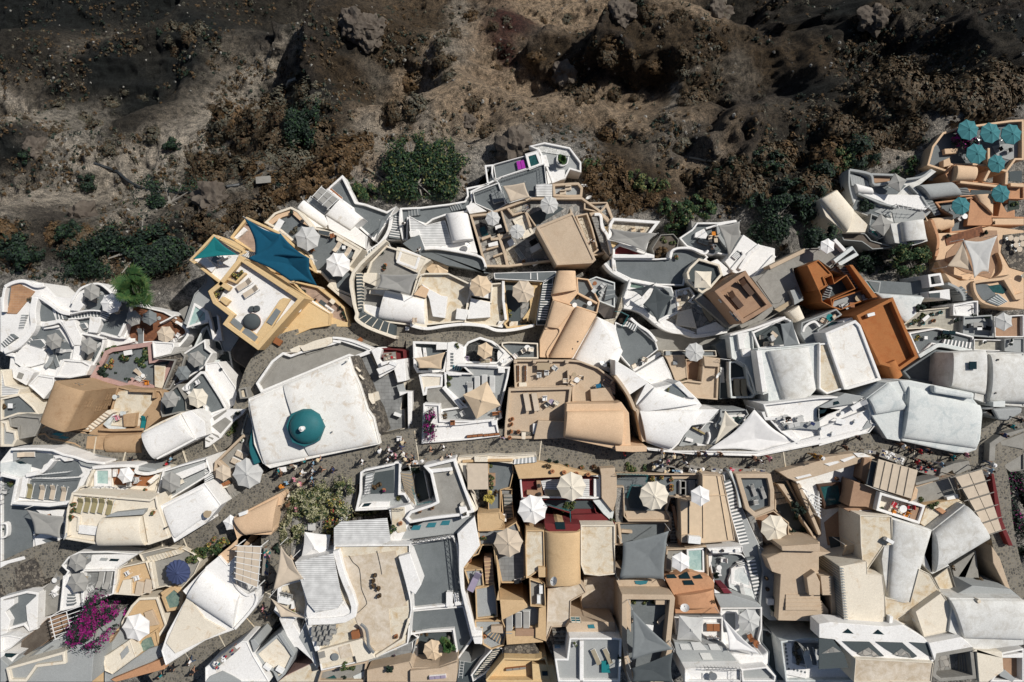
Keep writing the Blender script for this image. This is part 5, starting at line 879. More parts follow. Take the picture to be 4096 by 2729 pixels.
vp2=B('c1640,310 c1900,400 c2145,475 c1850,985 c1490,970 c1490,770 c1550,630',-4.2,_am,'long peach double barrel vault falling to the south','the long peach vault',par=0);V(vp2,'c1900,395 c2145,480 c1870,975 c1590,975',.02,1.0,_am);V(vp2,'c1650,315 c1895,400 c1700,640 c1560,620',.02,.4,_am);W(vp2,'c1550,640 1660,620 1720,680 1580,900 1590,980',.2,.2,_am,1)
vw=B('c2145,500 c2354,600 d80,900 d0,990 c2354,1170 c2200,1090 c1960,1000 c1850,985',-4.4,_a,'smooth white sloping roof beside the peach vault','the smooth white roof',par=0);V(vw,'c2150,505 d90,900 c2330,1160 c1880,985',.02,.8,_a)
c4=B('c1910,50 c2050,70 c2180,330 c2150,470 c1900,390 c1800,360 c1920,220',-6.0,_am,'small grey court with round white tables','the small round table court',fl=_ab,par=.18,ph=.5,k=_ap);W(c4,'c1810,350 1920,230 2150,350',.3,.6,_am)
c5=B('c2040,80 c2140,40 c2354,110 d0,120 d0,250 c2354,400 c2180,330 c2070,270',-6.6,_av,'blue-grey curved terrace with three white chairs','the blue-grey curved terrace',fl=_aa,par=.15,ph=.3,k=_ag);S(c5,'c2270,130 2354,150 2354,280 2230,320',3,.1,.5,_ab,_aa)
c6=B('c2180,540 c2354,520 d80,260 d90,400 d0,560 c2354,620',-6.0,_ae,'brown sandstone steps beside a teal fence','the sandstone steps',par=0,k=_a1,fl=_b0)
c10=B('c30,785 c200,790 c430,800 c470,830 c400,1140 c180,1150 c80,1150 c40,1080',-3.4,_a,'white walled yard with dark floor and beige sail','the beige sail yard',fl=_an,par=.3,ph=.8,k=_br);C(c10,'c40,845 120,855 145,970 60,980',.5,_a);C(c10,'c145,860 180,860 195,975 155,975',.5,_a);C(c10,'c300,800 430,810 430,880 300,885',.8,_a);F(c10,'c190,860 380,890 370,980 200,985',_ab,.05)
c11=B('c430,800 c490,790 c620,850 c620,1000 c640,1040 c580,1130 c470,1130 c410,1130',-3.3,_a,'whitewashed stepping-stone stairs between two yards','the stepping-stone stairs',par=0,k=_a1)
for k_ in range(5):F(c11,' '.join('c%d,%d'%(a,b)for a,b in((468,918+k_*34),(500,920+k_*34),(498,940+k_*34),(468,938+k_*34))),_ab,.03,'stepping_stone')
for k_ in range(4):F(c11,' '.join('c%d,%d'%(a,b)for a,b in((498+k_*26,1060+k_*6),(512+k_*26,1060+k_*6),(500+k_*26,1110+k_*6),(486+k_*26,1108+k_*6))),_bv,.03,'stepping_stone')
c12=B('c620,840 c660,790 c800,735 c940,780 c1040,850 c1110,920 c1010,1050 c640,1040 c610,1000',-3.6,_a,'pentagonal dark stone patio with a beige hexagonal parasol','the dark stone patio',fl=_c6,par=.28,ph=.7,k=_c);C(c12,'c1030,850 1100,890 1190,1000 1130,1080 1010,1080 1000,920',.5,_a);S(c12,'c900,790 930,860 1040,880 1000,830',6,.1,.7,_ae,_aa);C(c12,'c800,985 940,985 930,1030 790,1030',.4,_at,_b)
c13=B('c1050,800 c1140,790 c1470,805 c1475,985 c1210,985 c1140,930 c1050,840',-3.6,_ac,'grey terrace with white bistro table and rattan chairs','the bistro terrace',fl=_ab,par=.18,ph=.5,k=_ag);
c14=B('c590,1060 c1150,1080 c1130,1200 c1040,1567 h1060,100 h920,170 h350,200 c350,1567 c620,1530 c400,1330 c390,1140 c680,1150',-.9,_a,'grey hotel terrace with square beige parasol and sunbeds','the square parasol terrace',fl=_aa,par=.25,ph=.5,k=_ag)
C(c14,'c410,1130 590,1150 590,1180 440,1180',.5,_a);C(c14,'c1010,1090 1085,1090 1090,1150 1010,1150',.7,_a,_cj);W(c14,'c380,1310 600,1560',.45,.6,_a);F(c14,'c200,1340 370,1310 470,1450 600,1567 350,1567 h350,10 h300,60 c190,1450',_ae,.02);W(c14,'c540,1060 1010,1070',.25,.7,_a)
c15=B('c100,1170 c190,1160 c380,1170 c370,1310 c200,1330 c190,1400 c150,1410',-1.2,_a,'small cream topped roof with round bushes on its corners','the bush cornered roof',fl=_ac,par=.25,ph=.15)
c16=B('h150,0 c150,1500 c340,1510 h350,130 h520,130 h700,130 h960,110 h1000,180 h1030,310 h700,350 h130,395',.5,_a,'rough white roof ledge with brown benches above the street','the rough white ledge',fl=_a,par=.2,ph=.25);W(c16,'h320,190 600,170 940,130',.2,.3,_a);C(c16,'h930,130 1000,120 1000,180 940,185',.5,_a)
c17=B('c1190,1000 c1850,1000 c1960,1010 c2160,1085 c2354,1230 c2270,1330 c2354,1430 c2354,1480 c1860,1500 c1860,1310 c1200,1330',-.8,_ad,'large beige roof terrace with wooden tables and chairs','the upper beige terrace',fl=_ad,par=.22,ph=.5,k=_ag);C(c17,'c1805,1120 1830,1120 1830,1290 1810,1290',.7,_ad,_a9);C(c17,'c2070,1340 2300,1310 2354,1470 2080,1475',.7,_ad);C(c17,'c1250,1260 1340,1260 1340,1310 1250,1310',.3,_ac);S(c17,'c2250,1150 2354,1220 2354,1400 2200,1290',6,.1,.7,_ab,_aw)
for q_ in('c1190,1000 1230,1000 1230,1040 1190,1040','c1410,1000 1450,1000 1450,1040 1410,1040','c1595,1000 1635,1000 1635,1040 1595,1040','c1780,1000 1820,1000 1820,1040 1780,1040'):C(c17,q_,.75,_ad,'pillar')
c18=B('c1130,1330 c1860,1310 c1840,1500 c1800,1520 h1790,330 h1280,340 h1080,330 h1090,150',.3,_ad,'lower beige terrace with sand loungers and purple table','the lower beige terrace',fl=_ad,par=.3,ph=.5,k=_ag);C(c18,'h1470,130 1780,140 1780,330 1420,345',.9,_ad);C(c18,'h1410,165 1465,160 1465,290 1410,285',.5,_a);C(c18,'h1280,265 1330,265 1325,345 1280,345',.5,_ac)
c19=B('c1800,1505 c2354,1500 d70,1480 i160,40 i180,420 i0,420 h2354,455 h1770,330',2.2,_am,'wide peach barrel-vaulted roof above the main street','the wide peach vault',par=0,h=7);V(c19,'h1800,20 h1770,310 i70,410 i90,10',.02,1.1,_am);C(c19,'i0,420 170,418 365,425 365,485 200,492 10,480',.35,_am,'cornice')
d0=B('r500,1110 r1000,1115 r1150,1105 r1170,1030 r1250,990 r1400,1000 r1540,1050 r1590,1100 r1440,1230 r1330,1310 r1310,1430 r1000,1420 r700,1360 r520,1270',-7.6,_a,'large plain grey terrace bounded by rounded white walls','the large plain terrace',fl=_ab,par=.2,ph=.4,k=_ag)
W(d0,'r400,1170 480,1260 600,1330 690,1370 900,1410 1050,1440',.4,.6,_a,1);W(d0,'r1150,1110 1170,1030 1250,995 1400,1000 1540,1060 1590,1020',.3,.8,_a,1);W(d0,'r485,1090 970,1090',.45,.8,_a);W(d0,'r490,1100 500,1250',.3,.7,_a);C(d0,'r405,1170 480,1110 520,1270 470,1260',.3,_aa)
d1=B('d160,90 d200,85 d460,130 d650,160 d700,300 d720,440 d500,560 d280,430 d100,380 d90,300 d130,190',-6.9,_a,'white terrace with plunge pool and dark shade sails','the dark sails terrace',fl=_a,par=.25,ph=.5,k=_ag);F(d1,'d330,380 490,200 630,180 690,420 600,500 500,540 370,440',_ab,.02);W(d1,'d100,390 300,440 520,610 650,670 780,690 930,730 1290,670',.45,.7,_a,1);C(d1,'d550,170 640,170 690,300 690,440 660,480 600,480 640,350 620,230',.5,_aa)
d2=B('d690,200 d860,160 d930,260 d880,320 d1000,380 d1210,490 d1300,590 d1310,660 d1200,690 d940,730 d780,680 d560,640 d500,560 d720,440',-6.7,_a,'crazy paved patio with curved loungers inside rounded walls','the crazy paved patio',fl=_b0,par=.25,ph=.5,k=_c)
F(d2,'d890,390 1000,400 1200,520 1060,560 940,640 900,480',_bp,.03);C(d2,'d720,445 880,410 920,560 940,640 700,600 720,480',.5,_ac);W(d2,'d900,330 1100,400 1220,490 1290,580 1300,660',.3,.8,_aa,1);C(d2,'d940,640 1160,560 1270,640 1180,680 940,710',.3,_a);C(d2,'d500,560 560,530 710,600 940,690 780,700 560,640',.35,_a)
d3=B('d1140,210 d1500,-30 d1550,50 d1810,380 d1465,585',-1.2,_aw,'cube-like brown house with two dark slatted roof loungers','the brown cube roof',fl=_aw,par=.5,ph=.6,h=9);O(d3,'d1380,505',1.3,1.0,_cv,_aw);O(d3,'d1340,460 1210,320',.3,.3)
d4=B('d820,0 d850,-60 d960,-170 d1200,-100 d1240,20 d1100,180 d1000,240 d920,180 d840,100',-6.0,_ac,'small court under the square white parasol','the square white parasol court',fl=_an,par=.3,ph=.5,k=_ap)
d5=B('d960,240 d1130,200 d1460,590 d1300,650 d1220,490 d910,300',-6.0,_ab,'dark stone stairway under the brown cube house','the dark stairway',par=0,k=_a1);S(d5,'d920,300 980,240 1430,590 1310,640',15,.2,-.8,_ae,_ae)
d6=B('d1560,50 d1740,0 d1930,-30 d2060,10 d2170,300 d2060,370 d1890,450 d1820,400',-5.5,_ae,'weathered grey terrace between brown and orange houses','the weathered grey terrace',fl=_ae,par=0,k=_ag);C(d6,'d2010,200 2070,190 2165,310 2060,370 2050,300',.9,_aa);F(d6,'d1830,420 2050,290 2060,330 1890,450',_bc,.3,'planks');C(d6,'d1430,600 1590,530 1810,370 1820,430 1700,540 1450,640',.0,_ae)
d7=B('d0,560 d90,600 d260,610 d470,790 d500,880 d200,1110 d100,1000 d60,950 d0,870',-5.8,_a,'grey triangular terrace with a furled red parasol','the furled parasol terrace',fl=_ab,par=.15,ph=.5,k=_ag);S(d7,'d110,600 140,555 270,610 235,680',5,.3,.9);W(d7,'d180,520 270,600 390,680 480,790',.35,.8,_a,1);W(d7,'d210,1120 530,920',.45,.6,_a)
d8=B('d230,1150 d550,960 d640,1150 d680,1270 d460,1310 d340,1230',-4.6,_a,'bright white flat roof below the furled parasol terrace','the bright wedge roof',par=.1,ph=.06)
d9=B('d570,950 d800,940 d830,1200 d700,1250 d600,1000',-4.4,_ad,'beige flat roof with a small grey hatch','the beige hatch roof',par=.1,ph=.08);C(d9,'d665,1015 718,1015 718,1055 665,1055',.25,_a6,'hatch')
d10=B('d550,890 d640,890 d1160,890 d1170,960 d1030,960 d800,950 d560,950',-4.7,_ac,'narrow grey ledge with rattan mat behind the parasol','the rattan mat ledge',fl=_ab,par=.1,ph=.3,k='ledge')
d11=B('d810,990 d1000,990 d960,1240 d830,1230',-5.2,_ad,'narrow brown sunken patio under the white parasol','the narrow brown patio',fl=_aw,par=.1,ph=.5,k=_c)
d12=B('d1020,960 d1210,980 d1190,1200 d1180,1460 d940,1440 d700,1260 d830,1230 d990,1250',-4.0,_ad,'beige flat-roofed house with raised parapet and dish','the beige parapet roof',par=.22,ph=.35);C(d12,'d1020,970 1200,990 1190,1080 1030,1070',.5,_ad);W(d12,'d1010,1070 1000,1250',.2,.3,_ad)
d13=B('d0,1000 d230,1140 d340,1230 d460,1320 d680,1270 d740,1250 d940,1440 d1000,1520 d960,1567 i1200,0 i1060,160 i860,190 i730,400 i640,480 i360,380 i260,30 d240,1500 d350,1280 d170,1400 d0,1190',.6,_a,'huge white sculpted roof with ridge above the street','the huge sculpted roof',par=0,h=8)
V(d13,'i275,10 i350,370 i640,450 i1000,0',.02,.9,_a);V(d13,'d450,1310 d250,1530 i290,30 d960,1500',.02,.6,_a);C(d13,'d570,1350 650,1290 850,1420 690,1450',.15,_ab);C(d13,'d680,1270 740,1240 930,1440 850,1430',.35,_a);W(d13,'d0,1180 90,1300 170,1430 230,1567 i260,30 i330,370',.35,.4,_ad,1)
d14=B('d1210,1000 d1310,1000 d1330,1200 d1300,1300 d1320,1440 d1200,1450',-5.0,_ab,'narrow dark passage with steps beside the sunbed patio','the narrow passage',fl=_an,par=.08,ph=.3,k='passage');S(d14,'d1210,1080 1250,1090 1260,1260 1210,1260',6,.2,-.5,_av,_av)
d15=B('d1310,1020 d1400,1010 d1520,1080 d1560,1290 d1620,1400 d1580,1440 d1330,1440 d1310,1200',-4.0,_av,'shaded sunken patio with two tan sunbeds','the shaded sunbed patio',fl=_an,par=.22,ph=1.2,k=_c);W(d15,'d1280,1230 1540,1200',.35,.2,_a)
d16=B('d1150,830 d1310,730 d1350,950 d1300,1010 d1220,990 d1170,880',-5.4,_ab,'shadowed grey path corner beside the big white house','the shadowed path corner',par=0,k='path',fl=_ab)
d17=B('d1310,720 d1580,650 d1600,900 d1700,1390 d1620,1400 d1560,1200 d1500,1060 d1340,980',-3.6,_av,'tall blue-white house wall with small square window','the blue-white wall house',par=.15,ph=.3);C(d17,'d1405,700 1530,680 1480,800 1500,870 1430,880',.5,_a);C(d17,'d1450,880 1560,865 1560,955 1470,965',.6,_a);W(d17,'d1320,715 1600,640 1960,510',.3,.6,_a)
d18=B('d1570,680 d1950,510 d2020,540 d2130,830 d1650,880',-3.5,_a,'dark sunken dining court with a grey awning','the sunken dining court',fl=_an,par=.25,ph=1.3,k=_ap)
d19=B('d1640,870 d2110,830 d2354,800 e20,810 e100,1330 e60,1400 d2354,1290 d2130,1540 i1760,-20 d1760,1380 d1700,1400',-1.6,_av,'large pale house with a broad curved vault','the broad pale vault',par=.15,ph=.12);V(d19,'d1740,900 d2220,850 d2300,1330 d1950,1560',.02,.9,_bb);W(d19,'d1650,890 1720,1370',.6,.5,_a)
d20=B('d1980,450 d2110,370 d2180,520 d2080,570',-4.4,_ac,'small cream arched hood roof','the cream hood roof',par=0);V(d20,'d1985,455 d2110,372 d2175,520 d2080,565',.02,.3,_ac)
d21=B('d2140,570 d2354,490 e200,410 e270,480 e0,660 d2354,800 d2200,820 d2130,700',-3.8,_aa,'grey roof patio with turquoise round table','the turquoise table patio',fl=_aa,par=.2,ph=.6,k=_c);W(d21,'d2160,680 2190,610 2290,560 2354,620',.3,.7,_a,1);C(d21,'d2140,700 2354,680 2354,780 2190,810',.2,_aa);F(d21,'e110,570 250,560 200,640 100,640',_a7,.1,_bi)
d22=B('e275,555 e400,505 e410,535 e290,585',-2.6,_a,'small white box chimney on the stained house','the box chimney',par=0,k=_cj)
e1=B('e70,690 e420,540 e480,600 e720,1230 e340,1340 e290,1340 e110,830',-.9,_a,'weathered white flat-topped house with heavy kerbs','the weathered kerbed roof',fl=_cd,par=.35,ph=.25)
e2=B('e0,810 e110,800 e300,1330 e90,1395 e0,1330',-1.2,_a,'narrow stained cream roof with white kerb','the narrow stained roof',fl=_a0,par=.22,ph=.2)
e3=B('e430,490 e850,278 e1145,970 e930,1120 e700,1050',-1.4,_bz,'bright orange flat-roofed house with deep parapet','the bright orange roof',fl=_bz,par=.38,ph=.8,h=9,bv=.04)
V(e3,'e750,1045 e870,995 e950,1170 e840,1245',.3,.5,_bz);
e4=B('v440,265 v515,228 v605,322 v550,345 v570,400 v515,430',-2.6,_bz,'wedge-shaped orange roof of the rust coloured house','the orange wedge roof',fl=_bz,par=.15,ph=.2,h=9)
e5=B('v515,430 v570,395 v548,348 v605,322 v620,380 v700,325 v760,420 v600,490 v610,545 v535,505 v530,460',-3.4,_bz,'rust orange stair court with a deep dark well','the rust orange court',fl=_an,par=.12,ph=1.8,h=7,k=_ap);S(e5,'v580,395 610,410 590,480 540,470',5,1.4,.2,_aa,_aa)
e6=B('v610,490 v830,412 v855,480 v660,560 v600,540',-4.2,_bz,'orange framed terrace with rattan chairs','the orange framed terrace',fl=_aa,par=.18,ph=.8,k=_ag)
e7=B('v715,262 v740,262 v905,475 v870,480',-3.2,_bz,'long thin orange garden wall','the thin orange wall',par=0,k=_a9)
e8=B('v605,300 v650,260 v715,275 v810,400 v760,420 v700,330',-4.8,_ae,'old stone steps climbing beside the orange wall','the old mossy steps',par=0,fl=_a5,k=_a1);S(e8,'v640,270 710,275 810,405 760,415',8,.2,-.6,_a5,_ae)
e9=B('v200,280 v430,155 v520,150 v620,100 v680,190 v600,290 v515,230 v350,285 v380,400 v330,430 v270,510 v215,520 v110,370',-5.4,_ae,'long weathered concrete terrace beside the orange house','the long concrete terrace',fl=_ae,par=.12,ph=.3,k=_ag);W(e9,'v195,280 430,165',.5,.5,_ad);W(e9,'v620,95 690,170',.45,.9,_a);W(e9,'v620,240 740,150 770,190 650,260',.5,.8,_av)
e10=B('v890,445 v1200,465 v1180,500 v1160,570 v1085,640 v1050,600',-4.6,_aa,'curved whitewashed roof behind the orange house','the curved whitewashed roof',par=0);V(e10,'e660,240 e1210,280 e1110,470 e980,570',.02,.3,_av)
e11=B('v830,360 v1140,380 v1240,340 v1250,420 v1210,465 v890,445 v880,430',-6.2,_ab,'grey pool patio under the round tree','the grey pool patio',par=0,k=_c,fl=_ab)
e12=B('e1250,20 e1400,0 e1440,140 e1270,165',-4.6,_a,'white square pergola house with dark opening','the square opening roof',fl=_an,par=.3,ph=1.2);e13=B('e1260,215 e1500,185 e1510,310 e1390,290 e1265,280',-4.4,_a,'white block roof beside the climbing vine','the white block roof',par=0);F(e13,'e1265,235 1390,225 1390,285 1270,280',_an,.03)
e14=B('e1440,0 e1620,90 e1780,80 e2000,100 e2150,40 e2354,130 e2354,420 e2200,400 e2060,390 e1860,340 e1650,200 e1540,150',-6.6,_am,'sweeping peach stone terrace walls with curved stairs','the sweeping peach terrace',par=0);F(e14,'e1790,125 1930,130 1980,160 2060,300 2050,350 1880,310 1800,200',_ab,.02);F(e14,'e1940,150 2080,130 2160,190 2120,240 2000,220',_cn,.03,'pool');S(e14,'e2050,240 2160,330 2060,380 1920,330',5,.1,.7,_ab,_av);W(e14,'e1780,110 1900,90 2100,70 2200,30',.35,.6,_am,1);W(e14,'e1780,110 1800,220 1880,330 2050,380',.35,.6,_am,1);C(e14,'e2110,60 2180,40 2250,250 2354,220 2354,300 2260,310',.5,_am);O(e14,'e2290,350',1,.7,_cv,_am)
e15=B('e1580,150 e1640,150 e1860,340 e1840,460 e1700,330 e1600,230',-7.0,_ab,'grey stairs between the peach and white walls','the grey side stairs',par=0,k=_a1);S(e15,'e1570,190 1640,150 1830,320 1700,330',6,.1,-.7,_ab,_aa);W(e15,'e1480,120 1600,180 1660,260 1670,320',.35,.6,_aa,1)
e16=B('e960,600 e1150,430 e1540,390 e1660,480 e1640,720 e1350,630 e1010,650',-5.9,_ac,'cream tiled courtyard lined with plants and teal pots','the cream tiled courtyard',fl='paving',par=.12,ph=.3,k=_ap)
e17=B('e1540,370 e1780,320 e1830,320 e1830,510 e1540,490',-5.5,_a,'white framed plunge pool niche','the pool niche',par=.2,ph=.4,fl=_a,k=_ag)
e18=B('e1660,500 e1990,480 e2010,745 e1650,720',-5.3,_aa,'grey walled breakfast court with iron furniture','the grey breakfast court',fl=_aa,par=.2,ph=.5,k=_ap)
e19=B('e2010,500 e2354,480 e2354,740 e2020,740',-5.6,_a,'dark brown floored court under a white parasol','the dark brown court',fl=_aw,par=.15,ph=.5,k=_ap)
e20=B('e1030,690 e1350,630 e1590,680 e1780,730 e1770,880 e1400,830 e1300,820 e1150,960',-5.0,_a,'white terrace with tubs and a sawtooth stair wall','the sawtooth stair terrace',fl=_ab,par=.2,ph=.4,k=_ag);S(e20,'e1420,820 1440,760 1770,800 1760,870',8,.4,.9,_ab,_a,.35);W(e20,'e1150,960 1300,870 1390,830 1560,860 1760,900',.5,.8,_av,1)
e21=B('e1780,760 e2130,770 e2130,900 e1780,890',-4.8,_a,'small sandy floored yard between white walls','the sandy yard',fl='paving',par=.12,ph=.4,k=_br);e22=B('e2130,760 e2354,750 e2354,920 e2130,900',-4.4,_aa,'pale grey roof corner at the right edge','the right edge roof',par=.1,ph=.2)
e23=B('e960,1130 e1340,880 e1540,900 e1510,1310 e1050,1230',-4.8,_ab,'deeply shaded grey courtyard below the orange house','the deep shaded court',fl=_ab,par=.25,ph=.8,k=_ap)
e24=B('e1530,915 e1920,890 e1890,1490 e1780,1450 e1790,1380 e1500,1310',-1.4,_bb,'smooth grey vaulted roof with a square skylight','the square skylight vault',par=0,h=8);V(e24,'e1510,1310 e1530,915 e1915,895 e1900,1400',.02,.4,_bb);F(e24,'e1728,1018 1812,1018 1812,1106 1728,1106',_a7,.75,_bi)
e25=B('e1930,900 e2354,920 e2354,1540 e1900,1500',-1.6,_bb,'grey vaulted roof with three round vents at the edge','the three-vent vault',par=.12,ph=.1,h=8);V(e25,'e1920,1480 e1940,930 e2400,950 e2400,1500',.02,1.0,_bb);C(e25,'e2000,1480 2140,1470 2140,1540 2000,1540',1.0,_av)
e26=B('e540,1440 e780,1260 e920,1240 e1000,1330 e1020,1567 j980,0 j940,370 j780,340 j600,60',1.0,_av,'sculpted blue-white house with curved buttress walls','the curved buttress house',par=0,h=7);V(e26,'e800,1260 e1010,1567 j640,60 e560,1440',.02,.5,_av)
e27=B('e920,1235 e1040,1230 e1790,1380 e1780,1450 e1880,1567 j1885,50 j1860,350 j1810,470 j1700,510 j1560,500 j945,365 j1000,0 e1000,1400',1.2,_av,'huge rounded blue-white vaulted roof at the street bend','the huge rounded roof',par=0,h=9,bv=.2);V(e27,'e1030,1300 j960,330 j1800,450 e1850,1520',.02,.5,_av,sq=.9);C(e27,'e1320,1290 1780,1390 1770,1450 1320,1380',.8,_av,bv=.2)
i1=B('i860,190 i1060,160 i1200,0 i1280,10 i1510,0 i1540,60 i1300,300 i1130,410 i960,470 i730,420',-.3,_aa,'grey terrace pocket with plunge pool beside white sails','the white sail pocket',fl=_aa,par=.15,ph=.5,k=_ag);W(i1,'i1220,0 1210,120 1160,180 1190,220',.25,.7,_aa,1);W(i1,'i990,230 1060,150 1130,150',.12,.6,_a,1);W(i1,'i1060,400 1090,320 1080,260',.25,.6,_a,1);C(i1,'i820,320 900,345 895,380 800,360',.35,_a,_b);C(i1,'i940,390 1090,420 1090,470 960,480',.6,_a)
i2=B('i360,440 i700,480 i960,480 i1640,490 i2354,300 j0,220 j560,0 j600,20 j600,150 j660,170 j580,270 j0,405 i2354,400 i1650,540 i900,520 i380,470',.7,_a,'long white street-side parapet roof','the long white parapet roof',par=.12,ph=.2,h=6)
i3=B('d2354,1430 e480,1410 e580,1567 j590,30 j640,120 j570,220 j0,350 i2354,330 i2100,400 i1900,260 i1760,110 i1700,-60',.6,_a,'white cafe terrace full of low white furniture','the white cafe terrace',fl=_a,par=.2,ph=.5,k=_ag)
C(i3,'e0,1540 e300,1380 e520,1420 e420,1500 e0,1567 j0,100 j250,0 j100,60 j0,140',.5,_aa);F(i3,'e170,1480 220,1470 240,1500 170,1520',_a7,.55,'hatch');F(i3,'j10,10 90,0 60,40 10,50',_a7,.55,'hatch');C(i3,'i1920,170 2354,140 2354,240 2120,220 1960,240',.5,_aa);C(i3,'i2000,330 2120,330 2130,380 2040,360',.5,_a);W(i3,'i1700,30 1730,110 1900,100',.4,.6,_a);C(i3,'j560,130 620,100 640,140 590,210 480,250',.5,_aa);F(i3,'e380,1480 450,1480 520,1520 440,1560',_a,.5);C(i3,'i1900,250 2030,230 2120,340 2000,330',.3,_a)
i10=B('i0,740 i1000,740 i1000,1000 i640,1020 i600,1160 i650,1250 i640,1290 i150,1290 i100,1230 i90,900 i0,900',1.2,_ad,'tan house court with white decagonal parasol and blue railing','the tan railing court',fl=_ab,par=.15,ph=.8,k=_ap)
C(i10,'i110,1170 620,1170 660,1250 640,1290 150,1295',.3,_ad);C(i10,'i650,750 1000,750 1000,850 980,870 960,800 650,800',.2,_ad);F(i10,'i150,880 300,900 340,1150 170,1130 140,1000',_an,.03);C(i10,'i700,980 870,1000 870,1030 690,1010',.5,_ad)
S(i10,'i0,890 90,890 90,1290 10,1290',12,.2,-1.2,_bp,_ae)
i11=B('i0,1300 i640,1290 i660,1380 i560,1567 i0,1567',.4,_ad,'sunken grey court under the big grey awning','the sunken awning court',fl=_ab,par=.15,ph=.6,k=_ap);W(i11,'i0,1130 40,1300 60,1450 70,1567',.3,.6,_ad,1);W(i11,'i70,1400 200,1410',.35,.5,_ad);W(i11,'i640,1270 590,1450 580,1567 n60,380',.35,.7,_ad)
i12=B('i1000,745 i1230,755 i1330,1200 i1380,1510 i1030,1540 i760,1500 i750,1050 i850,1050 i1000,990',2.6,_ad,'long sand coloured tented roof beside the white steps','the sand tented roof',fl=_bj,par=.12,ph=.1);W(i12,'i850,1050 850,1430',.1,.15,_ax,name='gutter');C(i12,'i760,1450 860,1440 1030,1540 760,1530',.3,_ad);W(i12,'i1010,760 1015,1480',.06,.12,_bj,name='seam');W(i12,'i1175,760 1300,1500',.06,.12,_bj,name='seam');W(i12,'i1010,995 1290,985',.06,.12,_bj,name='seam')
i13=B('i630,1030 i760,1050 i760,1280 i700,1270',.2,_aw,'dark narrow gap with old stone stairs','the dark stone gap',fl=_a5,par=.05,ph=.2,k='passage');W(i13,'i670,1110 700,1260 740,1430 750,1567',.35,.9,_bf,1);S(i13,'i610,1180 660,1180 720,1560 640,1560',10,.3,-1,_a5,_ae)
i14=B('i1240,740 i1330,700 i1420,800 i1460,1130 i1660,1567 n1700,30 n1740,150 n1640,660 n1520,180 n1440,0 i1440,1567 i1320,1150',1.0,_a,'long white staircase with rounded grey treads','the long white staircase',par=0,fl=_aa,k=_a1);S(i14,'i1250,830 1330,800 1540,1540 1430,1560',19,.35,-.6,_ab,_a,.3);W(i14,'i1250,750 1320,1150 1440,1567',.12,.5,_a,1);W(i14,'i1320,710 1400,900 1440,1130',.3,.9,_av,1);S(i14,'n1510,150 1610,140 1700,700 1640,720',14,.3,-.6,_ab,_a,.3)
i15=B('i1380,740 i1790,740 i1830,930 i1830,1150 i1600,1240 i1500,1150',2.2,_ad,'tan framed roof deck with three white folding chairs','the folding chair deck',fl=_ab,par=.5,ph=.6)
i16=B('i1800,720 i1880,740 i1990,820 i2240,1300 i2354,1440 i2330,1500 i2050,1430 i1830,1150 i1840,930',-.6,_ad,'dark narrow alley of shadowed walls','the dark alley',fl=_an,par=.2,ph=.3,k='alley');S(i16,'i1830,890 1950,880 2000,1080 1850,1110',3,.1,-.6,_b0,_an);C(i16,'i1870,860 1940,860 2150,1250 2330,1500 2280,1480 2040,1100',1.4,_ad)
i17=B('i1500,1150 i1600,1240 i1700,1460 i1700,1567 i1660,1567 i1500,1170',.6,_bp,'stone paved ramp beside the long white staircase','the stone ramp',par=0,k='ramp')
i18=B('i1600,1240 i1820,1160 i2000,1300 i2000,1430 i2330,1500 i2354,1567 n1760,0 i1720,1530 i1660,1400',.2,_ad,'tan curved court under the ivory octagonal parasol','the tan curved court',fl=_aw,par=.15,ph=.8,k=_ap);W(i18,'i1700,1490 1850,1540 2000,1550 2060,1440',.4,.9,_ad,1)
i19=B('i1880,720 i2354,590 j0,560 j410,500 j600,530 j650,560 j0,760 i2080,830 i1980,790',1.4,_ad,'tan street-side roof strip with slit windows','the tan street strip',par=0,h=6)
for q_ in('j60,625 220,590 240,610 120,650','j245,580 400,530 420,550 290,605','j395,500 510,500 600,545 450,550','i2070,780 2240,740 2260,760 2100,800'):F(i19,q_,_a,.04,_b7)
i20=B('i2070,820 i2280,760 j0,740 j380,580 j520,570 j490,800 j360,1110 j300,1110 j270,1080 j240,860 j20,890 j0,1050 i2354,1250 i2200,1000',.6,_a,'whitewashed terrace around a tiled hot tub','the hot tub terrace',par=.12,ph=.4,fl=_cd,k=_ag);W(i20,'i2110,860 2200,1080 2354,1440',.4,.8,_ad)
pergola('i2190,930 i2354,1020 j0,1230 i2354,1240',2.2,6,2,_ao,'white lattice pergola beside the hot tub')
i21=B('j345,1115 j400,825 j540,870 j695,935 j650,1160 j540,1120',3.0,_aw,'plain brown flat roof behind the hot tub','the plain brown roof',par=0);i22=B('j480,800 j520,560 j610,570 j545,860',2.0,_aw,'narrow brown roof edge beside the cream awning','the narrow brown roof',par=0)
j1=B('j685,570 j1135,700 j1060,1025 j625,890',4.2,_ak,'wrinkled cream canvas awning by the market stalls','the wrinkled canvas awning',par=0,h=.12,k='awning',bv=.01);j1b=B('j605,590 j670,610 j610,890 j540,860',3.6,_b9,'dark mesh screen beside the canvas awning','the dark mesh screen',par=0,h=.1,k=_cv)
for k_ in range(4):W(j1,'j%d,%d %d,%d'%(770+k_*90,600+k_*25,705+k_*92,910+k_*27),.1,.12,_ak,name='seam')
j2=B('j700,950 j1225,1105 j1155,1320 j655,1160',3.8,_a,'white walled roof terrace with red and orange chairs','the red chair terrace',fl=_ac,par=.3,ph=1.0,k=_ag);C(j2,'j1060,1110 1180,1130 1130,1300 1040,1250',.7,_aw)
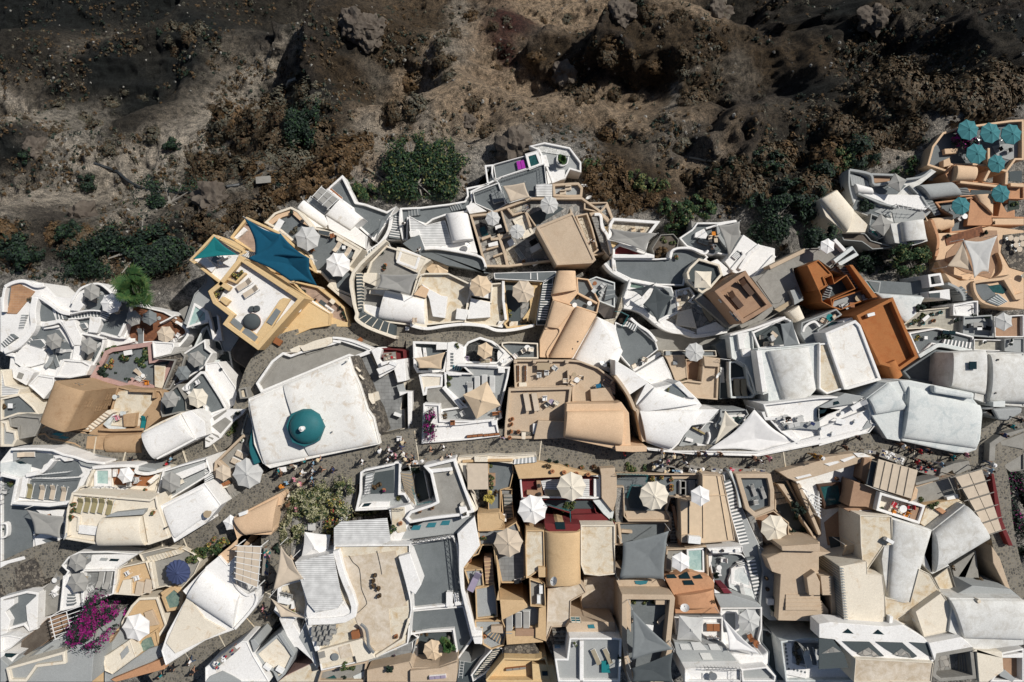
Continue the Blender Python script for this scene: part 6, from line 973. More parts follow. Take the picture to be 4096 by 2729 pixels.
j3=B('j1100,890 j1560,750 j1640,1000 j1610,1050 j1130,1110 j1060,1060',2.2,_ad,'dusty beige flat roof with tubs and hose','the dusty beige roof',fl=_ae,par=.12,ph=.2);W(j3,'j1110,860 1380,790',.3,.5,_ae)
j4=B('j1130,1110 j1600,1030 j1690,1080 j1250,1370 j1160,1310 j1230,1110',3.0,_ar,'stained ochre ledge roof with stepped edge','the stained ochre ledge',fl=_a0,par=0);C(j4,'j1340,1150 1400,1130 1480,1180 1440,1220',.3,_bf)
j5=B('j470,1215 j840,1230 o850,-10 j750,1567 o510,350 o500,200 o480,0',4.6,_ac,'stained cream flat roof with a satellite dish','the dish roof',fl=_a0,par=.1,ph=.12);j6=B('j840,1245 j1300,1385 j1240,1567 o1140,200 o1050,600 o1030,655 o790,600 o740,340 o720,150 j750,1567',4.4,_bb,'long pale grey vaulted roof','the long grey vault',par=0);V(j6,'j840,1260 j1285,1400 o1035,655 o780,600',.02,.6,_bb)
j7=B('j1300,1385 j1670,1090 j1850,1250 j1950,1490 o1180,-10 o1500,230 o1300,330 o1170,200 o1240,0',4.3,_bb,'broad stone-grey vaulted roof beside the canvas pergola','the stone-grey vault',par=0);V(j7,'j1300,1400 o1300,300 j1940,1480 j1680,1100',.02,1.1,_bb)
pergola('j1560,770 j1870,680 j2100,1390 j1950,1440',3.6,5,2,_b3,'long timber pergola with beige canvas panels',cov=_ak,over=.5)
j9=B('j340,1120 j540,1120 j830,1230 j480,1220 j460,1240 j280,1140',2.4,_aw,'brown gabled roof edge with a small skylight','the brown gable edge',par=0);F(j9,'j460,1160 600,1160 650,1195 500,1190',_a,.03,_bi)
j10=B('j0,1060 j70,1130 j290,1110 j460,1240 j480,1567 o490,130 o220,150 o160,100 o140,80 o0,70 n2200,0 i2354,1440',.0,_ad,'dim sunken courts of brown walls and awnings','the dim brown court',fl=_cd,par=.2,ph=.5,k=_ap);F(j10,'j270,1130 400,1250 390,1330 310,1567 180,1567 100,1560 60,1300',_aw,.03);F(j10,'j110,1460 280,1470 270,1567 o260,120 o140,50',_an,.05)
B('j1120,1030 j1140,920 j1100,890 j1050,1060',4.0,_am,'small peach chimney block beside the canvas awning','the peach chimney',par=0,k=_cj)
j11=B('j1400,680 j1550,620 j1720,590 j1750,680 j1560,760 j1530,700 j1370,800',1.2,_ae,'round stone bench platform by the street','the stone bench platform',par=0,k='platform')
j12=B('j1960,390 j2100,290 j2354,220 j2354,250 j2150,330 j2030,410 j2020,590 j1950,600',.9,_ae,'curved stone parapet at the street bend','the curved stone parapet',par=0,h=4,k=_a9);j13=B('j2040,430 j2354,470 j2354,700 j2200,720 j2040,600',-.4,_ae,'shaded stone yard at the right edge','the shaded stone yard',par=.1,ph=.2,k=_br);j14=B('j2080,370 j2300,290 j2354,270 j2354,460 j2090,410',-.2,_ae,'small stone forecourt beyond the curved parapet','the stone forecourt',par=0,k=_br)
j15=B('e2010,1567 j1900,0 j2010,-20 j2050,110 j1890,40',-.4,_aa,'low stone edged planting wall by the round roof','the planting wall',par=0,k=_a9,fl=_a5);j16=B('j2000,0 j2340,-20 j2330,40 j2180,130 j2060,120',0,_aa,'small rounded grey roof at the right street bend','the small rounded roof',par=0,bv=.2)
j17=B('j1980,740 j2010,740 j2110,1280 j2230,1567 j2180,1567 j2040,1250',.8,_bt,'red garden wall with its shade in the paint, beside the bougainvillea','the dark red wall',par=0,k=_a9)
n1=B('n80,560 n660,565 n690,600 n640,1110 n660,1190 n560,1567 n150,1567 n80,1100',5.0,_ad,'tall beige house with deep roof court and dark sails','the beige roof court',fl=_ab,par=.55,ph=1.6,h=9,name=_cx);C(n1,'n465,600 600,600 600,680 465,680',1.0,_ad);C(n1,'n85,600 180,610 185,1000 90,860',1.1,_ad)
n2=B('n10,390 n560,390 n650,560 n80,555',2.4,_ad,'beige facade roof below the large grey awning','the beige facade roof',par=0,h=7)
F(n2,'n225,405 380,405 360,440 300,450 240,440',_bv,.03,'fanlight')
n3=B('n570,370 n860,300 n1090,370 n1140,420 n1130,600 n1190,740 n1210,780 n690,780 n690,600',3.4,_bf,'worn terracotta vaulted house with four small windows','the worn terracotta vault',par=0,h=7);V(n3,'n690,560 n1130,490 n1150,690 n700,700',.02,.8,_bf)
for q_ in('n585,335 680,330 715,372 605,375','n735,345 830,300 870,380 750,380','n895,355 980,330 1012,378 915,380','n780,402 885,398 915,450 800,452'):F(n3,q_,_a7,.06,_b7)
n4=B('n590,40 n830,30 n1020,0 n1060,10 n1080,350 n860,310 n720,330 n570,290',2.2,_ad,'hot tub nook with a small white parasol','the hot tub nook',fl=_ae,par=.18,ph=.5,k=_ag)
n5=B('n1060,30 n1470,10 n1460,80 n1110,90',2.8,_a,'white roof edge with a round vent','the round vent roof',par=.1,ph=.1);C(n5,'n1120,58 1185,58 1185,90 1120,90',.3,_a);C(n5,'n1380,45 1430,45 1430,85 1380,85',.3,_a)
n6=B('n1070,90 n1380,85 n1460,100 n1540,180 n1640,650 n1450,570 n1330,520 n1140,480',1.2,_a,'white walled terrace with a rounded plunge pool','the rounded pool terrace',fl=_ab,par=.14,ph=.5,k=_ag);C(n6,'n1350,250 1540,180 1640,640 1310,480 1300,400',.45,_av,_dd);C(n6,'n1070,90 1120,90 1110,180 1080,260',.5,_a);S(n6,'n1390,190 1480,160 1490,230 1420,240',3,.3,.8)
n7=B('n1140,560 n1330,560 n1640,660 n1690,710 n1380,710 n1210,710',3.2,_aa,'grey house front below the rounded pool','the grey house front',par=0,h=7);F(n7,'n1140,500 1210,545 1145,545',_a,.3,_b7)
C(n7,'n1215,490 1290,490 1350,550 1250,550',.1,'door_red','door',reg=False)
n8=B('n1210,710 n1690,705 n1690,950 n1660,1080 n1700,1200 n1760,1220 n1550,1240 n1300,1160 n1240,1160 n1210,830',3.0,_a,'white terrace with pale pool and large grey parasol','the grey parasol pool terrace',fl=_aa,par=.2,ph=.5,k=_ag);C(n8,'n1240,1000 1300,1000 1310,1160 1245,1160',.3,_a)
n9=B('n1370,1240 n1700,1260 n1765,1220 n1760,1370 n1600,1420 n1460,1400 n1320,1250',5.2,_a,'big round white apse roof','the round apse roof',par=0,h=7,bv=.2);n10=B('n1450,1420 n1740,1390 n1850,1500 n1840,1567 n1460,1567',6.4,_a,'white balcony roof at the bottom edge','the bottom balcony roof',fl=_aa,par=.2,ph=.5)
n11=B('n680,820 n1240,820 n1240,1160 n1180,1150 n700,1100',3.4,_a,'white terrace with grey cantilever parasol and wooden bench','the wooden bench terrace',fl=_a,par=.2,ph=.5,k=_ag);W(n11,'n690,800 1230,815',.1,.7,_a6,name='railing')
n12=B('n680,1110 n1230,1160 n1300,1200 n1460,1400 n800,1410 n700,1230',5.4,_aa,'grey house front with white framed windows','the white framed window house',par=0,h=8)
for q_ in('n740,1130 840,1130 885,1195 765,1195','n870,1110 980,1110 1060,1200 905,1200','n1070,1130 1175,1130 1220,1198 1100,1198','n970,1232 1090,1232 1130,1310 1010,1310'):F(n12,q_,'shutter_white',.05,_b7)
n13=B('n800,1415 n1455,1405 n1455,1567 n800,1567',7.0,_a,'white pool terrace cut by the bottom edge','the bottom pool terrace',fl=_a,par=.15,ph=.4,k=_ag)
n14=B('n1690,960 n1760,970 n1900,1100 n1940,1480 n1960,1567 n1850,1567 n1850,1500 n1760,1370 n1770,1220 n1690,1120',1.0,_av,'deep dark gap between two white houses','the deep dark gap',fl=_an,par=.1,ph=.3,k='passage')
n15=B('n1650,640 n1700,300 n1650,0 n1800,310 n1840,320 n1900,340 n1860,860 n1780,860 n1700,800',1.6,_aa,'pale landing with round urns beside the long stairs','the urn landing',par=0,k='landing',fl=_aa);W(n15,'n1880,340 1860,600 1830,820',.5,.6,_ae)
n16=B('i2160,1567 i2354,1520 n2354,0 o0,70 o140,80 o0,130 o0,600 o110,740 o110,880 n2354,870 n1870,860 n1900,330 n1800,300 n1740,150 n1900,80',3.4,_ad,'big plain beige stepped roof','the big beige stepped roof',fl=_ad,par=0,h=8);C(n16,'n1910,10 n2354,-20 n2354,70 n1920,60',.8,_ad);C(n16,'n2200,370 n2300,300 n2354,420 n2354,570 n2230,570',1.0,_ad);C(n16,'o15,350 145,350 145,570 40,570',.9,_ad);W(n16,'o150,350 180,880',.5,.2,_ad);S(n16,'n1960,560 n2354,560 n2354,740 n1960,740',4,.05,.3,_ad,_ad)
o1=B('o235,240 o550,180 o555,325 o730,340 o760,600 o760,920 o300,940 o240,250',5.2,_ac,'smooth cream flat roof with toothed left edge','the toothed edge roof',fl=_ac,par=.05,ph=.05)
for k_ in range(22):C(o1,' '.join('o%d,%d'%(a+k_*2.6,b+k_*31)for a,b in((236,250),(285,262),(286,274),(237,262))),.18,_aa,'tooth',bv=.01,reg=False)
o2=B('o760,600 o1050,655 o1150,270 o1280,330 o1400,540 o1050,740 o860,870 o960,910 o780,930',5.0,_ac,'stained cream roof strip beside the grey vault','the stained strip roof',fl=_a0,par=.06,ph=.06)
o3=B('o1410,540 o1530,710 o1490,990 o1210,1050 o1110,760',5.8,_ac,'pentagonal pale cream roof','the pentagonal cream roof',fl=_ac,par=.08,ph=.08);o4=B('o840,860 o1060,740 o1180,900 o1210,1050 o1000,910',4.6,_ac,'small roof well with white air conditioners','the roof well',fl=_a0,par=.08,ph=.4)
o5=B('o1490,600 o2330,610 o2354,1140 o1760,1215 o1640,1050 o1490,990 o1530,710',6.0,_bb,'very large pale stone vaulted roof','the very large pale vault',par=0,h=8);V(o5,'o1500,620 o1650,1060 o2354,1080 o2354,620',.02,.6,_bb);o6=B('o1320,370 o1500,235 o1600,570 o1450,570 o1400,530',3.4,_ae,'small stained wall roof beside the scrub','the stained wall roof',fl=_a0,par=.08,ph=.2);o7=B('o1520,240 o1800,60 o1840,400 o1560,430 o1600,560',1.6,_ae,'shaded stone yard with dry scrub','the scrub yard',par=0,k=_br,fl=_ae);C(o7,'o1560,430 1750,400 1760,450 1570,480',.6,_ac)
o8=B('o1500,600 o1760,460 o2200,500 o2330,610',4.6,_aa,'grey sloping roof triangle near the right edge','the grey triangle roof',par=0);o9=B('o1980,0 o2080,150 o2200,510 o2150,500 o2000,200',3.0,_ad,'tall tan alley wall','the tall tan wall',par=0,k=_a9)
o10=B('o0,900 o130,880 o760,930 o960,910 o1200,1050 o1260,1120 o1320,1330 o1300,1340 o430,1300 o400,1290 o180,1080 o0,1060',6.4,_a,'white angular roof with triangular and trapezoid openings','the angular frame roof',par=0,h=2.2);
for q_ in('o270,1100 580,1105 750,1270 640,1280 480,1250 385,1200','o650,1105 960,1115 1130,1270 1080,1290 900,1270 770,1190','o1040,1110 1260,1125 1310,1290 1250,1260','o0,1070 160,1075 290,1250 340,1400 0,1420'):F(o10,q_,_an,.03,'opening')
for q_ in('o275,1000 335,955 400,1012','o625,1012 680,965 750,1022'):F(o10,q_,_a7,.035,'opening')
for q_ in('o440,1240 570,1170 620,1210 700,1275 500,1270','o850,1250 950,1180 1040,1240 1060,1290 960,1270','o30,1240 160,1160 250,1220'):F(o10,q_,_bp,.05,'court_floor')
o11=B('o420,1300 o1320,1345 o1290,1567 o400,1567',7.0,_ac,'stained cream roof cut by the bottom edge','the bottom cream roof',fl=_cm,par=.08,ph=.1,h=9);o12=B('n1950,1480 n1900,1100 n2170,1060 n2354,1060 o0,1080 o160,1100 o400,1290 o400,1567 n1960,1567',3.6,_av,'white pebble-hole terrace with loungers and black railing','the pebble-hole terrace',fl=_a,par=.22,ph=.6,k=_ag)
C(o12,'n1940,1120 n2030,1110 n2040,1350 n2200,1400 n2200,1530 n1960,1480',.2,_a);F(o12,'n2060,1120 n2354,1120 n2354,1380 n2100,1350 n2030,1200',_ce,.03)
for x_,y_ in((1955,1145),(1962,1185),(1965,1225),(1975,1268),(1978,1310),(1980,1355),(1995,1415),(2055,1425),(2097,1435),(2140,1445),(2182,1455)):F(o12,' '.join('n%d,%d'%(x_+13*math.cos(a),y_+13*math.sin(a))for a in[k*math.pi/4 for k in range(8)]),_ab,.23,'pebble_hole')
o13=B('o1260,1120 o1640,1050 o1770,1165 o1350,1240 o1330,1330',6.8,_a,'pale grey sloping roof above the sunken white court','the pale sloping roof',par=0,h=6);o14=B('o1340,1240 o1770,1165 o1810,1530 o1390,1567 o1300,1500',6.4,_ae,'sunken crazy-paved white court with dark steps','the sunken paved court',fl=_bp,par=.4,ph=1.6,k=_ap);S(o14,'o1600,1250 1600,1440 1740,1470 1700,1230',4,.1,.9,_ae,_ae);o15=B('o1780,1210 o2100,1220 o2110,1290 o2120,1440 o1940,1567 o1840,1567 o1810,1200',6.6,_ac,'pale roof fragment at the bottom right','the bottom right fragment',par=0,h=6);o16=B('o2100,1230 o2354,1180 o2354,1567 o1960,1567 o2060,1440',5.0,_a,'shaded white yard in the bottom right corner','the bottom right yard',fl=_aw,par=.2,ph=.8,k=_br);C(o16,'o2060,1440 2140,1430 2260,1530 2220,1567 2080,1500',.8,_aa);C(o16,'o2060,1270 2354,1230 2354,1290 2110,1290',.8,_a)
p1=B('p1905,610 p2095,440 p2250,750 p2354,770 q250,860 q360,800 q250,1000 q100,1200 p2230,1000 p2200,830 p2060,730 p1950,640',-13.2,_a,'white walled triangular terrace tip with grey floor','the triangular tip terrace',fl=_ab,par=.3,ph=.6,k=_ag)
p2=B('p1570,830 p1650,730 p1980,980 p1940,1060 p1870,1050 p1730,1030',-11.6,_a,'long white roof slab beside the lattice pergola','the long white slab',par=0);p2b=B('p1900,900 p2060,725 p2340,940 p2220,1020 p2354,1130 p2354,1290 p2030,1110 p1940,1060',-11.2,_a,'broad bright white roof with rounded steps','the broad bright roof',par=0)
V(p2,'p1575,830 p1650,735 p1975,985 p1900,1050',.02,.35,_a);V(p2b,'p1910,905 p2060,730 p2330,945 p2190,1080',.02,.35,_a)
p3=B('p1685,745 p1730,680 p1930,830 p1880,900',-12.6,_a,'narrow deck under a dark steel lattice','the lattice deck',fl=_aa,par=.06,ph=.2,k='deck')
pergola('p1760,680 p1850,580 p2050,720 p1930,830',-10.8,3,2,_ao,'white pergola with two grey canvas panels',cov=_as)
q1=B('q400,820 q640,810 q970,770 q1140,740 q1170,680 q1160,590 q1400,540 q1370,330 q1470,320 q1470,420 q1500,510 q1230,640 q1240,740 q1170,870 q920,910 q780,960 q700,1020 q500,950 q490,1190 q430,1200',-12.4,_a,'long curved grey walkway behind a white wall','the curved grey walkway',fl=_ab,par=.25,ph=.5,k='path')
S(q1,'q500,840 500,920 640,900 630,830',4,.05,.4,_ab,_aa);S(q1,'q960,780 1000,860 1140,830 1110,770',5,.05,.5,_ab,_aa);S(q1,'q1440,440 1440,530 1490,510 1480,420',4,.05,.5,_ab,_ab)
q2=B('q500,905 q700,1020 q920,960 q1000,1220 q1250,1190 q1290,1330 q680,1280 q620,1130 q520,1160',-10.8,_a,'white slatted roof with wedge beside the round vault','the white slatted roof',fl=_cf,par=.12,ph=.08);C(q2,'q505,1090 620,1070 640,1140 520,1160',.25,_a);C(q2,'q870,1260 1250,1190 1290,1340 900,1290',.1,_a);W(q2,'q670,1280 870,1280 1290,1360',.3,.3,_a,1)
q3=B('q920,900 q1180,890 q1250,1190 q1000,1220',-10.4,_a,'white round barrel vault by the slatted roof','the round white vault',par=0);V(q3,'q925,900 q1180,890 q1245,1185 q1005,1215',.02,1.2,_a)
q4=B('q280,920 q400,840 q410,1190 q250,1190',-12.9,_a,'white edged steps down the narrow passage','the edged steps',fl=_ab,par=.12,ph=.1,k=_a1);S(q4,'q345,915 400,920 400,1180 270,1160',9,0,.6);W(q4,'q410,830 400,1000 440,1190',.3,.7,_a,1);W(q4,'q300,920 270,1080 170,1230 0,1330',.45,.6,_a,1)
q5=B('q0,1350 q240,1190 q270,1250 q60,1400 q0,1480 p2250,1500 p2354,1360',-11.6,_a,'pale stairs descending beside the cream wall','the pale stairs',fl=_ab,par=.08,ph=.05,k=_a1);S(q5,'q220,1200 270,1250 0,1420 0,1340',8,.1,-.5)
q6=B('q520,1170 q620,1130 q680,1290 q870,1290 q1290,1370 q1350,1440 q1380,1500 q1370,1567 c900,0 q940,1480 q560,1330 q430,1230',-9.6,_ab,'broad grey terrace path below the slatted roof','the broad grey path',fl=_ab,par=0,k='path');W(q6,'q680,1290 870,1290 1290,1370 1370,1450 1380,1500',.3,.7,_a,1)
q7=B('q1235,640 q1530,530 q1620,780 q1480,870 q1260,770',-12.0,_a,'small terrace with a dark grey double daybed','the daybed terrace',fl=_ab,par=.12,ph=.4,k=_ag);q8=B('q1155,800 q1240,760 q1400,860 q1200,890',-11.8,_a,'fan-shaped white ledge beside the curved grey walkway','the fan-shaped ledge',par=0)
q9=B('q1470,320 q1850,215 q1890,360 q1560,470 q1500,500',-12.6,_a,'upper terrace with a bright magenta towel bed','the magenta bed terrace',fl=_ab,par=.12,ph=.5,k=_ag);q10=B('q1835,200 q1990,155 q2030,310 q1890,360',-12.3,_a,'raised square whirlpool box','the whirlpool box',fl=_a,par=.1,ph=.1,k=_ag)
q11=B('q1500,510 q1570,460 q2060,310 q2090,550 q1970,560 q1960,700 q1880,700 q1620,780 q1530,530',-12.2,_a,'grey terrace under a square beige awning','the square awning terrace',fl=_ab,par=.1,ph=.4,k=_ag)
q12=B('q1880,110 q2060,65 q2354,125 r130,10 r130,130 q2354,380 q2300,480 q2150,540 q2060,300 q1990,160',-12.9,_a,'white gravel garden terrace with a half-round planter','the white gravel terrace',fl=_aa,par=.25,ph=.5,k=_ag);F(q12,'q1890,115 2060,80 2354,140 2354,230 2200,205 2000,175','gravel_white',.05,'gravel');C(q12,'q2010,220 2080,210 2120,350 2040,340',.5,_a);C(q12,'q2080,395 2290,380 2300,490 2150,530 2100,550',.4,_a)
W(q12,'q2210,215 2205,290 2260,335 2320,310 2335,230',.15,.5,_a,1,_ck)
q13=B('q1965,550 q2150,545 q2150,690 q1970,690',-11.3,_cf,'small white slatted pergola top','the small slatted top',par=0,h=.15,k=_cy,bv=.01)
q14=B('q2150,545 q2354,530 r100,240 r150,300 r140,410 q2354,700 q2160,690',-12.0,_ad,'beige framed roof with drying racks','the drying rack roof',fl=_aa,par=.35,ph=.6)
q15=B('q1200,900 q1410,880 q1620,800 q1900,700 q2354,700 r140,410 r350,560 r420,480 r500,650 r450,720 r340,600 r260,610 r420,900 r480,1040 r260,1090 q1650,1500 q1380,1500 q1330,1350 q1290,1200',-10.4,_ad,'beige stone restaurant complex with walled booths','the beige restaurant terrace',fl=_bp,par=.3,ph=.9,k='restaurant')
for pts_,w_ in(('q1410,880 1560,840 1640,1110 1560,1150',.3),('q1340,1180 1440,1140 1450,1180 1540,1170',.35),('q1530,1120 1600,1330 1640,1500',.4),('q1620,800 1700,900 1840,860 1900,1040',.35),('q1390,1300 1530,1260',.25),('q1470,1380 1580,1340',.25),('q1860,880 1960,1030',.2),('q1560,1170 1700,1120',.3)):W(q15,pts_,w_,.8,_ad,dz=-.1)
F(q15,'q1310,960 1560,870 1640,1110 1440,1150 1330,1100',_c6,.03);F(q15,'q1310,1060 1370,1030 1420,1130 1340,1150',_cn,.06,'pond');F(q15,'q1610,830 1800,760 1800,830 1680,900',_b0,.03);F(q15,'q1610,1280 1730,1250 1760,1440 1680,1500 1630,1400',_b0,.04);F(q15,'q1890,900 2150,780 2290,830 1960,1030',_an,.03);F(q15,'q1480,1380 1580,1360 1600,1490 1530,1500',_b0,.04)
C(q15,'q1890,1290 2000,1240 2030,1290 1910,1350',.5,_aa,_b);C(q15,'q1410,1230 1520,1200 1530,1250 1420,1270',.5,_a,_b);C(q15,'q1490,1030 1560,1010 1575,1050 1500,1075',.5,_a,_b);C(q15,'q1700,960 1860,890 1930,1130 1780,1180',.1,_ac,_dd)
r1=B('q1960,1040 q2354,880 r0,530 r300,1130 r260,1170 r0,1185 q2200,1480',-6.6,_ad,'large smooth beige flat roof','the large beige roof',fl=_ad,par=.35,ph=.15,h=7,bv=.12)
r2=B('r60,620 r200,590 r260,760 r330,1020 r250,1080 r160,870',-9.6,_ad,'paved ledge behind the large beige roof','the paved ledge',fl=_b0,par=.22,ph=.6,k='ledge');r3=B('r250,620 r340,590 r400,760 r480,1000 r450,1100 r380,1010',-10.0,_a,'thin stone stairs with a wavy white wall','the wavy stairs',fl=_bp,par=0,k=_a1);S(r3,'r250,640 310,640 440,990 370,1010',12,.1,-.8,_bp,_ae);W(r3,'r280,610 350,620 370,760 430,850 480,1060',.4,.7,_a,1)
r4=B('r160,470 r430,465 r500,650 r470,720 r420,650 r340,590 r160,550',-10.6,_ad,'zigzag beige wall with grey steps','the zigzag stairs',fl=_ae,par=.2,ph=.5,k=_a1);S(r4,'r360,510 400,500 470,700 390,730',6,.1,-.6,_ae,_aa)
r5=B('r490,645 r1040,685 r930,830 r870,1040 r560,930 r440,900 r450,720',-9.8,_a,'triangular paved terrace under a grey shade sail','the triangular sail terrace',fl=_b0,par=.4,ph=.7,k=_ag);F(r5,'r400,750 450,740 460,900 560,930 490,1000',_a3,.1)
r6=B('r490,1000 r570,940 r880,1050 r960,1070 r960,1100 r490,1090',-8.9,_a,'triangular red floored roof with white kerbs','the triangular red roof',fl=_bt,par=.3,ph=.4)
r7=B('r940,1000 r1040,840 r1190,830 r1250,900 r1240,980 r1150,1060 r1130,1110 r980,1110',-9.6,_ae,'walled dry garden bed with brown shrubs','the dry garden bed',par=.12,ph=.3,fl=_bl,k=_df)
r8=B('r1250,880 r1400,780 r1460,700 r1700,700 r1910,670 r1960,820 r1830,1090 r1690,1060 r1640,1080 r1540,1050 r1340,980',-9.8,_a,'white angular lounge terrace with dark floor','the dark lounge terrace',fl=_ab,par=.22,ph=.6,k=_ag);C(r8,'r1440,820 1540,770 1580,840 1560,890 1430,870',.5,_a);W(r8,'r1560,770 1700,730 1900,690',.25,.7,_a);W(r8,'r1700,740 1720,860 1820,1000',.45,.6,_aa,1);C(r8,'r1390,680 1460,700 1440,780 1400,790',.3,_ae);F(r8,'r1740,780 1770,780 1810,900 1790,930',_cg,.5,'pool')
r9=B('r1850,1060 r1990,840 r2150,950 r2354,1000 r2354,1170 r2130,1370 r1860,1270 r1780,1150',-8.0,_a,'white ribbed sloping roof with long ridges','the ribbed white roof',par=0,h=6)
for pts_ in('r1990,1030 2000,1080 1860,1250','r2180,960 2060,1060 1950,1240','r2354,1080 2120,1340'):W(r9,pts_,.5,.35,_a)
S(r9,'r1860,1090 1910,1130 1990,1060 1920,1020',6,.3,0,_a,_aa)
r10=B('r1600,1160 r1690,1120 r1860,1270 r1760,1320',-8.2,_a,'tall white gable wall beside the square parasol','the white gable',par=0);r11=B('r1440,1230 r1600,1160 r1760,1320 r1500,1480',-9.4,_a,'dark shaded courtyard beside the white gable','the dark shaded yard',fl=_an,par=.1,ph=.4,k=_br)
C(r11,'r1470,1180 1550,1110 1600,1150 1520,1220',.6,_a,_ck)
s1=B('s0,1020 s200,900 s390,1130 s560,1300 s530,1390 s300,1390 s80,1210',-9.6,_ac,'long pale vaulted roof with a lower rounded end','the long pale vault',par=0);V(s1,'s0,1020 s200,905 s390,1130 s310,1390',.02,.7,_ac)
s2=B('s350,665 s500,690 s590,720 s640,830 s880,800 s1000,780 s1180,740 s1290,660 s1350,690 s1110,880 s1250,980 s1310,1130 s1200,1240 s920,1290 s560,1200 s380,1130 s400,1050 s350,880',-11.8,_bb,'sprawling pale grey hotel terraces with stairs','the pale grey hotel',par=0,h=5,k=_c1)
F(s2,'s360,700 500,740 560,800 600,900 700,950 900,950 1000,850 860,820 620,860 540,760',_ab,.02);F(s2,'s380,1120 450,980 800,1150 830,1220 560,1180',_ab,.02);F(s2,'s830,1110 1300,1130 1200,1240 870,1280',_aa,.03);W(s2,'s350,670 590,720 640,840 830,810',.35,.8,_aa,1);W(s2,'s600,720 870,730',.3,.7,_aa);F(s2,'s620,745 820,740 810,800 640,820',_aw,.1,_de);W(s2,'s350,670 350,860 400,1050',.25,.8,_aa,1);W(s2,'s1000,780 1180,750 1290,670',.3,.7,_aa,1)
V(s2,'s400,830 430,940 610,960 590,880',.3,.6,_a);V(s2,'s1130,850 1260,1010 1620,970 1500,815',.5,.8,_aa);W(s2,'s450,940 700,1050 890,1100',.3,.7,_aa);C(s2,'s500,950 1180,960 1280,1110 1200,1130 900,1070 880,1100',.5,_a,bv=.02);F(s2,'s620,970 1170,970 1170,1060 900,1070 720,1010',_a,.25);W(s2,'s1180,970 1250,1080 1300,1130',.3,.7,_aa,1);W(s2,'s1040,850 1140,950',.2,.6,_aa)
S(s2,'s630,1150 760,1090 860,1110 800,1210',4,.1,.3,_aa,_aa);S(s2,'s360,720 380,850 560,870 540,770',6,.1,-.6,_aa,_aa);S(s2,'s1190,970 1260,950 1400,1180 1330,1200',8,.1,-.6,_ab,_aa)
pergola('s900,1065 s920,1105 s1220,1125 s1260,1090',-10.0,6,1,_ao,'thin white railing frame on the pale hotel wall',hh=1.0,r=.025)
s3=B('s820,1290 s1190,1240 s1250,1490 s1080,1540 s870,1510',-9.4,_bb,'pale grey barrel vault with a flue','the flue barrel vault',par=0);V(s3,'s920,1280 s1185,1245 s1225,1480 s950,1500',.02,1.0,_bb)
s4=B('s560,1390 s600,1170 s680,1200 s860,1270 s850,1400 s700,1470',-11.2,_aa,'small court with a teal pool under a grey parasol','the teal pool court',fl=_ab,par=.18,ph=.5,k=_ap)
s5=B('s250,1390 s530,1400 s600,1480 s840,1550 v1000,150 v870,160 v800,110 v680,100 v660,60',-10.6,_aa,'planted wall bed with oleander bushes','the oleander bed',par=.1,ph=.2,k=_df,fl=_bl)
s6=B('s1240,620 s1300,400 s1420,240 s1600,180 s2190,100 s2354,90 s2354,560 s2260,560 s2160,700 s1960,640 s1800,620 s1520,620 s1480,700',-13.0,_am,'salmon walled cafe terrace with turquoise parasols','the turquoise parasol terrace',fl=_ab,par=.3,ph=.8,k=_ag,h=6)
C(s6,'s1430,560 1500,530 1520,620 1430,640',1.0,_am);C(s6,'s1440,430 1600,420 1590,480 1450,490',.6,_am);W(s6,'s1950,420 1950,640',.35,1.0,_am);F(s6,'s1990,400 2354,330 2354,480 2200,560 2050,520',_aa,.03)
s7=B('s1480,700 s1560,610 s1790,630 s1780,800 s2170,840 s2354,820 s2354,1010 s2000,1000 s1960,960 s1620,980 s1500,820 s1450,720',-12.2,_bf,'salmon terracotta vaulted houses below the cafe','the salmon vault houses',par=.15,ph=.3,fl=_bf);V(s7,'s1540,800 s1560,620 s1790,640 s1770,800',.5,.8,_am);W(s7,'s1900,800 1960,680',.35,.9,_am);W(s7,'s2150,840 2160,700',.4,.9,_am);W(s7,'s1620,810 1800,830 2050,860',.35,.7,_am);C(s7,'s2200,820 2354,830 2354,870 2200,860',.7,_am);F(s7,'s1750,900 2000,910 2000,960 1740,960',_an,.05);S(s7,'s1560,880 1700,870 1760,960 1640,970',5,.1,-.6,_an,_aa);F(s7,'s2180,690 2330,680 2330,810 2190,800',_an,.05)
s8=B('s1330,1040 s1580,1010 s1740,980 s2000,1000 s2000,1200 s2354,1210 s2354,1310 s1960,1310 s1700,1380 s1500,1400 s1520,1200 s1400,1130',-11.4,_bf,'terracotta terrace with vaulted lookout','the terracotta terrace',fl=_ab,par=.25,ph=.7,k=_ag);C(s8,'s1700,1310 1740,1000 1980,1190 1990,1290 1960,1310',.8,_bf);V(s8,'s1790,960 2000,950 1990,1190 1830,1040',.9,.4,_am)
V(s8,'s1310,1400 s1270,1230 s1500,1210 s1520,1340',.3,.8,_am);C(s8,'s2060,1190 2090,1040 2160,1160 2250,1130 2250,1220 2060,1215',.6,_bf);F(s8,'s2180,1020 2300,1030 2300,1120 2170,1140',_bq,.3,_de);C(s8,'s1990,1230 2354,1230 2354,1300 2000,1300',.7,_am)
s9=B('s1240,1240 s1310,1400 s1700,1390 s1960,1320 u2354,1060 u2354,1420 u2100,1370 u1930,1240 u1960,1160 u1950,1080',-10.4,_am,'curvy salmon adobe complex with hollows','the curvy salmon complex',par=0,fl=_am);F(s9,'u1990,1090 2160,1040 2170,1080 2000,1130',_c7,.05);F(s9,'u1990,1200 2080,1250 2200,1280 2240,1180 2230,1060 2100,1060 2000,1160',_aw,.03);F(s9,'u2260,1080 2354,1070 2354,1250 2290,1230 2250,1160',_a5,.04)
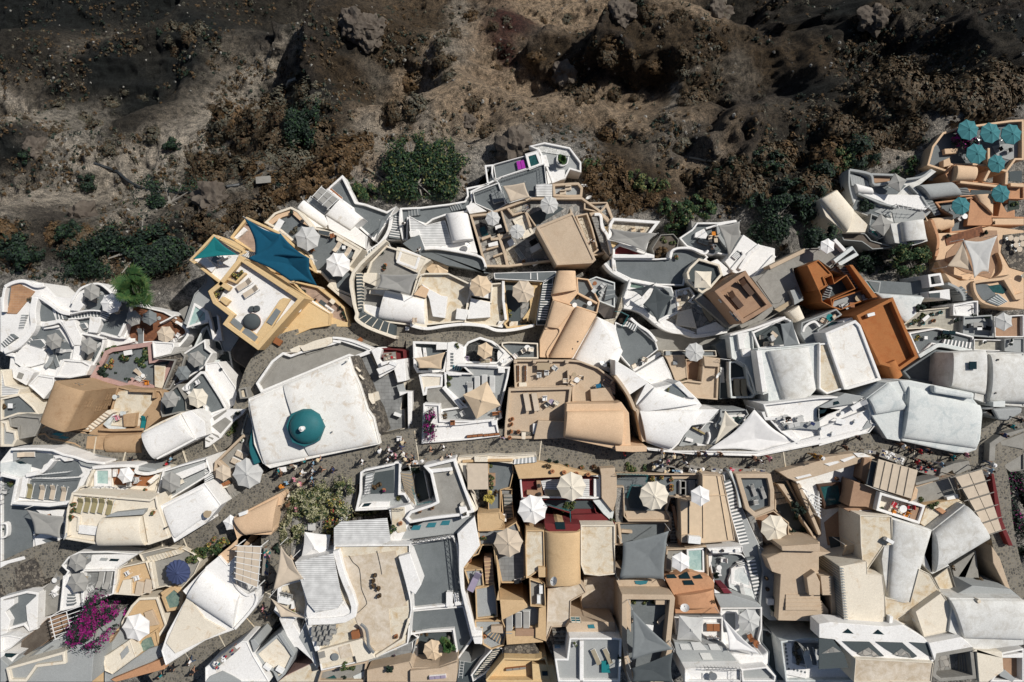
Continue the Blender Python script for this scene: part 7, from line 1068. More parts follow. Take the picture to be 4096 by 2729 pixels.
W(s9,'u1960,1200 1990,1250 2080,1280 2200,1290 2260,1240 2240,1160',.35,.7,_am,1);W(s9,'u1930,1010 1960,1100 1950,1180',.4,.6,_bf,1);O(s9,'u1995,1150',1.0,.7)
VENT(vault_w,'f1672,335 1785,278 1900,222 2015,162',.75);VENT(vault_w,'f1770,498 1885,442 1992,387 2093,337',.8);VENT(e25,'e2062,998 2045,1190 2032,1380',1.0,.1,_ay);VENT(vp2,'c1928,788 1865,872',.95,.1,_ay);VENT(c0,'b2172,280 b2168,520',1.05,.08);VENT(e16,'e1780,410',.8,.08);VENT(b3,'b180,1108',.25,.2,_ax);VENT(n5,'n1240,62',.3,.16,_ay);VENT(f4,'f1885,1370',.6,.1);VENT(j7,'j1700,1300 j1500,1480',.9,.07);VENT(o5,'o1840,640',.5,.2,_ac);VENT(ch,'g1350,120 g1455,260 b1610,1020',1.1,.08,_a6);VENT(c17,'c1325,1095',.3,.1);VENT(h1,'h470,730 h595,1090',.5,.2,_ac)
U('a1040,222',102,6,_as,'grey hexagonal parasol',rot=.5);U('a1260,350',122,8,_ah,'white octagonal parasol');U('a1525,520',95,6,_as,'warm grey hexagonal parasol',rot=.4);U('a1717,515',92,6,_be,'sagging dark grey parasol',rot=.6)
U('a605,780',102,6,_as,'wide grey hexagonal parasol',rot=.3);U('a1000,840',102,6,_as,'tall grey hexagonal parasol',rot=.5);U('a1885,708',102,7,_ak,'beige faded parasol',rot=.2);U('a2245,985',100,6,_as,'grey parasol beside the railing',rot=.4);U('a2095,1155',92,6,_be,'dark grey half-shaded parasol',rot=.2)
U('a1940,1460',105,6,_as,'grey hexagonal parasol with grey cap',rot=.1);U('a2260,1440',120,7,_a8,'cream parasol with clear ribs',rot=.2)
U('f1440,765',100,6,_ah,'white rumpled parasol',rot=.3);U('f1955,840',122,6,_as,'large pale grey parasol',rot=.5)
U('g480,740',180,8,_aj,'huge pale grey parasol',rot=.1);U('g200,730',100,6,_ak,'half-folded sand parasol',2.0,rot=.5);U('g285,1310',95,5,_ah,'crumpled white parasol',where='beside the peach house',rot=.4)
U('k870,205',110,6,_as,'grey hexagonal parasol at the curved wall',rot=.3);U('k875,435',125,6,_as,'grey hexagonal parasol at the steps',rot=.2);U('k2035,315',145,16,'c_indigo','round slate blue parasol');U('k1545,950',165,7,_ah,'big white parasol',rot=.4);U('k170,960',110,8,_a8,'cream octagonal parasol')
U('p1685,1165',150,7,_aj,'pale grey lumpy parasol',rot=.2);U('p2035,1465',148,8,_ah,'bright white octagonal parasol',rot=.3)
U('q830,1490',140,8,_bj,'peach octagonal parasol',rot=.2);U('c805,145',132,8,_bj,'peach beige octagonal parasol',rot=.2);U('c1300,215',136,8,_ak,'sand octagonal parasol with star cap',rot=.4)
U('q1470,940',88,8,_aj,'small pale octagonal parasol',rot=.2);U('q1745,1095',90,8,_aj,'small pale parasol by the plunge pool',rot=.1);U('q2118,785',108,10,_aj,'round pale grey parasol',rot=.2)
U('c2300,385',155,8,_ah,'large white octagonal parasol',rot=.3);U('c855,890',100,6,_bj,'beige hexagonal parasol',rot=.4);Q('c825,1465',160,_bj,'big square beige parasol',2.6,R(25)-.78+1.57)
Q('d1010,75',98,_a8,'square off-white parasol',2.5,.78);U('d925,915',113,9,_aj,'white nine-sided parasol',rot=.1)
U('v578,138',52*1345/2354*1.75,6,_ah,_d0,rot=.5)
for p_ in('s1730,210','s1980,240','s2225,255','s1820,485','s2050,592','s2108,940','s1650,1085'):U(p_,124 if p_ not in('s2050,592','s2108,940','s1650,1085')else 108,8,'c_turq','turquoise octagonal parasol',rot=.2)
Q('s915,815',80,_as,'grey square parasol',2.3,.3);Q('s1370,720',80,_as,'grey square parasol near the salmon wall',2.3,.75);Q('s745,1300',92,_as,'dark-ribbed grey square parasol',2.4,.2)
U('e2140,555',110,6,_aj,'white hexagonal parasol with crossed cap',rot=.5)
U('h1860,895',172,8,_a8,'large ivory octagonal parasol',rot=.1);U('h1400,1155',175,8,_ah,'huge white octagonal parasol',rot=.25);U('h1135,1540',172,8,_ak,'sandy octagonal parasol',rot=.1)
U('i460,1000',172,10,_a8,'ivory decagonal parasol',rot=.2);U('i995,1000',122,6,_ah,'bright white hexagonal parasol',rot=.5);U('i1845,1370',160,8,_a8,'ivory octagonal parasol',rot=.2)
U('m265,1215',120,8,_bj,'beige octagonal parasol',rot=.2);U('n755,190',118,6,_ah,_d0,rot=.4);Q('n880,970',140,_aj,'square grey parasol',2.4,.75);U('n1545,870',135,8,_aj,'grey octagonal parasol',rot=.2);Q('l1260,30',150,_ah,'square white parasol',2.6,.7)
sail('p965,930 1370,1120 1710,1400 1090,1420',[-2.6,-2.4,-2.2,-3.4],'c_blue','large deep blue shade sail over the restaurant terrace',dip=.22);sail('p1000,1400 1380,1110 1715,1400 b1290,150 b980,95',[-3,-2.2,-2.2,-4,-3.6],'c_blue','deep blue shade sail with a pale patch',dip=.14);
sail('p625,1150 890,1360 370,1415',[-2.6,-2.8,-2.4],'c_bluegreen','triangular teal green shade sail on the hotel corner',dip=.14)
sail('b2010,15 c100,10 b2354,250 b1980,170',[-4.6,-4.5,-5,-4.8],_as,'grey shade sail over the cream pool court',dip=.1)
sail('r455,770 r1000,825 r870,1035 r445,895',[-7.5,-7.2,-7.6,-7.8],_as,'pale grey shade sail over the triangular terrace',dip=.14);sail('r1700,735 r1950,690 r1960,850 r1825,1095',[-7,-6.8,-7.4,-7.8],_as,'tall grey shade sail over the lounge terrace',dip=.1)
sail('d455,140 d665,275 d490,565 d320,365',[-4.2,-4.6,-5,-4.7],_b9,'charcoal four-cornered shade sail',dip=.16);sail('d465,120 d310,275 d170,190',[-4.3,-4.8,-4.8],_b9,'small charcoal triangular shade sail',dip=.14)
sail('c45,980 c405,910 c360,1105 c100,1095',[-1.8,-1.4,-1.8,-2],_bj,'tan shade sail in the white walled yard',dip=.1);sail('i1600,0 i2110,395 i1665,485 i1060,465',[1.2,.2,.2,.2],_ah,'large white shade sail above the cafe edge',dip=.16);sail('i1265,10 i1420,175 i1140,410',[.8,.6,0],_a8,'narrow cream triangular shade sail',dip=.1)
sail('f300,1148 f760,1232 f685,1480 f400,1430',[-.6,-1,-.8,-1],_as,'grey shade sail with curved edges at the left',dip=.14);sail('d1900,585 d2035,550 d2115,830 d1940,860',[-1.6,-1.6,-1.8,-1.8],_be,'grey awning sail over the sunken dining court',dip=.08)
sail('i90,1530 i620,1395 n590,0 n560,385 n50,380',[3.8,4,4,3.8,3.6],_be,'big dark grey awning sail over the sunken court',dip=.05);sail('n200,740 n670,1190 n190,1315',[7.6,7.4,7.4],_be,'triangular dark grey sail in the roof court',dip=.1);sail('n665,1225 n660,1567 n195,1567 n190,1410',[7.4,7.4,7.4,7.4],_b9,'lower dark grey sail at the bottom edge',dip=.08)
sail('n1240,830 n1660,1245 n1310,1200',[6.4,6,6],_ah,'triangular off-white sail above the pale pool',dip=.14);sail('l870,0 l1000,150 l1130,380 l780,520',[4.6,4.8,4.4,4.4],_ak,'sandy shade sail over the dark alley',dip=.12);sail('l750,600 l1145,830 l870,820',[4.4,4.2,4.2],_ak,'pale triangular shade sail over the narrow lane',dip=.12)
sail('q1580,570 q1830,530 q1895,700 q1665,755',[-9.6,-9.4,-9.8,-10],_ak,'square beige shade sail on the upper terrace',dip=.06);sail('u2075,1105 u2230,1085 u2190,1250 u2125,1280',[-6.6,-6.8,-7.4,-7.2],_aj,'pale four-cornered sail among the salmon houses',dip=.18);sail('u2075,1105 u2120,1250 u2000,1225',[-6.7,-7.4,-7.6],_ak,'beige triangular sail among the salmon houses',dip=.12)
sail('o295,-10 o400,-10 o415,95 o260,120',[3.4,3.4,2.6,2.4],_bj,'small tan sail in the dim brown court',dip=.1);sail('q280,900 q350,810 q180,960 q120,1180',[-9.8,-9.2,-10,-10],_be,'thin grey sail edge by the triangular terrace',dip=.05)
ce=B('g930,190 g985,50 g1110,0 g1200,0 g1300,60 g1365,205 g1300,365 g1140,430 g1000,380',2.55,'teal','octagonal teal painted church dome with white lantern','the teal dome',par=0,h=2.2,name='church_dome',cat='dome',bv=.05)
v=[];f=[];n=40;rg=14;cc=at(PX('g1148,205')[0],3.2);r0=1.95
for k in range(rg+1):
 a=(k/rg)*math.pi/2
 for i in range(n):b_=2*math.pi*i/n;v.append((r0*math.cos(a)*math.cos(b_),r0*math.cos(a)*math.sin(b_),1.15*math.sin(a)))
for k in range(rg):f+=[(k*n+i,k*n+(i+1)%n,(k+1)*n+(i+1)%n,(k+1)*n+i)for i in range(n)]
o=ob('dome',mesh('dome',v,f,'teal',smooth=True),ce.e,(cc.x-ce.o.x,cc.y-ce.o.y,2.15))
v=[];f=[];cyl(v,f,0,0,-.1,.55,.26,.22,14);cyl(v,f,0,0,.55,.68,.30,.30,14);cyl(v,f,0,0,.68,1.0,.2,.02,12);ob('lantern',mesh('lantern',v,f,_a),o,(-.05,-.05,1.1))
pool(a0,'a300,890 340,855 410,850 470,890 485,950 440,1000 370,1005 300,1000',_b2,dz=.1,c=1,desc='bean-shaped pale green plunge pool in the white cave hotel');pool(b1,'a2240,385 a2354,460 a2354,540 a2165,605',_b2,dz=.2,desc='pale sunlit plunge pool beside the palm tree')
pool(f3,'f1110,705 1237,705 1237,855 1112,850',_b2,dz=.3,desc='square pale plunge pool on the cream terrace');pool(k8,'k1995,510 2065,570 2050,700 1940,720 1895,600',_ch,_ar,dz=.1,desc='pentagonal stone-lined pool on the ochre platform');pool(k10,'k1735,1048 1775,1160 1640,1240 1605,1150 1640,1075',_ch,_ar,dz=.1,desc='arched stone-lined pool beside the white parasol')
pool(c0,'q430,1320 605,1385 570,1495 395,1430',_ch,dz=.45,desc='rectangular pebble-bottomed pool in the cream court');pool(q10,'q1875,230 1960,205 2000,310 1905,350',_cn,dz=.1,desc='dark whirlpool in the raised white box');pool(q15,'q1730,970 1815,930 1905,1110 1830,1140',_cg,_ac,dz=.2,desc='stepped turquoise pool between the beige booths')
pool(d1,'d190,110 330,150 325,185 175,165',_ch,dz=.2,desc='rectangular green plunge pool beside the charcoal sails');pool(i1,'i1345,88 1467,88 1467,185 1420,180',_ch,dz=.2,desc='small green plunge pool beside the white sails');pool(e17,'e1580,380 1762,375 1762,465 1610,462',_cg,dz=.1,desc='teal water niche framed in white');pool(e11,'v828,368 915,380 905,440 880,440',_cg,_aa,.12,.05,desc='turquoise pool corner under the garden wall')
pool(i20,'j20,890 225,870 260,1080 90,1115',_cn,_bh,.2,.5,desc='dark teal hot tub with jets');pool(n4,'n845,60 1000,50 1005,285 850,280',_b2,_ao,.14,.5,desc='large white-rimmed hot tub beside the white parasol');pool(n6,'n1375,290 1420,260 1480,260 1490,310 1545,350 1540,460 1370,410',_cg,dz=.5,desc='rounded turquoise plunge pool beside the long staircase')
pool(n8,'n1265,780 1380,775 1385,950 1345,975 1270,880',_b2,dz=.1,desc='pale L-shaped pool beside the grey octagonal parasol');pool(n13,'n848,1465 1003,1465 1003,1600 848,1600',_b2,dz=.1,desc='pale pool cut by the bottom edge of the picture');pool(s4,'s600,1370 650,1375 680,1420 670,1450',_cg,_aa,dz=.2,desc='small teal plunge pool under the ribbed grey parasol');pool(f2,'f600,1225 750,1240 740,1275 600,1265',_ch,dz=.1,desc='narrow plunge pool beside the grey sail')
L('f510,940 630,940 755,960',-12,desc='grey mesh sunbed');L('f370,925',-12,_dg,desc='olive mesh sunbed');L('f330,512',90,_ak,desc='sand sunbed in the upper corner');L('f945,1088 1028,1080 1108,1088 1190,1092',-15,_dg,desc='olive sunbed in the close row');L('f1282,1112',-15,_dg,desc='olive sunbed standing apart')
L('b470,135 545,215',-58,_ak,desc='cream padded sun lounger',sc=1.15);L('p2050,1265 2165,1325',150,_ak,desc='canvas sun lounger',sc=.95);L('p1990,640 2045,685',50,_at,desc='brown and white sun lounger',sc=.8);L('c772,1290 856,1270 945,1280',180,_aj,desc='grey sunbed in a row',sc=1.1);L('c690,1340',0,_aj,desc='grey sunbed behind the square parasol',sc=1.05)
L('c1345,1480 1440,1480',190,_ak,_bc,desc='sand lounger with wood frame',sc=1.15);L('d1385,1320 1465,1320',180,_c2,_bc,desc='tan cushioned sunbed',sc=1.2);L('d1490,165 1365,310',40,_bh,_bh,desc='dark slatted wooden lounger',sc=1.25);L('d1050,475',35,_c2,_bh,desc='curved lounger with round bolsters',sc=1.1);L('d950,400',60,_be,_aa,desc='built-in grey lounger',sc=.95)
L('m1140,865 1245,870 1335,855',180,_as,desc='thick grey padded lounger',sc=1.25);L('m745,390',-25,_cp,_a6,desc='mauve padded sunbed',sc=1.35);L('k1180,370 1265,380',170,_as,desc='grey sunbed',sc=1.1);L('i1580,920 1690,950',20,_as,desc='folding white deck chair',sc=.75);H('i1600,1050',[100],_as,desc='folding white stool chair')
L('m2130,1260 2265,1250',205,_c2,desc='khaki deck chair',sc=.9);L('n2190,1270 n2320,1250',15,_aj,desc='white padded lounger',sc=1.2);L('n530,830',130,_ak,_ax,desc='sand lounge chair with grey throw',sc=.7);H('n225,830',[60],_ak,desc='sand chair');TB('n375,920',rect=(1.1,.6),desc='white slatted bench table',deg=-8,hh=.42)
H('v690,540 790,475 660,530',[40,200,120],_aj,_ax,desc='white rattan chair');TB('v717,527',rect=(.6,.6),col=_at,desc='small wooden square table');TB('v757,483',.4,_bc,'round pale wooden table');H('v530,628 605,605',[240,120],_ak,_at,desc='wooden folding armchair');TB('v571,608',.42,_bw,'round turquoise table')
H('f1600,795 1515,850',[190,0],desc='white chair at the tiled deck');TB('f1550,790',.38,_ax,'small dark table');H('f90,935 f30,1060',[80,100],_aj,_ax,desc='rattan armchair');H('f50,860',[60],_aj,desc='pale rattan armchair');H('f2110,820',[120],_a8,desc='small cream chair')
TB('g55,1185',.42,_bc,'brown-topped round table');TB('b1090,420',.42,_ao,_dh);H('b1015,490 b935,600',[60,60],_as,_ao,desc='grey slatted chair');TB('p2120,1280',rect=(.45,.45),hh=.45,desc='small white side table');TB('p1385,1030',rect=(.8,1.6),deg=-30,desc='long white slatted table');H('p1760,1310 p1990,1145',[30,200],_at,_at,desc='brown wooden chair')
TB('p665,1420',rect=(.8,.8),deg=-30,col=_be,desc='square grey-topped table');H('p740,1370 720,1460 790,1375',[150,20,120],_ah,_bc,desc='wooden director chair');TB('b1355,355',rect=(.9,.7),deg=-35,col=_b9,desc='dark mosaic table',hh=.4);BIN('b1475,330',.6,.5,.5,-40,_ac,'planter_box','square cream planter box',_ck);SOFA('b1420,430',1.3,.9,-35,_ah,'rumpled white daybed',cat=_c3)
H('a1110,315 a1385,440',[70,150],_ak,_bc,desc='sand wooden deck chair');H('a730,895',[80],_aj,desc='cream armchair');L('a780,895',95,_aj,desc='cream reclining chair',sc=.6);L('a1130,840',130,_aj,desc='white lounge chair',sc=.6);L('a655,1000',20,_be,desc='navy covered sunbed',sc=.9);L('a1060,950',-25,_ak,desc='sand sunbed under the tall parasol',sc=1.0);L('a1635,730',0,_be,desc='grey padded sunbed',sc=1.15);L('a1620,1160',40,_ak,desc='cream lounger',sc=.9)
TB('a1675,1178',.27,desc='small round white table');H('a1710,1260',[0],_cq,_at,desc='orange draped chair');H('a1630,1215',[60],_aj,desc='grey chair by the lounger');TB('a1505,915',rect=(1.1,.6),deg=10,desc='cluttered white table');H('a2030,770 a2065,715',[200,240],_ah,_a6,desc='white chair');TB('a1985,700',.3,desc='round white table by the beige parasol');TB('a2180,1225',.4,_aj,_d1)
H('a2290,1250 a2180,1310',[210,180],_ah,_a6,desc='white cushioned chair');TB('a165,1520',rect=(.6,.6),desc='white square table');TB('a1355,1420',.3,_av,'round pale table');TB('f1450,40',rect=(.7,.5),col=_av,desc='pale blue table');L('f1665,150',-10,_bw,_ax,desc='dark teal lounger',sc=1.0);H('f1375,95',[20],_bm,desc='pink chair')
TB('c2055,352 c1885,372',.3,desc='round white cafe table');H('c2110,205 2210,150 2190,240',[140,230,40],_aj,_ao,desc='white framed lounge chair');TB('c2150,235',.35,_a7,'dark glass table');TB('c2115,125',.26,_at,'star-shaped orange table');H('c60,540 d60,540',[180],_ak,_at,desc='wooden chair by the teal fence');TB('c1345,862',.38,desc='round white bistro table');H('c1300,895 1395,880',[300,80],_a8,desc='white rattan tub chair');H('c1210,960',[40],_ah,_at,desc='small wooden framed chair')
H('c660,990',[0],_cp,desc='purple chair');TB('c1530,1070',rect=(1.5,.85),col=_bc,desc='long slatted wooden table');H('c1480,1175 1565,1150 1655,1085',[0,0,230],_aj,desc='grey rattan chair');TB('c1910,1225',.32,desc=_dh);H('c1955,1200 1870,1260',[260,60],_bj,_ao,desc='woven chair');TB('c1880,1165',.26,_bc,'low bamboo stool table');SOFA('c1243,1150 c1325,1150',1.9,.35,90,_az,'brown and white striped bench',back=False);H('c1785,1235',[90],_ak,desc='sand folding chair');TB('c2155,1292',rect=(.6,.45),col=_cv,desc='blue-topped side table',deg=10)
TB('c1620,1475',.34,_cp,'round dark purple table');H('c1570,1510 1680,1490',[320,60],_a8,_ax,desc='cream iron chair');H('c1545,1440',[0],_ah,desc='crumpled white chair');BIN('d595,920',.5,.5,.6,0,_aa,'grill','square grey stove with a round ring','grill');H('d325,990 d215,1065',[250,120],_a8,_at,desc='cream wooden armchair');TB('d275,1040',.3,_ax,'round black table');H('d1665,740 d1710,825 d1775,820',[90,0,0],_a8,_bh,desc='cream cushioned chair');TB('d1780,750',rect=(.7,.7),deg=35,desc='square white marble table',col=_aj);TB('d1815,705',rect=(.4,.9),deg=50,col=_ak,desc='beige bench table',hh=.45)
L('d1230,590',20,_ak,_ao,desc='grey lounger at the patio tip',sc=.75);H('d735,240',[0],_aj,desc='pale chair');TB('d790,230',.28,_ao,'pale table by the crazy paving');H('d720,310 730,410',[90,90],_ak,_bh,desc='folded brown chair')
SOFA('c865,1010',1.2,.5,0,_c2,'wooden bench with cushions',back=False);SOFA('r720,790 r825,800',.6,.6,5,_bj,'tan cushioned armchair');SOFA('r1600,895 r1665,900',.55,.9,0,_ak,'brown rattan sofa seat',bcol=_bh);SOFA('r1520,930',1.4,.6,-20,_be,'dark woven sofa',bcol=_bh);TB('r1643,833',rect=(.55,.5),col=_cq,desc='orange ottoman table',hh=.4)
SOFA('q1530,700',1.7,1.5,15,_be,'dark grey double daybed',back=False,cat=_c3);SOFA('q1790,335',1.1,1.2,12,'c_magenta','bright magenta covered daybed',back=False,cat=_c3);SOFA('q1935,1220',1.0,.7,30,_af,'black cushion corner seat',bcol=_bh);TB('q1955,1290',rect=(1.4,.75),deg=30,desc='long pale terrace table',col=_aj);L('q1775,1350',35,_be,desc='dark grey sunbed',sc=.95);TB('q1675,1225',rect=(.8,.8),deg=30,desc='pale square daybed table',hh=.45);SOFA('q1560,1085',.9,.6,15,_af,'black cushion seat',bcol=_bh);TB('q1955,1465',rect=(.9,.5),deg=30,desc='white serving table');SOFA('q2270,650 q2330,600',.9,.6,5,_ak,'rattan rack seat')
SOFA('i765,895',1.7,.75,90,_as,'thick grey mattress',back=False,cat='mattress');SOFA('i785,895 i875,895',.8,1.7,0,_as,'plump grey mattress',back=False,cat='mattress');TB('i945,830',.28,_as,'round grey pouf',hh=.4);SOFA('n1115,925',1.5,.9,0,_at,'slatted wooden platform bench',back=False);H('n1060,1060 1140,1060',[0,0],_ah,_at,desc='white and wood armchair',sc=1.4);H('n1530,1020 n1600,1090',[200,150],_at,_at,desc='orange slatted wooden chair');TB('n1175,230',.3,desc='white bistro table');H('n1225,145 n1170,275',[270,180],_ah,desc='white slatted chair');L('n1450,495',15,_aj,desc='grey folding lounger',sc=.8);TB('n1105,1465',.42,_a6,_d1)
TB('j925,1125',.42,desc=_dh);H('j835,1075 j1010,1105',[150,270],_bn,desc='red director chair');H('j830,1165 j965,1195',[60,330],_cq,desc='orange director chair');SOFA('m1255,490',1.2,.9,0,_af,'black box bench',back=False,bcol=_ax);SOFA('m1235,400',.8,.5,10,_af,'small black cushion',back=False);SOFA('m60,1210',.7,1.7,0,_aj,'striped cushion bench');SOFA('m320,1495',1.9,.4,5,_cp,'purple cushion bench',back=False);SOFA('m1215,1400',2.3,.3,6,_b3,'long wooden bench',back=False,bcol=_at)
TB('l935,600',rect=(1.4,.8),deg=-12,desc='long white table');H('l920,540 960,545 1000,560',[-12],_as,_a6,desc='stacked grey chair');H('l1290,930 1350,920 1420,910 1490,905 1290,980 1360,975 1430,965 1500,960 1300,1040 1380,1030 1450,1025 1350,1090 1420,1085',[80],_as,_a6,desc='stacked grey metal chair');BIN('l1740,1000',.8,.8,.6,10,_at,'vent_box','orange-brown ventilator box','ventilator');TB('l1500,1265',.42,_be,'round slate table',hh=.3)
H('g2240,330 k1600,355 k1490,300',[0,20,300],_ah,desc='white folding chair');TB('k1020,350',.3,_bc,'round tan table');H('k1020,455 k1080,470',[100,210],_aj,desc='white plastic chair');TB('k670,375',.3,_ao,_dh);H('k690,470 670,540',[150,30],_ah,desc='white round chair');SOFA('k1620,480 k1720,455',.9,1.6,-10,_ak,'rounded sand mattress',back=False,cat='mattress',bcol=_ad)
TB('s1635,1215',.36,desc='round white table by the turquoise parasol');H('s1590,1240',[40],_aj,desc='white chair');TB('u2275,1098 2300,1105 2325,1098 2300,1130 2330,1125 u2315,1150',.36,desc='round rattan table',col=_ak);TB('u2345,1270',.5,_c2,'big round khaki table');H('s2060,440 s2170,455',[120,100],_af,_ax,desc='black cafe chair');TB('s1830,320 s2090,320',.3,desc='cafe table beside the parasols')
TB('e1800,600',rect=(1.5,.6),deg=0,desc='ornate stone table',col=_as);H('e1880,630 e1690,610',[250,90],_af,_ax,desc='wrought iron chair');TB('e1800,635',rect=(.6,.5),desc='white side table');TB('e1430,680 e1505,685',rect=(.75,.4),deg=-8,col=_a7,desc='dark glass panel table',hh=.5);BIN('e1200,520',.9,.35,.5,40,_a,'planter_box','white trough planter',_ck);TB('e1205,745',rect=(.4,.4),desc='small white stool',hh=.45)
TB('j215,130',rect=(1.1,.6),deg=-10,desc='white folding table');TB('j250,40 j405,135 j25,215 j145,275',.22,_ao,'round white stool',hh=.45);SOFA('i1900,100',1.5,.6,15,_aj,'pale low bench');SOFA('i2110,110',.9,.8,20,_aj,'pale armchair');SOFA('i2040,180',1.4,.5,15,_aj,'long white low table',back=False);TB('i2240,155',rect=(.5,.35),deg=-30,desc='blue-framed tray table',col=_ba);L('e440,1515',-60,_ah,desc='white built-in lounger',sc=1.0);SOFA('i950,240',1.7,.25,-28,_dg,'mossy wooden trough',back=False,bcol=_at)
SOFA('h745,300 h935,287',1.9,.3,6,_at,'brown wooden street bench',back=False,bcol=_bh);SOFA('h1000,40',1.2,.5,8,_at,'brown cushioned bench');H('h495,150',[0],_at,_at,desc='small wooden chair');H('h610,45',[30],_aj,desc='pale folding chair');SOFA('h1765,1235',1.0,.55,-15,_ak,'tilted sand deck bench',back=False)
SOFA('g430,520 g380,600',1.5,.7,-25,_ak,'sand coloured sunbed cushion',back=False);SOFA('g240,850',1.4,.5,25,_at,'wooden framed seat',back=False,bcol=_bc);TB('g330,900',rect=(.9,.9),deg=30,col=_b3,desc='square brown table');SOFA('g260,970',.9,.5,30,_ak,'tan cushion block',back=False)
TB('g910,680',rect=(1.0,.6),deg=8,desc='white market table',col=_ah);BIN('g1245,1330',.8,.8,.7,0,_aj,_du,'white cloth covered table',_cz);H('g1180,1340 g1320,1300',[90,270],_as,_a6,desc='grey cafe chair');BIN('g1600,1250',.8,.6,.75,0,_ah,_du,'white cloth table under the vine',_cz);BIN('g1760,1245',1,.6,.75,0,_ah,_du,'long white cloth table under the vine',_cz);H('g1660,1250 g1800,1245',[90,90],_as,_a6,desc='grey chair under the vine')
e=item(_c3,PX('b550,560')[0],None,'dark grey clam-shaped wicker daybed',_c3,None);v,f=[],[];cyl(v,f,0,0,0,.35,1.0,1.05,28);ob('wicker_base',mesh('wicker_base',v,f,_at),e);v,f=[],[];n=24
for k in range(9):
 a=k/8*math.pi/2
 for i in range(n):b_=2*math.pi*i/n;v.append((1.08*math.cos(a)*math.cos(b_)-.1*math.sin(a),1.02*math.cos(a)*math.sin(b_)+.1*math.sin(a),.36+.6*math.sin(a)))
for k in range(8):f+=[(k*n+i,k*n+(i+1)%n,(k+1)*n+(i+1)%n,(k+1)*n+i)for i in range(n)]
ob('hood',mesh('hood',v,f,_b9,smooth=True),e)
e=item('pouf',PX('b572,415')[0],None,'dark grey kidney-shaped pouf','pouf',None);v,f=[],[];cyl(v,f,-.3,0,0,.35,.38,.34,20);cyl(v,f,.28,.05,.002,.35,.4,.36,20);ob(_c0,mesh(_c0,v,f,_b9),e)
AC('b2170,1040 g2220,55',-20);AC('i895,1480',-5,'big cream air conditioning unit',1.4,.8);AC('m1500,480 m1475,590',90,'roof air conditioning unit');AC('v840,590',15,_dy);AC('h960,1170',3);AC('j1490,1010',15,'white rooftop box unit',1.3,.7);AC('j775,1490',-30);AC('o785,830 o1080,800',85,'slim white air conditioning unit');AC('o135,145',80,'wall air conditioning unit');AC('g460,1180',20,'small white lane unit');AC('l735,1370',-35,'grey rooftop ventilator unit');AC('l880,1400',-30,'narrow white rooftop unit');AC('r160,290',0,'white corner unit')
DISH('d1145,1165',-120);DISH('c2200,1055',-30,.5);DISH('m1660,385',60,.5,'rusty striped satellite dish');DISH('n785,695',20,.5);DISH('o700,290',-60,.6,'big white satellite dish');DISH('q1175,1270',-50,.45);DISH('f820,1440',60,.42,'round white dish');DISH('c1075,1030',0,.4);DISH('r215,440',30,.45)
BIN('h1075,1225',.6,.8,.8,0,_a,'cabinet','square white cabinet','cabinet');BIN('n1765,625',.7,.6,.6,0,_a,'box','white box by the potted bush','box');BIN('m460,590',.7,1.6,.7,0,_a,'lattice_box','white four-cell lattice box','box','lattice');BIN('m545,590',.6,1.3,.7,10,_a,'box','plain white tilted box','box')
BIN('m1690,1170',.6,.9,.9,0,_bx,'handcart','pale green handcart','handcart','cart_lid');BIN('b2330,640',.4,.4,.6,0,_ao,'lamp_box','white box lamp on the cobbles','lamp box');BIN('b850,790',.7,.9,.5,60,_at,'firewood_rack','stack of orange wooden crates','crate');BIN('b1790,770',.5,.5,.3,40,_at,'crate','orange wooden crate','crate')
e=ob('truss',None,loc=at(PX('m530,300')[0],2.5));tag(e,'long black steel lattice truss beside the white parapet','truss');P0,P1=at(PX('h0,1520')[0],2.5),at(PX('h490,1455')[0],2.5);P2=at(PX('m570,640')[0],2.5)
v,f=[],[]
for A_,B_ in((P0,P1),(P1,P2)):
 A_=A_-e.location;B_=B_-e.location;d=(B_-A_).normalized();nn=Vector((-d.y,d.x,0))*.5;tube(v,f,A_+nn*.5,B_+nn*.5,.05,4);tube(v,f,A_-nn*.5,B_-nn*.5,.05,4);k_=int((B_-A_).length/.6)
 for i in range(k_):a_,b_=A_.lerp(B_,i/k_),A_.lerp(B_,(i+1)/k_);tube(v,f,a_+nn*.5,b_-nn*.5,.025,4);tube(v,f,a_-nn*.5,b_+nn*.5,.025,4)
ob('lattice',mesh('lattice',v,f,_ax),e)
def RAIL(pts,z,col,label,hh=.9,cat='railing',zl=None):
 px=PX(pts);W3=[at(p,z)for p in px];c=W3[0];e=ob('railing',None,loc=(c.x,c.y,z-hh));tag(e,label,cat);v,f=[],[]
 for a,b in zip(W3,W3[1:]):
  a,b=a-c,b-c;tube(v,f,a+Vector((0,0,hh)),b+Vector((0,0,hh)),.03,5);tube(v,f,a+Vector((0,0,hh*.45)),b+Vector((0,0,hh*.45)),.02,5);k=max(2,int((b-a).length/.35))
  for i in range(k+1):p=a.lerp(b,i/k);tube(v,f,p,p+Vector((0,0,hh)),.015,4)
 ob('bars',mesh('bars',v,f,col),e)
RAIL('i20,745 i380,755 i360,840',2.2,_b4,'blue-green iron railing beside the street planters');RAIL('i330,880 i190,875 i140,1020',1.9,_b4,'teal stair railing around the tan court');RAIL('d0,440 d80,450 d160,490 d80,620',-4.8,_b4,'teal fence above the furled parasol terrace');RAIL('h20,900 h80,1100 h250,1060',2.2,_b4,'teal painted rail around the dark flowered court');RAIL('h1550,1095 h1840,1170 h1845,1300',2.4,_b4,'dark teal rail above the maroon court')
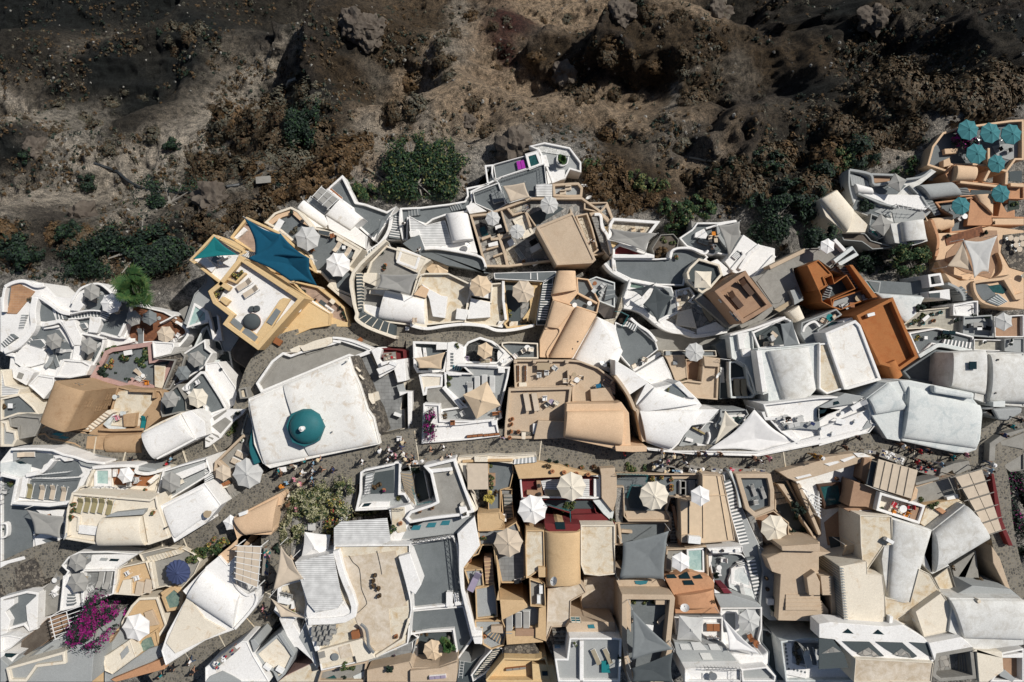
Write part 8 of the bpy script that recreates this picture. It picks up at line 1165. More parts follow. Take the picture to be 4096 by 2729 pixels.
RAIL('f370,760 f780,720',-1.6,_ao,'white baluster rail on the sunbed terrace');RAIL('f370,790 f660,800 f910,780',-1.7,_ao,'second white baluster rail above the sunbeds');RAIL('q1580,465 q2060,310 q2080,540',-11.2,_ao,'white top rail of the awning terrace');RAIL('q1235,640 q1530,530 q1620,780',-11,_ao,'white rail around the daybed terrace');RAIL('n1040,1420 n1455,1440 n1450,1567',8,_ax,'thin black railing on the bottom pool terrace');RAIL('g1890,975 g1910,850 g1955,815',1.9,_ax,'black stair rail in the white stair court');RAIL('d1210,985 d1330,1000',-3.0,_ao,'short white rail across the narrow passage');RAIL('g2090,1150 g2270,1160',2.6,_ax,'short black rail on the planter roof')
def LADDER(pts,z,label):
 px=PX(pts);a,b=at(px[0],z),at(px[1],z+.5);e=ob('ladder',None,loc=a);tag(e,label,'ladder');d=(b-a);nn=Vector((-d.y,d.x,0)).normalized()*.22;v,f=[],[];tube(v,f,nn,d+nn,.03,4);tube(v,f,-nn,d-nn,.03,4);ob('rails',mesh('rails',v,f,_ao),e);v,f=[],[];k=int(d.length/.35)
 for i in range(1,k):p=d*(i/k);tube(v,f,p+nn,p-nn,.02,4)
 ob('rungs',mesh('rungs',v,f,_ao),e)
LADDER('m580,1520 m600,1330',1.6,'white metal ladder lying in the ladder yard')
def CABLE(pts,z,r,mat,label,name='pipe',cat='pipe',ground=False):
 px=PX(pts);P=[at(p,(terr(p)+.15)if ground else z)for p in px];P=smooth([tuple(p)for p in P],5);c=P[0];v,f=[],[];n=6
 for i,p in enumerate(P):
  if ground:
   zz=float(height(np.array([p[0]]),np.array([p[1]]))[0][0])+.12;p=Vector((p[0],p[1],max(zz,p[2]-.3)))
  d=(Vector(P[min(i+1,len(P)-1)])-Vector(P[max(i-1,0)])).normalized();s_=d.cross(Vector((0,0,1))).normalized();u=s_.cross(d)
  for k in range(n):a=2*math.pi*k/n;v.append(tuple(Vector(p)-Vector(c)+s_*r*math.cos(a)+u*r*math.sin(a)))
 for i in range(len(P)-1):f+=[(i*n+k,i*n+(k+1)%n,(i+1)*n+(k+1)%n,(i+1)*n+k)for k in range(n)]
 o=ob(name,mesh(name,v,f,mat),None,c);tag(o,label,cat)
CABLE('l1655,115 1700,190 1770,260 1790,400 1800,500 1855,640 1840,690 1720,800',3.5,.03,_ax,'long dark cable snaking over the weathered roof deck','cable','cable');CABLE('l1975,60 2000,170 2020,260 2030,330',3.5,.03,_ax,'short dark cable near the rooftop pots','cable','cable');CABLE('t430,750 540,790 620,850 700,880 780,885 960,885 1010,875 1120,845',0,.22,_ax,'dark drain pipe snaking across the slope',ground=True);CABLE('t1240,825 1320,800 1335,790',0,.14,_c9,'pale pipe ending at a concrete box',ground=True);CABLE('t1200,497 1280,430 1365,360',0,.35,_ae,'pale stone wall line on the scrub slope',_a9,_a9,ground=True);CABLE('u815,725 u940,745',0,.18,_c9,'long pale fallen log on the slope','log','log',ground=True)
CABLE('l1790,900 1850,960 1870,1060 1880,1150 1940,1230',4.6,.18,_a6,'curved silver exhaust duct on the roof deck','duct','duct');CABLE('q0,355 q130,440 q320,590',0,.15,_c9,'pale fallen trunk above the green thicket','log','log',ground=True)
def tree(pts,r,kind,label,name='tree',cat='tree',hh=None,n=5200,lob=16,z=None,seed=1,size=.2,rx=1,ry=1,rot=0,group=None,flat=.7):
 p=PX(pts)[0];hb=host(p);zz=z if z is not None else(hb[0]if hb else terr(p));q=at(p,zz);e=ob(name,None,loc=q);e.rotation_euler.z=rot;tag(e,label,cat,group);hh=hh or r*1.3
 me=leaves(n,r*1.05*rx,r*1.05*ry,hh*.75,size,*PK[kind],seed=seed,lob=lob,shell=.45,flat=flat);o=ob('crown',me,e,(0,0,hh*.3));v,f=[],[];tube(v,f,(0,0,-.5),(0,0,hh*.5),.09*r,8,.05*r);rnd=random.Random(seed)
 for _ in range(7):a=rnd.uniform(0,6.28);tube(v,f,(0,0,hh*rnd.uniform(.2,.45)),(math.cos(a)*r*.6,math.sin(a)*r*.6,hh*rnd.uniform(.5,.8)),.04*r,5,.012*r)
 ob('trunk',mesh('trunk',v,f,_b3),e);return e
tree('D1775,505',3.9,_ai,'dense dark evergreen tree left of the pale vault',hh=4,seed=3,size=.22,z=-13);tree('D1868,552',2.3,_ai,'dark tree beside the pale vaulted roof',hh=3.6,seed=4,size=.2,z=-9.6);tree('D1740,545',2.0,_ai,'small dark tree above the ribbed white roof',hh=2.4,seed=5,n=2600)
tree('v1070,240',3.0,_a2,'round green tree shading the grey pool patio',hh=3.4,seed=6,n=6500,size=.17);tree('v840,250',2.4,_ai,'dark oleander clump with yellow flowers by the orange wall','oleander',_b8,hh=2.2,seed=7,n=3600,size=.25);tree('v730,120',1.6,_ai,'oleander bush behind the small white wall','oleander',_b8,hh=1.6,seed=8,n=1800)
tree('D330,575',6.5,_ai,'broad dark thicket above the fan palm',_ca,_ca,hh=3.5,seed=9,n=14000,size=.24,rx=1.45,ry=.75,rot=.35,lob=30);tree('D210,605',4.0,_ai,'dark thicket on the slope left of the palm',_ca,_ca,hh=2.6,seed=10,n=6500,rx=1.2,ry=.7,lob=18)
tree('D700,300',3.4,_ai,'dark green thicket under the rock face',_ca,_ca,hh=3,seed=11,n=6500,rx=.9,ry=1.4,lob=18);tree('t800,940',5.2,_ai,'dark green thicket below the drain pipe',_ca,_ca,hh=2.8,seed=12,n=6500,rx=1.2,ry=.9,lob=18)
tree('q560,330',4.6,'reed','tall green reed thicket, larger left clump',_cb,_cb,hh=2.6,seed=13,n=15000,size=.22,rx=1.15,ry=1.15,lob=26,flat=1.2);tree('q930,320',3.4,'reed','tall green reed thicket, right clump',_cb,_cb,hh=2.6,seed=14,n=8000,size=.22,rx=1.1,ry=1.25,lob=20,flat=1.2);tree('q620,560',4.2,'reed','green reed thicket touching the white wall',_cb,_cb,hh=2.2,seed=15,n=8000,size=.22,rx=1.3,ry=.7,lob=20,flat=1.2);tree('q950,560',2.6,'reed','low reed clump beside the agaves',_cb,_cb,hh=2,seed=16,n=4200,size=.2,lob=12,flat=1.2)
PL('q320,640 q60,680 p2240,560 p2330,640',1.6,_a2,'green bush above the white wall');PL('r200,90 r280,70',1.3,_a2,'dark green bush near the gravel terrace');PL('r1150,560 r1300,650 r1200,720 r1420,520 r1550,560',1.7,_a2,'green bush behind the lounge terrace');PL('r760,200 r850,300 r1000,300',1.6,_au,'olive green bush among brown scrub')
PL('r260,200 r330,300 r450,200 r520,330 r420,400 r560,430 r250,130 r500,80 r600,250',1.7,_al,'rust brown scrub mound');PL('r720,500 r820,470 r920,520 r680,580 r1000,470',1.6,_al,'brown scrub mound near the path');PL('r1650,420 r1800,350 r1500,250 r1750,200 r1900,120 r2100,250 r2000,350',2.4,_bd,'dark brown scrub mound')
PL('s400,250 s250,180 s600,300 s800,220 s950,180 s450,420 s500,500 s850,380 s1000,330 s1100,250',2.2,_bd,'brown scrub mound above the pale hotel');PL('s250,500 s300,600 s250,640 s150,680',1.3,_a2,'green bush above the pale hotel');PL('s600,600 s900,690 s1050,660 s1080,600',1.0,_a2,'low green bush by the pale wall')
PL('D640,440 D700,430 D740,400 D770,370 D800,350 D830,340',2.6,_al,'orange brown grass mound');PL('D620,470 D580,490 D530,500 D480,520',2.4,_bd,'brown scrub above the yellow hotel')
rnd=random.Random(5)
def RB(q,*a):
 if not inside((q[0]*4096/2353.,q[1]*4096/2353.+50),VIL):PL('D%d,%d'%q,*a)
for i in range(50):
 x_,y_=rnd.uniform(440,740),rnd.uniform(220,430)
 if x_+y_*.9<760:continue
 RB((x_,y_),rnd.choice([1.6,2.2,3.0]),rnd.choice([_bd,_bd,_bd,_al,_ab]),'rounded scrub bush left of the rock face')
for i in range(26):RB((rnd.uniform(1640,2000),rnd.uniform(330,480)),rnd.choice([2.2,2.8]),rnd.choice([_bd,_bd,_ai,_al]),'dark scrub bush right of the gully')
for i in range(16):RB((rnd.uniform(2000,2330),rnd.uniform(170,250)),2.8,_bd,'dark bush above the turquoise parasols')
for i in range(34):RB((rnd.uniform(60,560),rnd.uniform(60,450)),rnd.choice([1.0,1.6]),rnd.choice([_ab,_bd,_ab,_ai]),'dark grey bush at far left')
for i in range(44):RB((rnd.uniform(900,1650),rnd.uniform(20,330)),rnd.choice([1.0,1.6,2.2]),rnd.choice([_ab,_bd,_al]),'scattered scrub bush near the centre')
for i in range(22):RB((rnd.uniform(0,330),rnd.uniform(520,630)),rnd.choice([1.6,2.2]),rnd.choice([_bd,_ai,_al]),'low scrub bush above the white cave hotel')
tree('k1210,820',3.1,_c4,'large magenta bougainvillea over the white pergola',_cr,_cr,hh=2.4,seed=21,n=9000,size=.15,rx=.9,ry=1.25,rot=-.5,lob=22,z=2.6);tree('h235,160',1.4,_c4,'magenta bougainvillea on the alley corner wall',_cr,_cr,hh=1.6,seed=22,n=2600,size=.12,rx=.6,ry=1.6,rot=-.1,lob=12);tree('h390,75',.6,_al,'orange pink shrub on the parasol terrace',_b8,_b8,hh=.8,seed=23,n=500,size=.1);tree('s1610,370',1.9,_c4,'dark magenta bougainvillea under the turquoise parasols',_cr,_cr,hh=1.8,seed=24,n=3600,size=.15)
tree('j2200,950',3.6,'hedge','shaded bougainvillea hedge along the red wall','hedge','hedge',hh=2.4,seed=25,n=9000,size=.17,rx=.75,ry=2.0,rot=.3,lob=26);tree('o2330,60',1.4,_ai,'dark bush at the right edge by the lane',_b8,_b8,hh=1.6,seed=26,n=1200)
tree('g1330,1080',3.4,_di,'cream flowering vine mass beside the main street',_cs,_ct,hh=1.8,seed=27,n=12000,size=.13,rx=1.15,ry=.95,rot=.3,lob=30);tree('g1600,880',1.5,_di,'small flowering vine bush touching the street',_cs,_ct,hh=1.4,seed=28,n=2600,size=.12,rx=1.1);tree('g1020,1360',2.3,_di,'trailing lower end of the flowering vine',_cs,_ct,hh=1.2,seed=29,n=4600,size=.12,rx=.8,ry=1.4,rot=-.5);tree('g1480,1330',1.6,_bk,'orange tinged vine spilling on the pergola',_cs,_ct,hh=1,seed=30,n=2600,size=.12,rx=.9,ry=1.2);tree('g1850,1185',1.9,_di,'thin vine strip along the pergola edge',_cs,_ct,hh=.8,seed=31,n=2200,size=.12,rx=1.1,ry=.22,rot=.1);tree('g1560,1080',1.2,_bk,'orange blossom patch inside the vine',_cs,_ct,hh=1.9,seed=32,n=1500,size=.12)
def palm(pts,z,r,hh,label,mat=_dn,nf=26,seed=1,cat='palm tree',name='palm_tree'):
 p=PX(pts)[0];q=at(p,z);e=ob(name,None,loc=q);tag(e,label,cat);v,f=[],[];tube(v,f,(0,0,-1),(0,0,hh),.2,9,.16);ob('trunk',mesh('trunk',v,f,_b3),e);rnd=random.Random(seed);v,f=[],[]
 for k in range(nf):
  a=2*math.pi*k/nf+rnd.uniform(-.2,.2);el=rnd.uniform(.0,1.45);L1=r*rnd.uniform(.12,.55);d=Vector((math.cos(a)*math.cos(el),math.sin(a)*math.cos(el),math.sin(el)));c0_=Vector((0,0,hh));c1_=c0_+d*L1;tube(v,f,c0_,c1_,.02,3)
  side=d.cross(Vector((0,0,1))).normalized();up=side.cross(d)
  for j in range(22):
   t=(j/21-.5)*3.4;dd=(d*math.cos(t)+side*math.sin(t)).normalized();ll=r*.45*rnd.uniform(.75,1.15)*(1-.3*abs(t)/1.7);mid=c1_+dd*ll*.6;tip=c1_+dd*ll+Vector((0,0,-ll*.3));w_=dd.cross(up).normalized()*.07;k0=len(v)
   v+=[tuple(c1_),tuple(mid-w_),tuple(tip),tuple(mid+w_)];f.append((k0,k0+1,k0+2,k0+3))
 ob('fronds',mesh('fronds',v,f,mat),e)
palm('a1720,215',-9,4.0,2.8,'green fan palm beside the checkered courtyard',seed=2,nf=34);palm('q2265,275',-12.3,1.0,.5,'small brown-green yucca in the half-round planter',nf=22,seed=3,cat='yucca',name='yucca');palm('h915,1000',1.4,.9,.5,'orange spiky potted palm in the blue-grey court',_dq,16,4,_ds,'potted_palm');palm('n1140,330',1.2,.6,.3,'dark spiky plant by the rounded pool terrace',_bq,14,5,_ds,'potted_palm');palm('m440,1080',1,1.3,1.2,'green palm in the sunken garden',_dn,20,6,'palm tree','palm_tree')
def agave(pts,r,label,mat='leaf_agave',n=26,sd=1,group='agaves by the white wall'):
 for i,p in enumerate(PX(pts)):
  hb=host(p);q=at(p,hb[0]if hb else terr(p));e=ob('agave',None,loc=q);ITEMS.append((e,label,'on '+hb[1].s if hb else _db,'agave',group,p));rnd=random.Random(sd+i);v,f=[],[]
  for k in range(n):
   a=k*2.4;el=.15+1.2*k/n;d=Vector((math.cos(a)*math.cos(el),math.sin(a)*math.cos(el),math.sin(el)));s_=Vector((-math.sin(a),math.cos(a),0))*.08*r;L1=r*rnd.uniform(.85,1.1);k0=len(v);m_=d*L1*.45
   v+=[(0,0,.1),tuple(m_-s_+Vector((0,0,.12))),tuple(d*L1+Vector((0,0,.05))),tuple(m_+s_+Vector((0,0,.12))),tuple(m_)];f+=[(k0,k0+1,k0+4),(k0+1,k0+2,k0+4),(k0+4,k0+2,k0+3),(k0,k0+4,k0+3)]
  ob('leaves',mesh('leaves',v,f,mat),e)
agave('q910,690 q820,700 q980,660',1.0,'blue-green agave rosette');agave('g2225,1015',.5,'green succulent rosette',_b5,group=None)
PL('a1250,900 1200,940 1300,860',.55,_au,'green leafy bush');PL('a1190,1130 1180,1070 1200,1180',.6,_ai,'dark green bush');PL('a1430,960 1460,990',.5,_a2,'potted green plant',pot=_aq);PL('a1680,870 1690,950 1620,1000 1640,1050 1600,1010',.6,_a2,'tall green shrub');PL('a1290,1070 1250,1070 1300,1010',.4,_bk,'flowering pot plant',pot=_aq);PL('a1450,1220 1490,1225',.3,_ai,'small dark plant');PL('a1330,1150 1030,1160 1040,1105',.25,_ai,'small round plant');PL('a1340,910',.3,_a2,'small green plant')
PL('a370,300 a350,300',.4,_ab,'dry grey plant');PL('b150,180 150,240 130,280 200,170 b340,20 390,40 430,0',.4,_bk,'dark leafy potted plant',pot=_ay,group='potted plants in the yellow hotel beds');PL('b1275,320',.28,_ai,'small round potted bush',pot=_aq);PL('b1590,460 b1560,400 b1615,510',.35,_ai,'potted dark bush',pot=_ay);PL('b1140,210 1080,170',.4,_ai,'dark plant under the sails')
PL('f140,840',.4,_au,'spiky potted plant',pot=_aq);PL('f30,1375',.35,_ai,'potted succulent');PL('a70,1540',.45,_al,'brown succulent');PL('f865,1080 860,1150 840,1230',.4,_a2,'bushy plant in a clay trough',pot=_aq);PL('f1680,925',.35,_a2,'potted green bush',pot=_aq);PL('f1770,1180',.28,_au,_d2,pot=_aq);PL('g115,1480 g60,1540',.4,_bk,'potted plant beside the white parasol',pot=_aq);PL('g200,1530 250,1500',.6,_bk,'pink flowering bush');PL('g170,590 440,350',.22,_au,'round bush in a white pot',pot=_ao);PL('g380,40',.3,_ai,'dark plant in a stone planter')
PL('g330,220 290,260 360,160',.5,_au,'yellow-green bush by the white planters');PL('k2260,130 2230,80 2320,60 2330,110 2220,160',.8,_au,'palm-like green bush above the blue parasol');PL('k1850,1080 k1850,1030',.45,_bk,'potted plant beside the cream vault');PL('l30,30 100,40 160,10 l60,120',.9,_a2,'green garden bush beside the peach house');PL('l840,60 830,20',.5,_ai,'dark bush at the alley end')
PL('g1960,880 2000,860',.45,_al,'dry flowering shrub');PL('g2060,920',.3,_c4,'pink flower pot',pot=_aq);PL('g2110,1300 2120,1350 2160,1380',.6,_a2,'leafy green plant beside the striped roof');PL('g2250,1300',.2,_al,'small orange plant',pot=_aq)
PL('l1940,390 1950,450 2000,480 2010,560 l1960,330',.3,_al,'dry potted plant',pot=_ay);PL('l1630,1390 1680,1390 1600,1380',.5,_au,'green bush in a wall planter');PL('l1010,730',.4,_au,'potted olive bush',pot=_aq);PL('l800,800 840,810',.5,_ab,'spiky grey plant');PL('l1060,1320 1000,1370 1100,1260 1040,1420',.8,_ai,'dark tree crown between roofs');PL('l2270,1290',.35,_al,'round brown bush',pot=_ay);PL('l2180,1270',.35,_c4,'pink flower bush');PL('l2150,1390 2110,1390',.45,_ai,_d3,pot=_ay);PL('l2330,880 2310,940 2300,990',.25,_ai,'dark potted plant on the deck edge',pot=_ay);PL('l2200,1030',.25,_al,'small clay-potted plant',pot=_aq);PL('l1600,1510',.35,_ai,'plant beside the dark pond')
PL('h115,1160 260,1120',.26,_al,'round brown potted bush',pot=_aq);PL('h630,1195',.3,_ab,'spiky grey plant in a white planter');PL('h925,635',.4,_au,'round olive bush');PL('h940,770 940,830 945,880',.42,_au,'spiky green planter bush');PL('h930,960 990,960',.4,_al,'orange trailing plant');PL('h60,680 h80,700',.5,_ai,'dark potted bush');PL('h85,990 100,1010',.3,_bk,'red flower plant')
PL('h1595,585 1680,600',.35,_ai,'round potted bush on the street',pot=_ay);PL('h1600,650 1560,640',.3,_al,'dry pot plant');PL('h1800,640 1975,660',.32,_a2,'potted shrub in a stone box',pot=_aq);PL('h2110,650',.35,_al,'orange potted shrub',pot=_aq);PL('h1635,705 1770,715 1910,730 2045,742 2160,772',.16,_al,'tiny potted plant on the parapet',pot=_aq);PL('h1480,870 1485,965',.2,_ab,'round potted grass',pot=_ay);PL('h1800,1110 1850,1120 1780,1140 1870,1080',.5,_au,'bush in the round maroon planter');PL('h2090,1050 2110,1070',.4,_ai,'dark plant by the plaster chimney');PL('h1200,1290 1280,1350 1260,1280',.4,_al,'brown ivy bush');PL('h1210,860 1200,800',.6,_ai,'dark ivy climbing the ochre wall');PL('h1085,1320',.25,_al,'small spiky pot',pot=_aq);PL('h845,1465',.35,_au,'round leafy pot plant',pot=_aq);PL('h2330,1280 2310,1270',.3,_au,'trailing plant');PL('h1570,1285 1620,1280',.22,_al,'tall clay pot plant',pot=_aq)
PL('h1175,105 1165,165 1160,250 1245,250 1145,320',.25,_al,'potted plant on the beige parapet',pot=_aq);PL('c545,835',.42,_au,'round clipped bush in a white planter');PL('c120,1190',.24,_au,'round bush on the corner post');PL('c415,1160',.26,_au,'round bush on the wall corner');PL('c460,1205 445,1270',.38,_au,'round potted bush',pot=_ay);PL('c1165,1100 1170,1170 1170,1250',.35,_al,'brown shrub along the beige wall');PL('c620,1480',.22,_ai,'dark vase plant',pot=_aq)
PL('c1130,430 1140,490 1060,450',.42,_bk,'yellow-green potted shrub');PL('c1290,560 1340,555 1380,570 1130,575',.42,_al,'rust coloured planter bush');PL('c635,385',.2,_ai,'small dark pot plant',pot=_ay);PL('c1925,265 c2040,10',.35,_al,'dry corner plant');PL('c2270,1060 2320,1100',.4,_ab,'pale wild flower clump');PL('q200,1330 170,1350',.45,_ai,'dark planter bush');PL('q240,1480 225,1520',.3,_ai,'pot plant by the cream wall',pot=_aq);PL('q1820,1440',.2,_au,'small round pot plant',pot=_aq)
PL('d700,180',.3,_al,'brown potted bush on the wall');PL('d605,1340',.28,_bk,'small flower pot');PL('d790,1240 640,1270 760,1230',.35,_au,'weedy plant on the roof edge');PL('d1640,850',.2,_a2,'green pot',pot=_b4);PL('r1000,1050 1050,1030 1100,1080 980,1100',.7,_al,'brown shrub in the dry garden');PL('r1080,900 1180,940',.5,_au,'thin olive shrub');PL('r1215,1100',.4,_a2,'potted green shrub',pot=_aq);PL('r1540,1150',.3,_ai,'plant in the white planter');PL('r200,1290',.35,_al,'small brown shrub');PL('v280,150',.8,_al,'orange brown shrub behind the ribbed roof')
PL('p1520,875',.3,_ai,'dark plant with a pink flower',pot=_ay);PL('p1640,980 p1505,825 p2195,1415',.15,_ai,'tiny round potted plant',pot=_ay);PL('p1540,1110 p1555,1060',.5,_ab,'thin cactus plant');PL('v650,350 v690,335',.45,_bk,'red flowering plant in the orange court')
PL('i40,760 i100,745',.35,_al,'orange flower pot on the rail');PL('i180,690 i210,700 i140,650',.5,_au,'green bush by the street');PL('i335,670',.45,_a2,'round green bush by the stalls');PL('i425,770 530,770 640,800 640,870 640,910 420,800',.32,_bk,'flower box plant',pot=_aq);PL('i2110,880 i2120,910',.3,_ai,'dark wall plant');PL('i2060,1120 2100,1170 2080,1230',.7,_ai,'dark shrub in the alley');PL('i2030,1380 2150,1360',.5,_ai,'dark pink-flowered bush')
PL('n220,630 430,640 350,640',.4,_au,'leafy bush against the court wall');PL('n1790,700 1800,680',.4,_ai,'dark potted bush by the stairs',pot=_ay);PL('n1835,870',.5,_au,'round olive potted bush');PL('n1725,365 1740,490',.28,_al,'dark urn plant',pot=_ay);PL('n1745,1010',.2,_ai,'black urn plant',pot=_ay);PL('n2090,1150 2080,1240 2090,1300',.5,_ab,'olive tree branch over the terrace');PL('n1125,640',.25,_al,'weeds on the terracotta roof');PL('n50,1260',.3,_ai,'dark vase',pot=_ay);PL('m1890,1120',.35,_au,'white-potted plant',pot=_ao);PL('m80,990 120,990 190,1000 30,1000 280,970',.33,_al,'clipped brown bush');PL('m100,1340 60,1370 140,1330',.7,_ai,'dark garden shrub');PL('m390,1180 350,1120 420,1200',.5,_a2,'leafy garden shrub');PL('m740,1220',1.0,_al,'big dry brown bush on the parapet');PL('m970,800',.35,_ai,'dark round patio bush');PL('m860,1030',.22,_au,'small pot by the ochre stairs',pot=_aq);PL('m715,595 725,730',.2,_al,'clay urn plant',pot=_aq);PL('m685,160',.2,_al,'brown urn plant',pot=_aq)
PL('j190,790',.3,_al,'copper bowl plant',pot=_aq);PL('j470,820',.6,_ai,'dark shrub behind the hot tub');PL('j1160,1040 1280,1110 1330,1080',.45,_au,'weedy clump on the dusty roof');PL('j1400,780 1450,760 1500,740',.32,_al,'round clay-potted bush',pot=_aq);PL('j710,1130',.3,_au,'small plant in the red chair terrace');PL('o1810,390 1850,420 1900,400 1940,430',.7,_bd,'dry scrub in the stone yard');PL('o1530,250',.4,_al,'brown weed by the wall')
PL('e1140,410 1200,390 1280,380 1350,370 1420,370 1500,380 e1300,330',.6,_ai,'dark climbing vine');PL('e1100,560 1150,530 1200,490',.4,_au,'yellow-green trailing plant');PL('e1050,580 1180,580 1280,480 1380,455',.3,_ab,'potted blue-grey plant',pot=_b4);PL('e1300,550',.3,_ab,'round silver plant',pot=_aq);PL('e1550,540 1620,520 1750,490',.4,_ai,'dark potted shrub',pot=_ao);PL('e1930,500 1900,500',.35,_ai,'potted palm shrub');PL('e1380,730 1440,740 1500,740',.45,_ai,'dark bush behind the tubs');PL('e1100,770 1140,740',.35,_bk,'flower pots');PL('e1880,790 2190,780 2170,820',.3,_ai,_d2,pot=_ao)
PL('s550,1110 520,1080 500,1120',.8,_ai,'dark bushy plant by the steps');PL('s1370,1080 1390,1050',.5,_ai,'dark wall plant by the salmon corner');PL('s1460,1430 s1900,1400',.4,_ai,_d3,pot=_ay);PL('s1370,1375 s2000,1280',.35,_al,'small rust plant');PL('s680,1480 s640,1460',.4,_ab,'white flowering bush');PL('s1870,860 1950,860',.3,_al,'dry ledge plant');PL('s2240,1070',.5,_a2,'planting bed bush')
def scatter():
 rnd=np.random.RandomState(3);out=PX('D0,650 100,640 180,655 300,690 440,690 440,600 560,500 680,460 780,392 830,455 930,465 1060,450 1100,370 1210,325 1330,335 1350,450 1530,505 1560,565 1600,505 1700,500 1790,565 1860,480 1950,385 2130,390 2150,290 2230,268 2353,265 2353,-40 0,-40')
 pts=rnd.rand(21000,2)*np.array([4096,1230]);pts=np.array([p for p in pts if inside(p,out)]);z=np.full(len(pts),-30.)
 for _ in range(9):
  k=120/4096.*(CAMZ-z)/CAMZ;X=(pts[:,0]-2048)*k;Y=-(pts[:,1]-1364.5)*k;z=.5*z+.5*height(X,Y)[0]
 z=height(X,Y)[0];dens=vnoise(X,Y,5,21)+.6*vnoise(X,Y,1.6,22);V1,F1,MI,VR,FR=[],[],[],[],[]
 G_=np.array([g[:3]for g in gpt])
 pale=lambda x,y:G_[((G_[:,:2]-(x,y))**2).sum(1).argmin(),2]>.3
 for x,y,zz,dn in zip(X,Y,z,dens):
  if rnd.rand()<.3:
   if dn<.02 and rnd.rand()<.8:continue
   s=.05+.32*rnd.rand()**5;k=len(VR);a=rnd.rand()*6.28
   for j in range(6):aa=a+j*math.pi/3;u=s*(.6+.6*rnd.rand());VR.append((x+u*math.cos(aa),y+u*math.sin(aa),zz-.05))
   VR.append((x+s*.2*(rnd.rand()-.5),y+s*.2,zz+s*.8));FR.extend([(k+j,k+(j+1)%6,k+6)for j in range(6)])
  elif dn>-.1 and not(pale(x,y)and rnd.rand()<.7):
   s=.2+.65*rnd.rand()**2;kind=int(rnd.choice([0,0,1,2,3]));m=14
   for j in range(m):
    d=rnd.randn(3);d/=np.linalg.norm(d);d[2]=abs(d[2]);c=np.array([x,y,zz+.05])+d*s*np.array([1,1,.8])*(.5+.5*rnd.rand());t1=np.cross(d,rnd.randn(3));t1/=np.linalg.norm(t1);t2=np.cross(d,t1);ss=.13+.14*rnd.rand();k=len(V1)
    V1+=[tuple(c-t1*ss),tuple(c+t2*ss*.5),tuple(c+t1*ss),tuple(c-t2*ss*.5)];F1.append((k,k+1,k+2,k+3));MI.append(kind)
 o=ob('scrub',mesh('scrub',V1,F1,[_cw,_d,_bq,_do],MI));tag(o,'low dry scrub and tufts covering the cliff slope','scrub',kind='stuff')
 o=ob('stones',mesh('stones',VR,FR,_ae));tag(o,'loose pale stones and rubble strewn on the slope','stones',kind='stuff')
scatter()
def rockobj(pts,r,label,seed,mat=_bl,hh=.8):
 for p in PX(pts):
  hb=host(p);q=at(p,hb[0]if hb else terr(p));bm=bmesh.new();bmesh.ops.create_icosphere(bm,subdivisions=4,radius=r)
  for vv in bm.verts:nz=mnoise.noise(vv.co*1.3/r*1.4+Vector((seed,0,0)))+.5*mnoise.noise(vv.co*4/r+Vector((0,seed,0)));vv.co*=1+.55*nz;vv.co.z*=hh
  me=bpy.data.meshes.new(_bl);bm.to_mesh(me);bm.free();me.materials.append(M[mat]);o=ob(_bl,me,None,q);ITEMS.append((o,label,'on '+hb[1].s if hb else _db,_bl,'rocks',p));seed+=1
rockobj('u240,350',2.2,'dark angular boulder pile',3,_bl,.8);rockobj('q1720,120',2.4,'brown rock stack beside the gravel terrace',7,_bl,1.1);rockobj('t1720,130 1650,130 1690,170 1620,100',2.2,'dark lava boulder on the headland',9);rockobj('p620,740',2.6,'brown boulder over a dark hollow',13);rockobj('t380,1000 t170,700',2.0,'dark rounded boulder',15);rockobj('t2150,570 u60,700',1.4,'dark rock above the reeds',18);rockobj('u1660,90 u940,60 u500,60',2.2,'dark slope boulder',22);rockobj('s240,870 s310,890',.8,'reddish stone heap',25,_a5)
BIN('t1215,830',2.0,.9,.4,5,_ae,'concrete_box','pale concrete box by the pipe end','concrete box')
